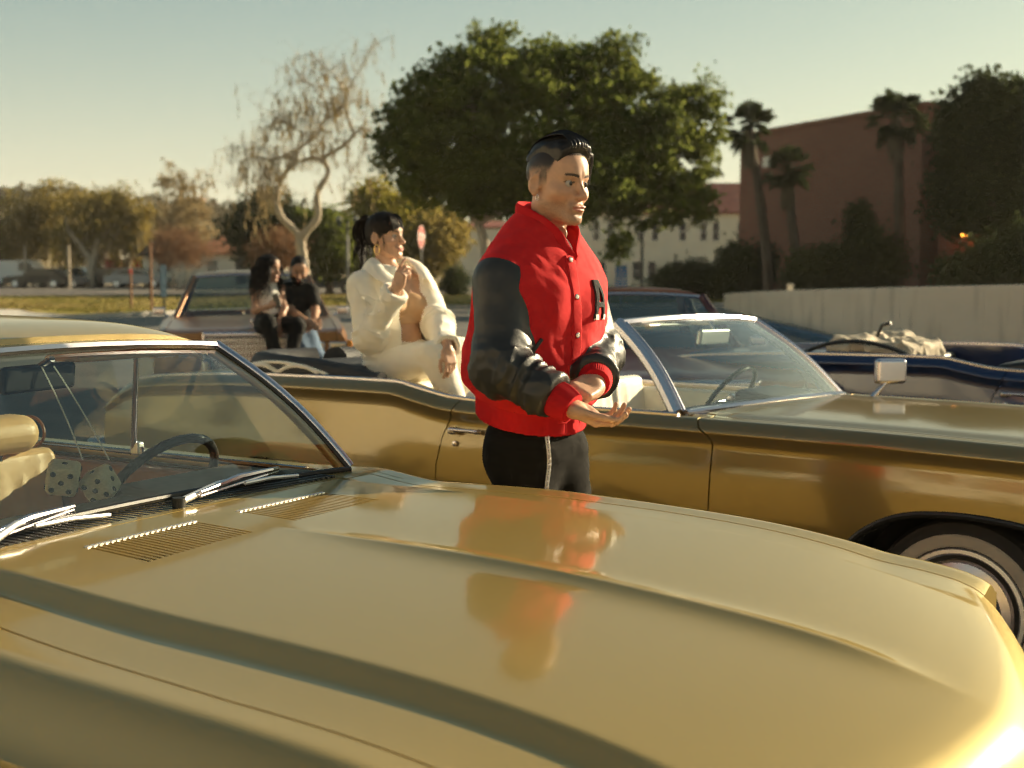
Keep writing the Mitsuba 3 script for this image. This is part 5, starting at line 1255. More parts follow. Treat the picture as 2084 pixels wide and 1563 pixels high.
# ------------------------------------------------------------------ 5. vehicles parked far off along the street
scene['mat_paint_white'] = {'type': 'roughplastic', 'diffuse_reflectance': rgb(.72, .70, .66), 'alpha': .08}
for nm, c in (('black', (.015, .015, .017)), ('silver', (.34, .35, .36)), ('red', (.28, .03, .03)), ('slate', (.06, .08, .11))):
    scene['mat_paint_' + nm] = {'type': 'roughplastic', 'diffuse_reflectance': rgb(*c), 'alpha': .06}
def far_car(name, label, cat_, px, Y, pm, L=4.5, H=1.45, ang=0., kind='car', z=.0):
    k = thing(name, label, cat_, None); q = G(px, Y); q[2] = z
    M = rotz(ang, q); W = .88
    def pr(nm, poly, lo, hi, mt):
        part(k, nm, xf(man2tm(prism(rounded(poly, 4, .12), lo, hi, 'y').refine_to_length(.5)), M), mt, 30)
    h = L / 2
    if kind == 'van':
        pr('body', [(-h, .35), (h - .1, .35), (h, .6), (h - .05, 1.05), (h - .75, 1.25), (h - 1.25, H), (-h, H), (-h, .35)], -W - .04, W + .04, pm)
        wn = [(h - .85, 1.22), (h - 1.3, H - .12), (h - 2.1, H - .12), (h - 2.1, 1.22)]
        part(k, 'window', xf(man2tm(prism(wn, -W - .055, W + .055, 'y')), M), 'mat_window_glass', False)
    elif kind == 'box':
        pr('cargo_box', [(-h, .7), (h - 1.5, .7), (h - 1.5, H), (-h, H), (-h, .7)], -1.1, 1.1, pm)
        pr('cab', [(h - 1.45, .5), (h, .5), (h, 1.3), (h - .4, 2.1), (h - 1.45, 2.1), (h - 1.45, .5)], -1, 1, pm)
        part(k, 'window', xf(man2tm(prism([(h - .05, 1.3), (h - .42, 2.0), (h - 1.2, 2.0), (h - 1.2, 1.3)], -1.012, 1.012, 'y')), M), 'mat_window_glass', False)
    else:
        pr('body', [(-h, .32), (h, .32), (h, .62), (h - .1, .78), (h - 1.2, .90), (-h + .5, .94), (-h, .85), (-h, .32)], -W, W, pm)
        pr('roof', [(h - 1.35, .91), (h - 2.0, H - .05), (h - 2.2, H), (-h + 1.25, H - .02), (-h + .45, .93), (h - 1.35, .91)], -W + .12, W - .12, pm)
        part(k, 'window', xf(man2tm(prism([(h - 1.5, .95), (h - 2.05, H - .1), (-h + 1.3, H - .1), (-h + .75, .97)], -W + .105, W - .105, 'y')), M), 'mat_window_glass', False)
        part(k, 'windshield', xf(man2tm(prism([(h - 1.33, .93), (h - 1.96, H - .07), (h - 1.94, H - .06), (h - 1.31, .93)], -W + .2, W - .2, 'y')), M), 'mat_window_glass', False)
    for s in (-1, 1):
        for x in (h - .9, -h + .9):
            W_ = frame((x, s * W, .32), (1, 0, 0), z=(0, s, 0))
            kw = part(k, 'wheel', xf(xf(lathe([(.02, -.2), (.32, -.2), (.32, .0), (.21, .012)], 18), W_), M), 'mat_rubber', 30)
            part(kw, 'hub', xf(xf(lathe([(.21, .012), (.18, .02), (.001, .02)], 14), W_), M), 'mat_steel', 30)
        part(k, 'headlight', xf(box(h - .02, h + .012, s * .62 - .14, s * .62 + .14, .62, .74), M), 'mat_lens_clear', False)
far_car('parked_van', 'white van at the far left of the parked row', 'van', 36, 97, 'mat_paint_white', 5.0, 1.95, 0, 'van')
far_car('parked_car', 'black car parked just right of the white van', 'car', 78, 94, 'mat_paint_black', 4.5, 1.4, math.pi)
far_car('parked_car', 'slate car left of the forked tree trunk', 'car', 117, 95, 'mat_paint_slate', 4.3, 1.42, .1)
far_car('parked_car', 'silver car right behind the forked tree trunk', 'car', 160, 98, 'mat_paint_silver', 4.5, 1.5, 0)
far_car('parked_car', 'dark car right of the forked tree trunk', 'car', 207, 97, 'mat_paint_black', 4.4, 1.4, math.pi)
far_car('box_truck', 'white box truck above the parked cars', 'truck', 222, 107, 'mat_paint_white', 5.5, 2.9, 0, 'box')
far_car('parked_van', 'dark red van behind the short brown post', 'van', 285, 104, 'mat_paint_red', 4.9, 2.1, 0, 'van')
far_car('parked_car', 'silver car behind the tall brown post', 'car', 280, 95, 'mat_paint_silver', 4.4, 1.42, .05)
far_car('parked_car', 'dark car behind the man in the black T shirt', 'car', 655, 76, 'mat_paint_slate', 4.6, 1.55, .2)
# ================================================================== PEOPLE
scene['mat_skin'] = {'type': 'twosided', 'bsdf': {'type': 'principled', 'base_color': VC, 'roughness': .42, 'specular': .4, 'sheen': .15}}
mat('hair_black', lambda p, n, uv: mix((.008, .007, .007), (.022, .018, .015), noise(p.x * 300, p.y * 300, p.z * 60)), .36, spec=.32)
mat('hair_soft', lambda p, n, uv: mix((.006, .005, .0045), (.016, .011, .009), noise(p.x * 260, p.y * 260, p.z * 60)), .5, spec=.15)
mat('eye_white', (.36, .32, .29), .15, spec=.6)
mat('eye_dark', (.02, .012, .008), .1, spec=.8)
mat('gold_metal', (.85, .62, .25), .2, metal=1.)
mat('red_wool', lambda p, n, uv: mix((.42, .010, .014), (.56, .022, .024), dr.clip(fbm(p.x * 40, p.y * 40, p.z * 40, 3) * .7 + .3 * noise(p.x * 420, p.y * 420, p.z * 420), 0, 1)), .9, spec=.15, sheen=.7, bump=lambda p, n, uv: fbm(p.x * 160, p.y * 160, p.z * 160, 3), bs=.0006)
mat('red_rib', (.46, .012, .016), .9, spec=.15, sheen=.5)
mat('black_leather', lambda p, n, uv: mix((.014, .014, .014), (.03, .029, .028), fbm(p.x * 30, p.y * 30, p.z * 30, 3)), .44, spec=.5, bump=lambda p, n, uv: fbm(p.x * 130, p.y * 130, p.z * 130, 3), bs=.0004)
mat('black_denim', lambda p, n, uv: mix((.006, .0056, .0052), (.015, .014, .013), fbm(p.x * 25, p.y * 25, p.z * 60, 3)), .9, spec=.1, sheen=.1)
mat('black_cotton', (.014, .014, .014), .9, spec=.15, sheen=.3)
mat('white_cotton', (.72, .69, .63), .9, spec=.2, sheen=.3)
mat('white_denim', lambda p, n, uv: mix((.72, .68, .58), (.84, .80, .70), dr.clip(fbm(p.x * 18, p.y * 18, p.z * 18, 3) * .8 + .2 * noise(p.x * 300, p.y * 300, p.z * 300), 0, 1)), .9, spec=.2, sheen=.3)
mat('tan_knit', (.52, .33, .19), .85, spec=.2, sheen=.3)
mat('blue_jeans', lambda p, n, uv: mix((.05, .09, .15), (.16, .22, .30), fbm(p.x * 9, p.y * 9, p.z * 5, 3)), .9, spec=.2)
mat('chenille', lambda p, n, uv: mix((.012, .012, .012), (.045, .045, .045), noise(p.x * 350, p.y * 350, p.z * 350)), .95, bump=lambda p, n, uv: noise(p.x * 300, p.y * 300, p.z * 300), bs=.0012)
mat('pearl', (.75, .68, .58), .2, spec=.7)
mat('silver', (.78, .76, .72), .18, metal=1.)
mat('shoe_black', (.012, .012, .012), .4)
mat('shoe_white', (.70, .62, .60), .6)
mat('shoe_pink', (.55, .18, .22), .6)

def head_sdf(q, female=0.):
    """A head with its face, local: x right, y forward, z up, eye level at 0."""
    x, y, z = q.T; ax = np.abs(x); s = np.c_[ax, y, z]
    jw = 1 - .10 * female
    d = S_ell(q, (0, -.014, .036), (.0765, .099, .084))
    d = smin(d, S_ell(q, (0, .016, -.028), (.064 * jw, .070, .080)), .035)
    d = smin(d, S_cap(s, (.050 * jw, .004, -.062), (.017 * jw, .066, -.104), .017, .016), .030)
    d = smin(d, S_ell(q, (0, .076, -.104), (.020, .016, .016)), .022)
    d = smin(d, S_ell(s, (.046, .050, -.030), (.022, .026, .020)), .028)
    d = smin(d, S_cap(s, (.012, .083, .022), (.040, .066, .020), .010, .010), .020)
    d = smin(d, S_ell(q, (0, .060, .052), (.050, .030, .040)), .03)
    # eye sockets
    d = smax(d, -S_ell(s, (.032, .100, -.002), (.021, .020, .0135)), .014)
    lid = S_ell(s, (.032, .0745, -.001), (.0150, .0125, .0122))
    lid = np.maximum(lid, -np.where((z < .0004) & (z > -.0032), .1135 - .001 - 0 * z + (y - .2) * 1, -1.0))
    d = smin(d, lid, .006)
    # nose
    n = S_cap(q, (0, .084, .010), (0, .108, -.034), .0085, .0105)
    n = smin(n, S_ell(q, (0, .1125, -.037), (.0105, .0105, .0095)), .010)
    n = smin(n, S_ell(s, (.0125, .100, -.041), (.0075, .0105, .0075)), .009)
    d = smin(d, n, .014)
    d = smax(d, -S_ell(s, (.0062, .106, -.0475), (.0035, .005, .004)), .003)
    # mouth
    d = smin(d, S_ell(q, (0, .082, -.072), (.032, .014, .020)), .016)
    up = S_ell(s, (.008, .0955, -.0675), (.018, .0062, .0046)); lo_ = S_ell(q, (0, .0945, -.0775), (.020, .0066, .0058))
    d = smin(d, np.minimum(up, lo_), .005)
    d = smax(d, -S_cap(s, (0, .1015, -.0722), (.023, .090, -.0722), .0016, .0010), .002)
    d = smax(d, -S_ell(q, (0, .096, -.090), (.018, .006, .005)), .008)
    # ears
    e = s - V(.0800, -.014, -.006); e = np.c_[e[:, 0] * .87 + e[:, 1] * .49, -e[:, 0] * .49 + e[:, 1] * .87, e[:, 2]]; e[:, 1] -= .18 * e[:, 2]
    ear = S_ell(e, (0, -.003, .004), (.0095, .0200, .0315)); ear = smin(ear, S_ell(e, (0, .004, -.026), (.006, .009, .010)), .010)
    ear = smax(ear, -S_ell(e, (.0105, -.001, .004), (.0085, .0125, .0220)), .003)
    ear = smin(ear, S_ell(e, (.004, .013, -.006), (.006, .005, .010)), .006)
    d = smin(d, ear, .006)
    return d

def skin_color(q, base, lip, stubble=0., fade=None, brow=True):
    """Albedo of the skin in head-local coordinates."""
    x, y, z = q.T; ax = np.abs(x); base = np.asarray(base); n = len(q)
    c = np.tile(base, (n, 1)) * (1 + .10 * N3(q, 45)[:, None] + .10 * N3(q, 150, 3)[:, None])
    def blend(w, col): nonlocal c; c = c * (1 - w[:, None]) + np.asarray(col) * w[:, None]
    w = np.exp(-((ax - .045) / .022) ** 2 - ((z + .035) / .022) ** 2) * (y > .02); blend(.35 * w, base * [1.12, .82, .74])
    w = np.exp(-(ax / .016) ** 2 - ((z + .038) / .012) ** 2) * (y > .09); blend(.35 * w, base * [1.12, .80, .72])
    if stubble:
        w = (ss(-.046, -.064, z) * ss(-.02, .015, y) * (1 - .8 * ss(.0, .010, .016 - np.abs(z + .072)) * (ax < .024))); w = w * (.65 + .7 * (N3(q, 420, 7) + .2)); blend(np.clip(stubble * w, 0, .8), (.09, .065, .05))
    inl = (y > .083) * (((ax / .0245) ** 2 + ((z + .0725) / .0098) ** 2) < 1.0)
    blend(inl * .85, lip)
    if brow:
        arch = .0205 + .004 * np.sin(np.clip((ax - .012) / .036, 0, 1) * 2.2); w = (ax > .011) * (ax < .051) * (y > .05) * np.clip(1 - np.abs(z - arch) / (.0052 - .05 * np.clip(ax - .03, 0, 1)), 0, 1)
        blend(np.clip(w * 2.2, 0, .92), (.018, .013, .010))
    w = (y > .06) * (np.abs(ax - .032) < .0165) * (np.abs(z - .0035) < .0024); blend(w * .8, (.02, .014, .012))
    if fade is not None: w = fade(x, y, z); blend(np.clip(w, 0, 1), (.014, .011, .010))
    return np.clip(c, 0, 1)

def hand_sdf(q, curl=(.4, .45, .5, .55), thumb=(.5, .3), spread=.05, s=1.0):
    """Local: wrist at 0, x to the fingertips, y to the thumb side, z the back of the hand."""
    q = q / s
    d = S_box(q, (.046, .002, 0), (.046, .038, .0125), .012)
    d = smin(d, S_cap(q, (-.05, 0, 0), (.012, 0, 0), .026, .027), .02)
    d = smin(d, S_ell(q, (.036, .026, -.010), (.034, .016, .015)), .014)
    d = smin(d, S_ell(q, (.040, -.026, -.008), (.036, .013, .013)), .012)
    for i, (yb, L, r0) in enumerate(((.028, (.043, .026, .021), .0092), (.0095, (.047, .030, .022), .0094), (-.009, (.043, .028, .022), .0090), (-.0265, (.034, .021, .019), .0080))):
        a = 0.; p = V(.088 - .006 * abs(i - 1), yb, 0); f = None; sp = spread * (1.2 - i * .8)
        for j, l in enumerate(L):
            a += curl[i] * (1.0, 1.15, .7)[j]
            t = p + V(math.cos(a) * math.cos(sp), math.sin(sp) * math.cos(a), -math.sin(a)) * l
            e = S_cap(q, p, t, r0 - .0008 * j, r0 - .0008 * (j + 1)); f = e if f is None else smin(f, e, .004); p = t
        d = smin(d, f, .006)
    p = V(.022, .032, -.010); a, b = thumb; f = None; dirs = V(math.cos(a), math.sin(a), -b); dirs /= np.linalg.norm(dirs)
    for j, l in enumerate((.044, .034, .027)):
        t = p + dirs * l; e = S_cap(q, p, t, .0125 - .0015 * j, .011 - .0015 * j); f = e if f is None else smin(f, e, .005); p = t
        dirs = dirs + V(.35, -.30, -.05); dirs /= np.linalg.norm(dirs)
    d = smin(d, f, .012)
    return d * s
def hand(M, side, h=.0022, **kw):
    """side +1: right hand, -1: left hand (mirrored across y)."""
    def f(q): return hand_sdf(q * [1, side, 1], **kw)
    m = nets(f, (-.06, -.11, -.13), (.21, .11, .06), h)
    return xf(m, M)
def surf(f, px, py, y0=2., y1=20.):
    """Where the sight line through a pixel of the photograph meets the surface f=0 (to place buttons and patches)."""
    a, b = at(px, py, y0), at(px, py, y1); d = b - a; L = np.linalg.norm(d); d /= L; t = 0.
    for _ in range(120):
        e = float(f((a + d * t)[None])[0]); t += e * .8
        if e < .0004 or t > L: break
    return a + d * t
def grad(f, p, e=.004):
    g = np.array([float(f((p + e * V(*k))[None])[0] - f((p - e * V(*k))[None])[0]) for k in np.eye(3)]); return g / np.linalg.norm(g)
def head_frame(c, yaw, pitch=0., roll=0., scale=1.):
    f = V(math.sin(yaw) * math.cos(pitch), -math.cos(yaw) * math.cos(pitch), math.sin(pitch)); r = V(-math.cos(yaw), -math.sin(yaw), 0)
    up = np.cross(r, f); r, up = r * math.cos(roll) + up * math.sin(roll), up * math.cos(roll) - r * math.sin(roll)
    M = np.eye(4); M[:3, 0], M[:3, 1], M[:3, 2] = r * scale, f * scale, up * scale; M[:3, 3] = c; return M
def loc(M, p):
    Mi = np.linalg.inv(M); return p @ Mi[:3, :3].T + Mi[:3, 3]
def eyes(k, M, par=None):
    for s in (-1, 1):
        e = part(k, 'eye', xf(man2tm(Manifold.sphere(.0118, 24).translate((s * .032, .0738, -.001))), M), 'mat_eye_white', True)
        part(e, 'iris', xf(lathe([(.0066, -.0004), (.004, .0011), (.0003, .0015)], 18), M @ frame((s * .032 - .001, .0738 + .0112, -.001), (1, 0, 0), z=(0.0, 1, 0))), 'mat_eye_dark', True)
def skinmesh(m, M, base, lip, **kw):
    c = skin_color(loc(M, np.asarray(m.vertices)), base, lip, **kw); return m, c
def colored(parent, name, meshes, mt='mat_skin'):
    m = cat(*[a for a, _ in meshes]); c = np.vstack([b for _, b in meshes]); return part(parent, name, m, mt, True, color=c)
def flatc(m, base, M=None):
    v = np.asarray(m.vertices); return m, np.clip(np.tile(base, (len(v), 1)) * (1 + .12 * N3(v, 60)[:, None] + .10 * N3(v, 170, 2)[:, None]), 0, 1)
def bodysdf(j, rs):
    """Trunk and limbs as one smooth figure from joints (coarse, mostly under the clothes)."""
    def f(p):
        d = S_cap(p, j['pelvis'], j['chest'], rs['waist'], rs['chest'])
        d = smin(d, S_cap(p, j['chest'], j['neck'], rs['chest'] * .7, rs['neck']), .05)
        for s in ('r', 'l'):
            d = smin(d, chain(p, [j['chest'] * .3 + j['sh' + s] * .7, j['sh' + s], j['el' + s], j['wr' + s]], [rs['sh'], rs['sh'] * .85, rs['el'], rs['wr']], .03), .05)
            d = smin(d, chain(p, [j['hip' + s], j['kn' + s], j['an' + s]], [rs['hip'], rs['kn'], rs['an']], .04), .05)
        return d
    return f
def bounds(pts, m): p = np.array(pts); return p.min(0) - m, p.max(0) + m
def shoe(an, d, k, m1, m2, L=.27):
    d = np.asarray(d, float); d = d / np.linalg.norm(d); M = frame(an + V(0, 0, -.0) , d, z=(0, 0, 1) - d * d[2])
    up = Manifold.batch_hull([Manifold.sphere(r_, 12).translate(p) for p, r_ in (((-.06, 0, -.035), .035), ((.03, 0, -.005), .035), ((.12, .02, -.045), .028), ((.16, 0, -.05), .022), ((.12, -.02, -.045), .028))])
    kk = part(k, 'shoe', xf(man2tm(up), M), m1, 40)
    so = Manifold.batch_hull([Manifold.cylinder(.022, r_, r_, 16).translate(p) for p, r_ in (((-.06, 0, -.085), .036), ((.10, .008, -.085), .045), ((.155, 0, -.085), .03))])
    part(kk, 'sole', xf(man2tm(so), M), m2, 40)

# ------------------------------------------------------------------ the man in the red and black varsity jacket
MAN = thing('person', 'man in a red and black varsity jacket adjusting his cuff, between two gold cars', 'person')
HS = .985
HM = head_frame(V(.136, 3.955, 1.812), math.radians(43), math.radians(-3), math.radians(1.5), HS)
SKIN, LIP = (.50, .29, .185), (.42, .17, .13)
YB = math.radians(48); fB, rB = V(math.sin(YB), -math.cos(YB), 0), V(-math.cos(YB), -math.sin(YB), 0)
C0 = V(.060, 4.02, 0)
def tb(p):   # torso coordinates: right, forward, up
    q = p - C0; b = q @ fB - .055 * ss(1.15, 1.62, p[:, 2]); return np.c_[q @ rB, b, p[:, 2]]
def tw(a, b, z): return C0 + rB * a + fB * (b + .055 * float(ss(1.15, 1.62, z))) + V(0, 0, z)
SHR, ELR, WRR = V(-.030, 3.86, 1.525), V(-.028, 3.785, 1.285), V(.118, 3.70, 1.203)
SHL, ELL, WRL = V(.205, 4.15, 1.525), V(.262, 4.09, 1.295), V(.243, 3.845, 1.245)
PZ = [1.05, 1.075, 1.125, 1.145, 1.17, 1.24, 1.36, 1.47, 1.56, 1.63, 1.70]
PA = PchipInterpolator(PZ, [.184, .196, .200, .216, .238, .252, .243, .230, .180, .113, .06]); PB = PchipInterpolator(PZ, [.132, .142, .146, .160, .178, .186, .178, .164, .125, .092, .05])
def d_torso(p):
    t = tb(p); z = t[:, 2] + .28 * t[:, 1] - .035
    A, B_ = PA(np.clip(z, 1.05, 1.70)), PB(np.clip(z, 1.05, 1.70))
    k = np.sqrt((t[:, 0] / A) ** 2 + (t[:, 1] / B_) ** 2); d = (k - 1) * np.minimum(A, B_)
    d = np.maximum(d, np.maximum(z - 1.70, 1.068 - z))
    sh = np.minimum(S_cap(p, tw(.03, -.03, 1.655), SHR - rB * .035 + V(0, 0, .012), .075, .074), S_cap(p, tw(-.03, -.03, 1.655), SHL + rB * .035 + V(0, 0, .012), .075, .072))
    return smin(d, sh, .09)
def d_sleeve(p, pts, rad, seed, sgn=1):
    d = chain(p, pts, rad, .05); s = along(p, pts); e_ = (pts[2] - pts[1]) / np.linalg.norm(pts[2] - pts[1]); cutw = (p - pts[2]) @ e_ + .004 * N3(p, 40, 2) - .006
    L1 = np.linalg.norm(pts[1] - pts[0]); L = L1 + np.linalg.norm(pts[2] - pts[1])
    ct = np.cross(pts[1] - pts[0], pts[2] - pts[1]); ct /= np.linalg.norm(ct) + 1e-9
    g = np.exp(-((s - L1 + .01) / .07) ** 2) + .9 * ss(L1, L1 + .06, s)
    u = np.c_[s * 34 + 1.6 * N3(p, 8, seed), p @ ct * 7, s * 0]
    fold = .5 - np.abs(2 * (meshkit.noise(u, seed + 6) - .5)); fine = .5 - np.abs(2 * N3(p, 34, seed + 7))
    d = d - g * (.017 * fold + .005 * fine)
    d = d - .014 * N3(p * [1, 1, .45], 9, seed + 3) * ss(.03, .2, s) - .0025 * N3(p, 26, seed + 4) - .012 * ss(L - .075, L - .02, s)
    d = smax(d, cutw, .02)
    return d
slR = ([SHR, ELR, WRR], [.084, .077, .056]); slL = ([SHL, ELL, WRL], [.076, .068, .053])
def d_slr(p): return d_sleeve(p, *slR, 11)
def d_sll(p): return d_sleeve(p, *slL, 31)
def wool(p):
    t = tb(p)
    f1 = N3(np.c_[t[:, 0] + .42 * t[:, 2], t[:, 1], t[:, 2] * .30], 11, 4); f2 = N3(np.c_[t[:, 0] - .5 * t[:, 2], t[:, 1], t[:, 2] * .5], 24, 9)
    w = ss(1.12, 1.2, t[:, 2])
    return .024 * f1 * w + .005 * (.5 - np.abs(2 * f2)) * w
def d_jacket(p):
    return smin(d_torso(p) + wool(p), np.minimum(d_slr(p), d_sll(p)), .02)
def vneck(p):   # the open V at the throat, positive inside
    t = tb(p); return np.minimum((t[:, 2] - 1.590) * .60 - np.abs(t[:, 0]) + .004, t[:, 1] + .02)
def armseam(p, dsl, sh): 
    return dsl(p) - d_torso(p)
def d_jbody(p): return smax(d_jacket(p), vneck(p), .006)
lo, hi = bounds([SHR, ELR, WRR, SHL, ELL, WRL, tw(.2, -.1, 1.05), tw(-.2, .15, 1.70), tw(.2, .15, 1.05), tw(-.2, -.15, 1.05)], .10)
jm = nets(d_jbody, lo, hi, .0055); jm = relax(jm)
vj = np.asarray(jm.vertices)
dtv = d_torso(vj) + wool(vj)
def seam(dsl, sh, el, out):
    ax_ = (el - sh) / np.linalg.norm(el - sh); return np.maximum(dsl(vj) - dtv - .003, -((vj - sh) @ ax_ * .80 + (vj - sh) @ out * .60 + .012))
vr, vl = seam(d_slr, SHR, ELR, rB), seam(d_sll, SHL, ELL, -rB)
part(MAN, 'sleeve', clip_mesh(jm, vr), 'mat_black_leather', True, label='black leather right sleeve')
part(MAN, 'sleeve', clip_mesh(jm, vl), 'mat_black_leather', True, label='black leather left sleeve')
both = np.minimum(vr, vl)
jb = clip_mesh(jm, -both); zj = tb(np.asarray(jb.vertices)); hemv = zj[:, 2] + .28 * zj[:, 1] - 1.167
part(MAN, 'jacket', clip_mesh(jb, -hemv), 'mat_red_wool', True, label='red wool jacket body')
hb = clip_mesh(jb, hemv); hv = np.asarray(hb.vertices)
# ribbed waistband: fine vertical ribs
tq = tb(hv); ang = np.arctan2(tq[:, 1] * 1.4, tq[:, 0]); nd = np.c_[np.cos(ang)[:, None] * rB[None] + np.sin(ang)[:, None] * fB[None]]
part(MAN, 'waistband', tm(hv + nd * (.0018 * np.sin(ang * 150))[:, None], hb.faces), 'mat_red_rib', True)
def ribtube(pts, r0, r1, n=22, ribs=46, th=.0022, sides=138):
    p = spline(pts, n) if len(pts) > 2 else np.linspace(pts[0], pts[1], n); rr = np.linspace(r0, r1, n) + .003 * np.sin(np.linspace(0, np.pi, n))
    m = tube(p, rr, sides); v = np.asarray(m.vertices).copy(); g = np.tile(np.arange(sides), n)
    o = v[:n * sides] - np.repeat(p, sides, 0); o /= np.linalg.norm(o, axis=1, keepdims=True); v[:n * sides] += o * (th * np.sin(g * ribs * 2 * np.pi / sides))[:, None]
    return tm(v, m.faces)
dR = (WRR - ELR) / np.linalg.norm(WRR - ELR); dL = (WRL - ELL) / np.linalg.norm(WRL - ELL)
part(MAN, 'cuff', ribtube([WRR - dR * .012, WRR + dR * .066], .052, .043, th=.0012), 'mat_red_rib', True)
part(MAN, 'cuff', ribtube([WRL - dL * .012, WRL + dL * .055], .050, .041, th=.0012), 'mat_red_rib', True)
# stand collar that runs down the V
def onj(a, z, lift=0.):
    o = tw(a, .4, z); d = -fB; t = 0.
    for _ in range(80):
        q_ = (o + d * t)[None]; e = float((d_torso(q_) + wool(q_))[0]); t += e * .8
        if e < .0004: break
    return o + d * (t - lift)
def collar_path():
    fr = [onj(a, z, .004) for a, z in ((.008, 1.598), (.028, 1.630), (.048, 1.660))]
    fl = [onj(-a, z, .004) for a, z in ((.008, 1.598), (.028, 1.630), (.048, 1.660))]
    rg = [tw(a, b, z) for a, b, z in ((.064, .050, 1.690), (.076, -.002, 1.712), (.060, -.058, 1.730), (0, -.084, 1.738), (-.060, -.058, 1.730), (-.076, -.002, 1.712), (-.064, .050, 1.690))]
    return np.array(fr + rg + fl[::-1])
cp = spline(collar_path(), 110)
prof = [(-.006, -.030), (.006, -.030), (.0085, 0), (.006, .020), (0, .026), (-.006, .020), (-.0085, 0)]
col = sweep(cp, prof, (0, 0, 1)); cv = np.asarray(col.vertices).copy(); m_ = len(prof)
ks = np.interp(np.minimum(np.arange(110), 109 - np.arange(110)), [0, 16, 34], [.30, .55, 1.0]); cc_ = np.repeat(cp, m_, 0); cv[:110 * m_] = cc_ + (cv[:110 * m_] - cc_) * np.repeat(ks, m_)[:, None]
part(MAN, 'collar', tm(cv, col.faces), 'mat_red_rib', 50)
# T shirt in the V
def d_tee(p): 
    t = tb(p); return np.maximum(S_ell(t, (0, .0, 1.56), (.084, .104, .118)), np.abs(t[:, 0]) - .075)
part(MAN, 'undershirt', nets(lambda p: np.maximum(d_tee(p), tb(p)[:, 2] - 1.655), tw(0, .05, 1.56) - .17, tw(0, .05, 1.56) + .17, .006), 'mat_white_cotton', True)
def d_tw(p): return d_torso(p) + wool(p)
# front placket, buttons, pocket welt, letter
zs_ = np.linspace(1.105, 1.600, 40)
pl = np.array([[onj(a, z, l) for a, l in ((.008, .0025), (.012, .0045), (.040, .0045), (.044, .0005))] for z in zs_]); n_, m_ = pl.shape[:2]
ii, jj = np.meshgrid(np.arange(n_ - 1), np.arange(m_ - 1), indexing='ij'); q = np.stack([ii * m_ + jj, ii * m_ + jj + 1, (ii + 1) * m_ + jj + 1, (ii + 1) * m_ + jj], -1).reshape(-1, 4)
part(MAN, 'placket', thicken(tm(pl.reshape(-1, 3), np.vstack([q[:, [0, 1, 2]], q[:, [0, 2, 3]]])), -.0015), 'mat_red_wool', 40)
for z in (1.588, 1.480, 1.368, 1.258, 1.150, 1.122):
    p = onj(.026, z, .0045); n = grad(d_torso, p); B_ = frame(p, (0, 0, 1) - n * n[2], z=n)
    kb_ = part(MAN, 'button', xf(lathe([(.0085, 0), (.0085, .0025), (.0070, .0036), (.0056, .0022), (.0001, .0020)], 24), B_), 'mat_silver', 40)
    part(kb_, 'cap', xf(lathe([(.0054, .0018), (.0045, .0030), (.0001, .0036)], 20), B_), 'mat_pearl', 40)
def decal(pts2, p0, n, up, f, lift, th):
    """A thick patch: a 2-D triangulated outline laid on the surface f around p0."""
    up = up - n * (up @ n); up /= np.linalg.norm(up); sx = np.cross(up, n)
    cs = CrossSection([np.asarray(c, float) for c in pts2], m3.FillRule.EvenOdd); m = man2tm(cs.extrude(th).refine_to_length(.008)); v = np.asarray(m.vertices); out = []
    for x, y, z in v:
        o = p0 + sx * x + up * y + n * .06; t = 0.
        for _ in range(40):
            e = float(f((o - n * t)[None])[0]); t += e * .9
            if e < .0005: break
        out.append(o - n * (t - lift - z))
    return tm(out, m.faces)
pA = onj(-.078, 1.472); nA = grad(d_torso, pA)
A_sc = .95
A_out = [(-.044, -.060), (-.018, -.060), (-.018, -.046), (-.023, -.046), (-.020, -.026), (.020, -.026), (.023, -.046), (.018, -.046), (.018, -.060), (.044, -.060), (.044, -.046), (.038, -.046), (.016, .062), (-.016, .062), (-.038, -.046), (-.044, -.046)]
A_in = [(-.016, -.010), (0, .040), (.016, -.010)]
part(MAN, 'letter_patch', decal([np.array(A_out) * A_sc, np.array(A_in[::-1]) * A_sc], pA, nA, V(0, 0, 1), d_tw, .001, .006), 'mat_chenille', 40, label='black chenille letter A on the chest')
part(MAN, 'patch_foot', decal([np.array([(-.042, -.0645), (-.020, -.0645), (-.020, -.048), (-.042, -.048)]) * A_sc, np.array([(.020, -.0645), (.042, -.0645), (.042, -.048), (.020, -.048)]) * A_sc], pA, nA, V(0, 0, 1), d_tw, .001, .0072), 'mat_white_cotton', 40)
pk = [surf(d_tw, 1080, 724), surf(d_tw, 1090, 708), surf(d_tw, 1103, 690)]
part(MAN, 'pocket_welt', tube(spline([p - V(0, .004, 0) for p in pk], 8), .0055, 8), 'mat_black_leather', 40)
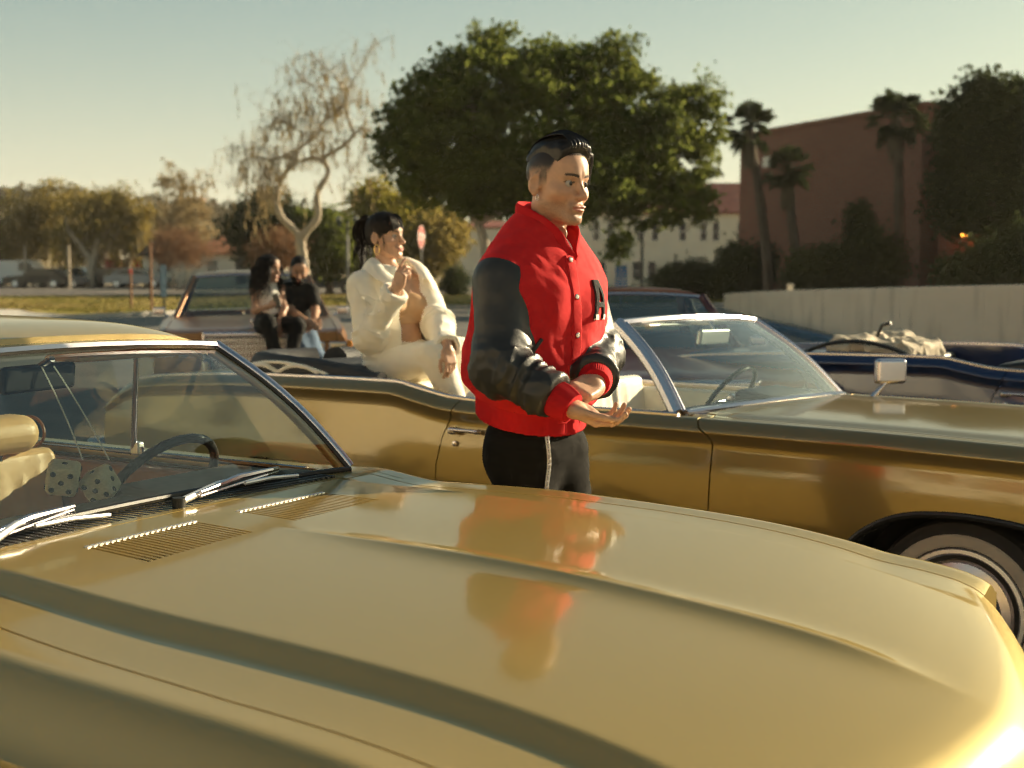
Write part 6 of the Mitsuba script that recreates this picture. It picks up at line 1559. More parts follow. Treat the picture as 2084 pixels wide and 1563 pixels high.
# trousers
hipR, hipL = V(.025, 3.96, 1.00), V(.140, 4.08, 1.00)
knR, knL, anR, anL = V(.085, 3.865, .54), V(.170, 4.06, .54), V(.03, 3.93, .10), V(.15, 4.12, .10)
def d_trous(p):
    d = S_ell(p @ np.c_[rB, fB, (0, 0, 1)] - V(*(C0 @ np.c_[rB, fB, (0, 0, 1)])) , (.0, .0, 1.02), (.158, .130, .16))
    for a in ((hipR, knR, anR), (hipL, knL, anL)): d = smin(d, chain(p, list(a), [.100, .074, .066], .05), .035)
    s = p[:, 2]; d = d - .010 * N3(p * [1, 1, .6], 13, 2) - .006 * (.5 - np.abs(2 * N3(p * [1, 1, .8], 17, 12))) - .004 * np.sin(s * 60 + 6 * N3(p, 8, 5)) * np.exp(-((s - .86) / .10) ** 2) * .9 - .006 * np.sin(s * 70 + 5 * N3(p, 9)) * np.exp(-((s - .16) / .12) ** 2)
    return np.maximum(d, np.maximum(p[:, 2] - 1.16, .045 - p[:, 2]))
lo, hi = bounds([hipR, hipL, knR, knL, anR, anL, V(.07, 4.0, 1.15)], .19)
part(MAN, 'trousers', nets(d_trous, lo, hi, .008), 'mat_black_denim', True)
shoe(anR + V(0, 0, .0), fB + V(.1, 0, 0), MAN, 'mat_shoe_black', 'mat_rubber'); shoe(anL, fB + V(.35, 0, 0), MAN, 'mat_shoe_black', 'mat_rubber')
p = surf(d_trous, 1033, 869); n = grad(d_trous, p); part(MAN, 'rivet', xf(lathe([(.006, -.002), (.005, .002), (.0001, .0026)], 16), frame(p, (0, 0, 1) - n * n[2], z=n)), 'mat_gold_metal', 40)
# wallet chain of real links
path = [surf(d_trous, x, y) - V(.0, .010, 0) for x, y in ((1112, 880), (1116, 915), (1117, 950), (1113, 985))]; path.append(path[-1] + V(-.006, 0, -.09)); path.append(path[-1] + V(-.03, .02, -.06))
cpth = spline(path, 40)
for i in range(0, 38, 1):
    t = cpth[i + 1] - cpth[i]; t /= np.linalg.norm(t); sd = np.cross(t, (0, 1, 0)); sd /= np.linalg.norm(sd); o = np.cross(sd, t)
    sd = sd * math.cos(.8) + o * math.sin(.8) if i % 2 else sd * math.cos(-.8) + o * math.sin(-.8)
    g = np.linspace(0, 2 * np.pi, 15); lk = tube([cpth[i] + t * math.cos(a) * .0082 + sd * math.sin(a) * .0066 for a in g], .0023, 6, False)
    part(MAN, 'chain_link', lk, 'mat_silver', True)
# body: head, neck, hands, and the figure under the clothes, one skin
neck0, neck1 = loc(np.linalg.inv(HM), V(0, -.030, -.075)[None])[0], tw(0, -.015, 1.58)
def d_head(p): 
    q = loc(HM, p); d = head_sdf(q) * HS
    nk = S_cap(p, neck0, neck1, .056, .066); nk = smin(nk, S_ell(q, (0, .036, -.150), (.010, .012, .016)) * HS, .02)
    return smin(d, nk, .03)
hm = nets(d_head, HM[:3, 3] - V(.16, .16, .27), HM[:3, 3] + V(.16, .16, .16), .0024)
def fade_m(x, y, z):
    ax = np.abs(x); front = ss(.046, .036, y + .35 * np.clip(.062 - z, 0, .06) - .5 * np.clip(z - .075, 0, .05))
    w = np.maximum(ss(.012, .056, z) * front, ss(.070, .080, z - .25 * np.clip(y - .055, -.2, .05)))
    burn = (ax > .05) * ss(-.006, .002, y) * ss(.027, .020, y) * ss(-.014, .02, z) * .75
    back = ss(-.04, -.065, y) * ss(-.06, .03, z)
    n = 1.05 + .25 * N3(np.c_[x, y, z], 300, 5)
    return np.clip(np.maximum(np.maximum(w, burn), back) * n, 0, .97)
heads = skinmesh(hm, HM, SKIN, LIP, stubble=.42, fade=fade_m)
HRx = V(.86, -.08, -.42); HR = frame(WRR + dR * .058, HRx, z=V(-.22, .20, -.95))
HLx = V(-.50, -.78, -.22); HL = frame(WRL + dL * .050, HLx, z=V(.30, -.52, .80))
hr_ = hand(HR, 1, curl=(.46, .52, .56, .60), thumb=(.36, .28), s=1.02); hl_ = hand(HL, -1, curl=(.55, .6, .65, .7), thumb=(.55, .45), s=1.02)
jt = dict(pelvis=V(.07, 4.03, 1.02), chest=tw(0, -.02, 1.42), neck=tw(0, -.02, 1.6), shr=SHR + V(.03, .03, -.02), elr=ELR, wrr=WRR + dR * .03, shl=SHL + V(-.02, 0, -.02), ell=ELL, wrl=WRL + dL * .03, hipr=hipR, knr=knR, anr=anR, hipl=hipL, knl=knL, anl=anL)
bs_ = nets(bodysdf(jt, dict(waist=.10, chest=.115, neck=.055, sh=.05, el=.038, wr=.026, hip=.065, kn=.045, an=.035)), *bounds(list(jt.values()), .15), .016)
colored(MAN, 'body', [heads, flatc(hr_, SKIN), flatc(hl_, SKIN), flatc(bs_, SKIN)])
eyes(MAN, HM)
# hair: slicked back with a side part, glossy combed locks, one strand falling over the far brow
def d_hair(p):
    q = loc(HM, p); x, y, z = q.T
    top = S_ell(q, (-.002, -.012, .054), (.0800, .1070, .0880)); fr = S_ell(q, (-.006, .054, .098), (.054, .038, .034)); d = smin(top, fr, .035)
    comb = np.sin((x + .012 * np.sin(y * 30)) * 420 + 10 * N3(q * [1, .25, .6], 30)) * .0016 + .004 * N3(q * [1.4, .3, .7], 34, 3)
    keep = np.maximum((.060 - z) * .9, x - .060 - .10 * np.clip(z - .09, 0, .1))
    hairl = (y - .080) + .60 * np.clip(.094 - z, -.05, .06)
    d = smax(d - comb, keep, .008); return smax(d, hairl, .012) * HS
hr = nets(d_hair, HM[:3, 3] - V(.15, .15, .02), HM[:3, 3] + V(.15, .15, .19), .0022)
kh_ = part(MAN, 'hair', hr, 'mat_hair_black', True, label='slicked back glossy black hair with a side part')
r = np.random.default_rng(3); lk = []
for i in range(26):
    o = .012 * r.random(); a = V(-.028 - o, .076, .098)
    pts = [a, V(-.040 - o, .086, .092), V(-.050 - .8 * o, .082, .066), V(-.054 - .7 * o, .076, .038), V(-.054 - .5 * o, .074, .016 - .02 * r.random())]
    lk.append(tube(spline(pts, 14), np.linspace(.0019, .0006, 14), 5))
for i in range(170):   # combed locks over the top
    x0 = r.uniform(-.052, .042); z0 = .100 + .018 * math.cos(x0 * 22)
    pts = [V(x0, .076, z0 - .010), V(x0 * 1.02, .058, z0 + .026), V(x0 * 1.08, .008, z0 + .040 - abs(x0) * .25), V(x0 * 1.12, -.055, z0 + .022 - abs(x0) * .3), V(x0 * 1.0, -.098, z0 - .035)]
    lk.append(tube(spline(pts, 16), np.interp(np.arange(16), [0, 4, 15], [.0008, .0019, .0007]), 4))
part(kh_, 'lock', xf(cat(*lk), HM), 'mat_hair_black', True)
ep = loc(np.linalg.inv(HM), V(.080, -.004, -.046)[None])[0]
part(MAN, 'earring', xf(tube([(.0075 * math.cos(a), 0, .0085 * math.sin(a)) for a in np.linspace(0, 2 * np.pi, 20)], .0014, 6, False), frame(ep, rB * .4 + fB, z=(0, 0, 1))), 'mat_silver', True)
# ------------------------------------------------------------------ the woman in white on the rear deck of the bronze convertible
WOM = thing('person', 'woman in a white denim jacket and trousers sitting on the back of the bronze convertible', 'person')
HW = head_frame(V(-.655, 6.93, 1.722), math.radians(60), math.radians(2), math.radians(-2), .96)
SKW, LIPW = (.50, .30, .20), (.40, .12, .10)
yw_ = math.radians(38); fW, rW = V(math.sin(yw_), -math.cos(yw_), 0), V(-math.cos(yw_), -math.sin(yw_), 0)
CW = V(-.615, 6.93, 0)
def tbw(p): q = p - CW; return np.c_[q @ rW, q @ fW - .03 * np.sin(np.clip((p[:, 2] - 1.0) / .5, 0, 1) * 3.0), p[:, 2]]
def tww(a, b, z): return CW + rW * a + fW * (b + .03 * math.sin(min(max((z - 1.0) / .5, 0), 1) * 3.0)) + V(0, 0, z)
jw = dict(pelvis=V(-.612, 6.93, 1.06), chest=tww(0, 0, 1.36), neck=tww(0, -.01, 1.53), shr=V(-.762, 6.82, 1.468), elr=V(-.705, 6.74, 1.215), wrr=V(-.575, 6.60, 1.452),
          shl=V(-.478, 7.0, 1.462), ell=V(-.400, 6.86, 1.270), wrl=V(-.318, 6.54, 1.165), hipr=V(-.665, 6.85, 1.055), hipl=V(-.535, 6.95, 1.055),
          knr=V(-.372, 6.58, 1.125), knl=V(-.285, 6.82, 1.125), anr=V(-.235, 6.57, .745), anl=V(-.160, 6.86, .735))
def d_wbody(p):
    t = tbw(p)
    d = S_ell(t, (0, 0, 1.12), (.150, .105, .16)); d = smin(d, S_ell(t, (0, .0, 1.245), (.118, .088, .12)), .06); d = smin(d, S_ell(t, (0, -.005, 1.40), (.150, .098, .135)), .07)
    for s in (-1, 1): d = smin(d, S_ell(t, (s * .068, .075, 1.375), (.062, .052, .060)), .03)
    nk0 = loc(np.linalg.inv(HW), V(0, -.030, -.07)[None])[0]
    d = smin(d, S_cap(p, nk0, tww(0, -.015, 1.50), .044, .052), .04)
    for s in ('r', 'l'):
        sh, el, wr = jw['sh' + s], jw['el' + s], jw['wr' + s]
        d = smin(d, chain(p, [sh, el, wr], [.048, .036, .025], .03), .05)
        d = smin(d, S_cap(p, tww(0, -.01, 1.50), sh, .045, .045), .05)
        d = smin(d, chain(p, [jw['hip' + s], jw['kn' + s], jw['an' + s]], [.080, .052, .036], .04), .04)
    return d
def d_whead(p): return smin(head_sdf(loc(HW, p), 1.) * .96, d_wbody(p), .02)
lo, hi = bounds([tww(.2, .12, 1.5), tww(-.2, -.12, 1.5), HW[:3, 3]], .13); hi[2] = HW[2, 3] + .17; lo[2] = 1.43
wh = nets(d_whead, HW[:3, 3] - V(.17, .17, .24), HW[:3, 3] + V(.17, .17, .16), .0032)
wb = nets(d_wbody, *bounds(list(jw.values()), .18), .010)
wb = clip_mesh(wb, np.asarray(wb.vertices)[:, 2] - (HW[2, 3] - .19))
DR, DL = jw['wrr'] - jw['elr'], jw['wrl'] - jw['ell']; DR, DL = DR / np.linalg.norm(DR), DL / np.linalg.norm(DL)
hwr = hand(frame(jw['wrr'] + DR * .01, V(.30, -.12, .95), z=V(-.55, -.80, .10)), 1, .0032, curl=(.25, .75, .95, 1.0), thumb=(.5, .6), s=.90)
hwl = hand(frame(jw['wrl'] + DL * .01, V(.22, -.35, -.91), z=V(.55, -.70, .40)), -1, .0032, curl=(.40, .5, .55, .6), thumb=(.4, .4), s=.90)
cw = skin_color(loc(HW, np.asarray(wh.vertices)), SKW, LIPW)
colored(WOM, 'body', [(wh, cw), flatc(wb, SKW), flatc(hwr, SKW), flatc(hwl, SKW)])
eyes(WOM, HW)
for sd, hx in ((1, None),):
    q = loc(np.linalg.inv(HW), V(.078, -.006, -.040)[None])[0]
    part(WOM, 'earring', tube([q + V(.022 * math.sin(a) * .6, -.004, -.028 + .026 * math.cos(a)) for a in np.linspace(0, 2 * np.pi, 24)], .0028, 6, False), 'mat_gold_metal', True, label='large gold hoop earring')
# hair: bangs, sides and a long ponytail
def d_whair(p):
    q = loc(HW, p); x, y, z = q.T
    d = S_ell(q, (0, -.014, .044), (.0840, .1070, .0900)); comb = np.sin((x * 1.0 + .3 * z) * 330 + 9 * N3(q * [1, 1, .3], 28)) * .0016
    d = smax(d - comb, -(S_ell(q, (0, .13, -.062), (.062, .110, .112))), .014)
    d = smin(d, smax(S_ell(q, (0, -.030, .004), (.0825, .088, .078)), y - .012 - .5 * np.clip(z, -.05, .06), .01), .015)
    ban = S_box(q, (0, .070, .040), (.058, .028, .024), .02); ban = smax(ban, -(S_ell(q, (0, -.014, .036), (.0765, .0985, .084))), .004)
    d = smin(d, smax(ban, y - .098 + .25 * np.abs(x), .01), .012)
    ear = S_ell(q * [1, 1, 1] - np.c_[np.sign(x) * .080, 0 * x - .012, 0 * x - .012], (0, 0, 0), (.02, .019, .030)); d = smax(d, -ear, .006)
    return np.maximum(d, -.055 - z + .9 * np.clip(y + .02, 0, .1))
kh_ = part(WOM, 'hair', nets(d_whair, HW[:3, 3] - V(.15, .15, .10), HW[:3, 3] + V(.15, .15, .17), .003), 'mat_hair_soft', True, label='dark hair with a straight fringe')
Hi = lambda x, y, z: loc(np.linalg.inv(HW), V(x, y, z)[None])[0]
r = np.random.default_rng(12); lk = []
b0 = Hi(0, -.095, .085)
for i in range(60):
    o = r.normal(size=3) * V(.014, .014, .01); e = r.normal(size=3) * V(.022, .022, .03)
    lk.append(tube(spline([b0 + o * .4, b0 + V(-.035, .03, .012) + o, b0 + V(-.060, .045, -.07) + o * 1.2, b0 + V(-.056, .035, -.14) + e * .8, b0 + V(-.045, .02, -.20) + e], 14), np.interp(np.arange(14), [0, 5, 13], [.004, .006, .0015]), 5))
for i in range(40):
    x0 = r.uniform(-.054, .054); lk.append(tube(spline([Hi(x0 * .8, .045, .118), Hi(x0, .088 - 5 * x0 * x0, .085), Hi(x0 * 1.05, .098 - 7 * x0 * x0, .050), Hi(x0 * 1.08, .094 - 7 * x0 * x0, .024 + .006 * r.random())], 10), np.linspace(.0036, .001, 10), 5))
for s in (-1, 1):
    for i in range(8): lk.append(tube(spline([Hi(s * .068, .03, .07), Hi(s * .078, .034, .03), Hi(s * (.076 + .004 * r.random()), .036 + .006 * r.random(), -.02), Hi(s * .072, .034, -.06 - .02 * r.random())], 10), np.linspace(.0032, .0008, 10), 5))
part(kh_, 'ponytail', cat(*lk), 'mat_hair_soft', True, label='long ponytail and loose fringe locks')
part(kh_, 'hair_tie', xf(tube([(.020 * math.cos(a), .020 * math.sin(a), 0) for a in np.linspace(0, 2 * np.pi, 20)], .006, 8, False), frame(b0 + V(-.018, .014, .006), (0, 1, 0), z=V(-.75, .6, .2))), 'mat_black_cotton', True)
# strapless knitted top
def d_top(p):
    t = tbw(p); rib = .0012 * np.sin(t[:, 2] * 420); return np.maximum(d_wbody(p) - .006 - rib - .002 * np.sin(t[:, 2] * 70 + 5 * N3(p, 14)), np.maximum(t[:, 2] - 1.418 - .02 * np.cos(t[:, 0] * 20), 1.272 - t[:, 2]))
part(WOM, 'knit_top', nets(d_top, *bounds([tww(.18, .14, 1.26), tww(-.18, -.14, 1.44), tww(.18, -.14, 1.3), tww(-.18, .14, 1.4)], .02), .006), 'mat_tan_knit', 50)
# white trousers
def d_wtr(p):
    d = S_ell(tbw(p), (0, -.01, 1.09), (.172, .135, .15))
    for s in ('r', 'l'): d = smin(d, chain(p, [jw['hip' + s] + V(0, 0, 0), jw['kn' + s], jw['an' + s]], [.098, .074, .062], .04), .04)
    t = tbw(p); kn = np.minimum(np.linalg.norm(p - jw['knr'], axis=1), np.linalg.norm(p - jw['knl'], axis=1)); hp = np.linalg.norm(p - V(-.56, 6.82, 1.10), axis=1)
    d = d - .014 * N3(p, 11, 3) - .011 * (.5 - np.abs(2 * N3(p, 20, 8))) * (np.exp(-(kn / .12) ** 2) + np.exp(-(hp / .14) ** 2))
    return np.maximum(d, t[:, 2] - 1.205)
part(WOM, 'trousers', nets(d_wtr, *bounds([jw[k_] for k_ in ('pelvis', 'hipr', 'hipl', 'knr', 'knl', 'anr', 'anl')] + [tww(0, 0, 1.22)], .19), .007), 'mat_white_denim', True)
part(WOM, 'waistband', nets(lambda p: np.maximum(d_wtr(p) - .004, np.abs(tbw(p)[:, 2] - 1.188) - .017), *bounds([tww(.2, .15, 1.16), tww(-.2, -.15, 1.22), tww(.2, -.15, 1.18), tww(-.2, .15, 1.2)], .03), .006), 'mat_white_denim', 60)
# open white denim jacket
slWr = ([jw['shr'] + V(-.012, -.005, 0), jw['elr'] + V(-.012, -.01, -.012), jw['wrr'] - DR * .015], [.070, .066, .051]); slWl = ([jw['shl'] + V(.01, 0, .0), jw['ell'] + V(.02, .0, -.01), jw['wrl'] - DL * .012], [.066, .066, .054])
def d_wj(p):
    t = tbw(p); z = t[:, 2]
    A = np.interp(z, [1.03, 1.08, 1.2, 1.36, 1.46, 1.54, 1.60], [.182, .194, .190, .172, .152, .112, .082]); B_ = np.interp(z, [1.03, 1.08, 1.2, 1.36, 1.46, 1.54, 1.60], [.140, .155, .150, .138, .126, .10, .078])
    k = np.sqrt((t[:, 0] / A) ** 2 + ((t[:, 1] - .01) / B_) ** 2); d = (k - 1) * np.minimum(A, B_); d = np.maximum(d, np.maximum(z - 1.56, 1.035 + .05 * t[:, 1] - z))
    sh = np.minimum(S_cap(p, tww(.05, -.03, 1.520), slWr[0][0], .05, .066), S_cap(p, tww(-.05, -.03, 1.520), slWl[0][0], .05, .060)); d = smin(d, sh, .06)
    d = d - .022 * N3(t * [1, 1, .45], 11, 6) - .016 * (.5 - np.abs(2 * N3(t * [1, 1, .6], 14, 2))) + .010 * np.exp(-((z - 1.085 - .02 * N3(t, 6)) / .012) ** 2)
    inner = d + .016
    opn = np.minimum(np.interp(z, [1.0, 1.15, 1.3, 1.45, 1.56], [.085, .10, .105, .085, .075]) - np.abs(t[:, 0] + .030), t[:, 1] - .0)
    neck = np.minimum(.075 - np.sqrt(t[:, 0] ** 2 + (t[:, 1] + .01) ** 2), z - 1.44)
    body = smax(smax(d, -inner, .006), np.maximum(opn, neck), .008)
    sl = None
    for (pts, rad), sd in ((slWr, 40), (slWl, 60)):
        s = along(p, pts); L1 = np.linalg.norm(pts[1] - pts[0]); L = L1 + np.linalg.norm(pts[2] - pts[1])
        g = .35 + np.exp(-((s - L1) / .09) ** 2) + ss(L - .10, L - .02, s)
        e = chain(p, pts, rad, .05) - g * (.026 * (.5 - np.abs(2 * (meshkit.noise(np.c_[s * 19 + 1.5 * N3(p, 7, sd), p[:, 0] * 6, p[:, 1] * 6], sd) - .5)))) - .016 * N3(p, 10, sd + 1) - .006 * (.5 - np.abs(2 * N3(p, 24, sd + 3)))
        wr = pts[2]; dd = (pts[2] - pts[1]) / np.linalg.norm(pts[2] - pts[1]); hole = S_cap(p, wr - dd * .03, wr + dd * .1, rad[2] - .010)
        e = smax(smax(e, (p - wr) @ dd - .012, .008), -hole, .006); sl = e if sl is None else np.minimum(sl, e)
    return smin(body, sl, .014)
lo, hi = bounds([jw[k_] for k_ in ('shr', 'elr', 'wrr', 'shl', 'ell', 'wrl')] + [tww(.22, .17, 1.04), tww(-.22, -.17, 1.04), tww(.2, -.17, 1.56), tww(-.2, .17, 1.56)], .11)
part(WOM, 'jacket', nets(d_wj, lo, hi, .0065), 'mat_white_denim', True, label='open white denim jacket')
def onw(px, py):
    p = surf(d_wj, px, py, 5.5, 8.5); return p + (V(0, 0, EYE[2]) - p) * (.003 / np.linalg.norm(p - V(0, 0, EYE[2])))
for pts in ([(757, 622), (776, 617), (786, 630), (772, 640), (757, 634)], [(738, 668), (760, 676), (790, 680)], [(846, 600), (856, 630), (862, 668)], [(722, 585), (736, 600), (742, 622)]):
    part(WOM, 'jacket_seam', tube(spline([onw(*p) for p in pts], 16), .0042, 6), 'mat_white_denim', True)
for q in ((772, 633), (850, 612), (858, 645)): part(WOM, 'jacket_button', man2tm(Manifold.sphere(.008, 12).translate(tuple(onw(*q)))), 'mat_silver', True)
# wide collar lying over the shoulders
for s in (-1, 1):
    inn = spline([tww(0, -.085, 1.600), tww(s * .060, -.065, 1.602), tww(s * .088, -.005, 1.590), tww(s * .090, .060, 1.550), tww(s * .078 - .02, .118, 1.490)], 22)
    out = spline([tww(0, -.150, 1.555), tww(s * .115, -.120, 1.555), tww(s * .175, -.010, 1.545), tww(s * .175, .085, 1.505), tww(s * .105 - .02, .150, 1.440)], 22)
    g = np.linspace(0, 1, 7)[None, :, None]; P_ = inn[:, None] * (1 - g) + out[:, None] * g; P_[..., 2] += (.026 * np.sin(np.pi * np.linspace(0, 1, 7)) ** .8)[None] + .004
    P_ += .006 * np.stack([N3(P_.reshape(-1, 3), 25, 1)] * 3, -1).reshape(P_.shape)
    ii, jj = np.meshgrid(np.arange(21), np.arange(6), indexing='ij'); q = np.stack([ii * 7 + jj, ii * 7 + jj + 1, (ii + 1) * 7 + jj + 1, (ii + 1) * 7 + jj], -1).reshape(-1, 4)
    m = tm(P_.reshape(-1, 3), np.vstack([q[:, [0, 1, 2]], q[:, [0, 2, 3]]]))
    part(WOM, 'collar', thicken(m, .007), 'mat_white_denim', 60)
for s in ('r', 'l'): shoe(jw['an' + s] + V(0, 0, -.005), V(.75, -.6, 0), WOM, 'mat_shoe_white', 'mat_rubber')

# ------------------------------------------------------------------ the couple on the brown sedan
def simple_person(label, base, lip, head, j, rs, top_m, top_r, top_z, leg_m, hairf, hands, sleeve=None, sole=('mat_shoe_white', 'mat_shoe_white'), feet=(.3, -1, -.2), stubble=0., female=0., belt=None):
    k = thing('person', label, 'person'); Hm = head
    bf = bodysdf(j, rs); nk0 = loc(np.linalg.inv(Hm), V(0, -.03, -.07)[None])[0]
    def d_b(p): return smin(bf(p), S_cap(p, nk0, j['neck'], rs['neck'] * .95, rs['neck']), .03)
    def d_h(p): return smin(head_sdf(loc(Hm, p), female), d_b(p), .02)
    hm_ = nets(d_h, Hm[:3, 3] - V(.16, .16, .20), Hm[:3, 3] + V(.16, .16, .16), .0042); bm = nets(d_b, *bounds(list(j.values()), .17), .012); bm = clip_mesh(bm, np.asarray(bm.vertices)[:, 2] - Hm[2, 3] + .15)
    ms = [(hm_, skin_color(loc(Hm, np.asarray(hm_.vertices)), base, lip, stubble=stubble)), flatc(bm, base)]
    for s, (x, z, c) in zip(('r', 'l'), hands): ms.append(flatc(hand(frame(j['wr' + s], x, z=z), 1 if s == 'r' else -1, .005, curl=c, s=.95), base))
    colored(k, 'body', ms); eyes(k, Hm)
    def d_t(p):
        d = smin(S_cap(p, j['pelvis'] + V(0, 0, .02), j['chest'], rs['waist'] + .02, rs['chest'] + .018), S_cap(p, j['chest'], j['neck'] - V(0, 0, .05), rs['chest'] * .8, rs['neck'] + .012), .05)
        for s in ('r', 'l'):
            d = smin(d, S_cap(p, j['neck'] - V(0, 0, .06), j['sh' + s], rs['sh'] * (1.0 if sleeve else .55), rs['sh'] * (1.25 if sleeve else .6)), .05)
            if sleeve: d = smin(d, S_cap(p, j['sh' + s], j['sh' + s] + (j['el' + s] - j['sh' + s]) * sleeve, rs['sh'] * 1.2, rs['sh'] * 1.3), .03)
        d = d - .012 * N3(p, 12, 3) - .006 * (.5 - np.abs(2 * N3(p, 22, 5)))
        return np.maximum(d, top_z - p[:, 2])
    part(k, 'shirt', nets(d_t, *bounds([j[q] for q in ('pelvis', 'chest', 'neck', 'shr', 'shl', 'elr', 'ell')], .17), .009), top_m, True)
    def d_l(p):
        d = S_cap(p, j['pelvis'] + V(0, 0, .06), j['pelvis'] - V(0, 0, .02), rs['waist'] + .018, rs['hip'] + .03)
        for s in ('r', 'l'): d = smin(d, chain(p, [j['hip' + s], j['kn' + s], j['an' + s]], [rs['hip'] + .022, rs['kn'] + .018, rs['an'] + .02], .04), .04)
        return np.maximum(d - .010 * N3(p, 13, 8) - .005 * (.5 - np.abs(2 * N3(p, 24, 9))), p[:, 2] - top_z - .03)
    part(k, 'trousers', nets(d_l, *bounds([j[q] for q in ('pelvis', 'hipr', 'hipl', 'knr', 'knl', 'anr', 'anl')], .19), .010), leg_m, True)
    hairf(k, Hm)
    for s in ('r', 'l'): shoe(j['an' + s], V(*feet), k, *sole)
    return k
def curls(n, L, seed, mt='mat_hair_soft'):
    def f(k, Hm):
        r = np.random.default_rng(seed); Hi = lambda v: loc(np.linalg.inv(Hm), np.atleast_2d(v))
        def cap_(p): 
            q = loc(Hm, p); d = S_ell(q, (0, -.016, .040), (.092, .112, .092)) - .010 * N3(q, 55); return np.maximum(smax(d, -S_ell(q, (0, .13, -.05), (.070, .105, .112)), .012), -.06 - q[:, 2])
        kk = part(k, 'hair', nets(cap_, Hm[:3, 3] - V(.16, .16, .12), Hm[:3, 3] + V(.16, .16, .17), .006), mt, True)
        lk = []
        for i in range(n):
            a = r.uniform(.75, 2 * np.pi - .75); c = V(math.sin(a) * .085, math.cos(a) * .095 - .02, r.uniform(-.02, .10)); t = np.linspace(0, 1, 16); l = L * r.uniform(.6, 1.1)
            o = V(math.sin(a), math.cos(a), 0) * (.03 + .045 * r.random()); ph = r.uniform(0, 6); w = .010 * (.4 + t)
            pts = c + o * np.sin(t * 1.8)[:, None] + np.c_[w * np.cos(t * 16 + ph), w * np.sin(t * 16 + ph), -l * t]
            lk.append(tube(Hi(pts), np.interp(t, [0, .4, 1], [.006, .008, .003]), 5))
        part(kk, 'curls', cat(*lk), mt, True)
    return f
def short_hair(k, Hm):
    def f(p):
        q = loc(Hm, p); d = S_ell(q, (0, -.014, .042), (.0810, .1040, .0900)) - .004 * N3(q, 90) - .006 * N3(q, 40, 2)
        return np.maximum(smax(d, q[:, 1] - .085 + .55 * np.clip(.09 - q[:, 2], -.05, .08), .008), -.03 - q[:, 2] + .9 * np.clip(q[:, 1] + .03, 0, .1))
    part(k, 'hair', nets(f, Hm[:3, 3] - V(.15, .15, .08), Hm[:3, 3] + V(.15, .15, .16), .005), 'mat_hair_soft', True)
    def bd(p):
        q = loc(Hm, p); d = head_sdf(q) - .006 - .004 * N3(q, 120); return np.maximum(np.maximum(d, q[:, 2] + .048 - .35 * np.clip(.05 - q[:, 1], 0, .05)), np.maximum(-q[:, 1] + .0, -np.linalg.norm((q - V(0, .095, -.072)) * [1, .6, 1.8], axis=1) + .026))
    part(k, 'beard', nets(bd, Hm[:3, 3] - V(.13, .13, .15), Hm[:3, 3] + V(.13, .13, .03), .005), 'mat_hair_soft', True)
Ys_ = 12.15
def Q(px, py, Y): return at(px, py, Y)
Hf = head_frame(Q(549, 546, 12.25), math.radians(62), math.radians(-6), 0, .98)
jf = dict(pelvis=Q(546, 655, 12.30), chest=Q(545, 605, 12.32), neck=Q(545, 568, 12.32), shr=Q(517, 588, 12.25), shl=Q(570, 586, 12.38), elr=Q(519, 632, 12.15), ell=Q(579, 628, 12.28), wrr=Q(549, 622, 12.02), wrl=Q(568, 660, 12.10),
          hipr=Q(537, 660, 12.27), hipl=Q(558, 660, 12.30), knr=Q(545, 655, 11.90), knl=Q(606, 662, 12.02), anr=Q(562, 727, 11.92), anl=Q(592, 728, 11.98))
simple_person('woman with long curly hair in a white tank top sitting on the brown sedan', (.34, .19, .12), (.30, .10, .09), Hf, jf, dict(waist=.085, chest=.095, neck=.045, sh=.042, el=.032, wr=.022, hip=.075, kn=.050, an=.036),
              'mat_white_cotton', .03, jf['pelvis'][2] + .07, 'mat_black_cotton', curls(150, .30, 4), [(V(.6, -.5, .35), V(-.5, -.6, .2), (.7, .8, .8, .8)), (V(.1, -.4, -.9), V(.6, -.5, .2), (.4, .5, .5, .5))], None, ('mat_shoe_pink', 'mat_shoe_white'), (.25, -.9, -.25), female=1.)
kf_ = 'person_002'
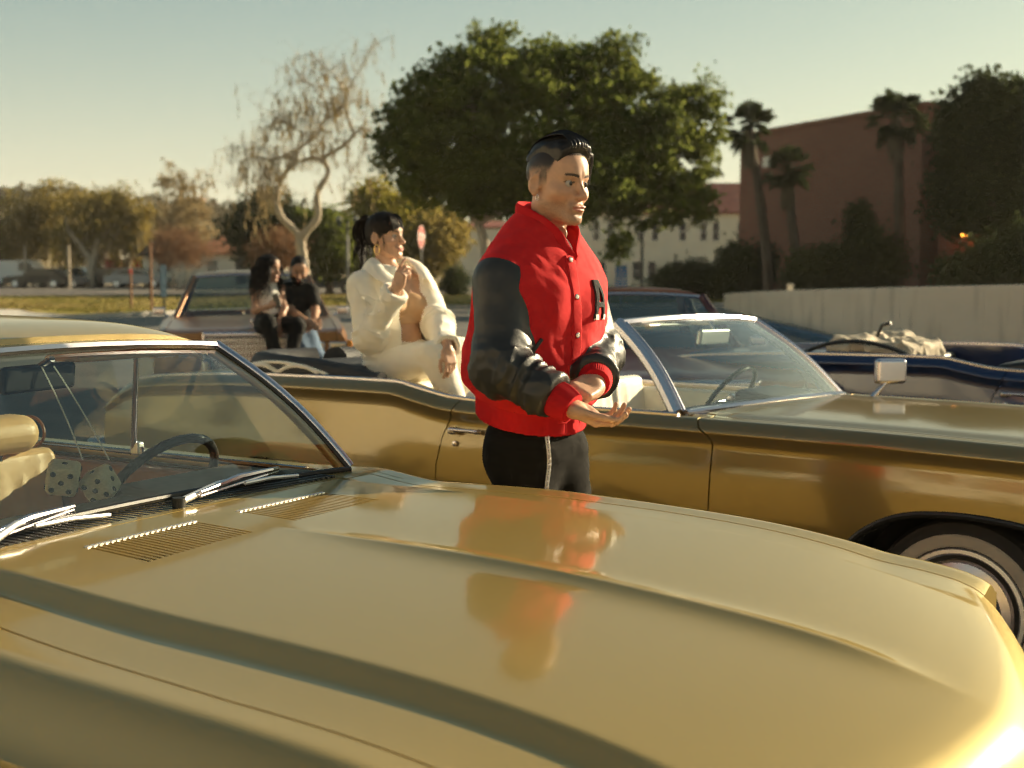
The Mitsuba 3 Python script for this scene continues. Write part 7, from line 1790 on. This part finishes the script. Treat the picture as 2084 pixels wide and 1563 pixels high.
pc = (jf['wrr'] + V(.075, -.06, .045)); solo('phone', xf(man2tm(rbox(-.036, .036, -.005, .005, -.07, .07, .004, 6)), frame(pc, (.7, -.4, .3), z=(-.3, .2, .9))), 'mat_black_trim', 'small dark phone in the hands of the woman with long curly hair', 'phone')
Hq = head_frame(Q(608, 549, 12.45), math.radians(12), math.radians(-24), math.radians(6), 1.0)
jq = dict(pelvis=Q(607, 668, 12.55), chest=Q(606, 605, 12.52), neck=Q(606, 574, 12.50), shr=Q(582, 588, 12.45), shl=Q(633, 590, 12.50), elr=Q(591, 632, 12.38), ell=Q(642, 634, 12.42), wrr=Q(627, 655, 12.16), wrl=Q(641, 657, 12.18),
          hipr=Q(602, 675, 12.48), hipl=Q(622, 675, 12.52), knr=Q(622, 730, 12.10), knl=Q(645, 728, 12.16), anr=Q(632, 800, 12.02), anl=Q(655, 800, 12.08))
jq['anr'][2] = jq['anl'][2] = .10
simple_person('bearded man in a black T shirt and jeans leaning on the brown sedan', (.38, .22, .14), (.30, .13, .11), Hq, jq, dict(waist=.10, chest=.115, neck=.052, sh=.050, el=.038, wr=.027, hip=.078, kn=.056, an=.042),
              'mat_black_cotton', .03, jq['pelvis'][2] + .05, 'mat_blue_jeans', short_hair, [(V(.75, -.35, -.45), V(-.3, -.8, .4), (.7, .8, .8, .8)), (V(-.7, -.4, -.5), V(.3, -.8, .4), (.7, .8, .8, .8))], .55, ('mat_shoe_black', 'mat_rubber'), (.25, -1, 0), stubble=.8)

# ------------------------------------------------------------------ the warm haze of the late afternoon air
scene['haze_air'] = {'type': 'homogeneous', 'albedo': rgb(.95, .93, .88), 'sigma_t': .00024}
scene['haze'] = {'type': 'cube', 'to_world': T().translate((0, 450, 24)).scale((480, 560, 27)), 'bsdf': {'type': 'null'}, 'interior': {'type': 'ref', 'id': 'haze_air'}}
labels['haze'] = {'kind': 'stuff', 'label': 'thin warm haze in the air over the parking lot', 'category': 'haze'}
scene['camera']['medium'] = {'type': 'ref', 'id': 'haze_air'}
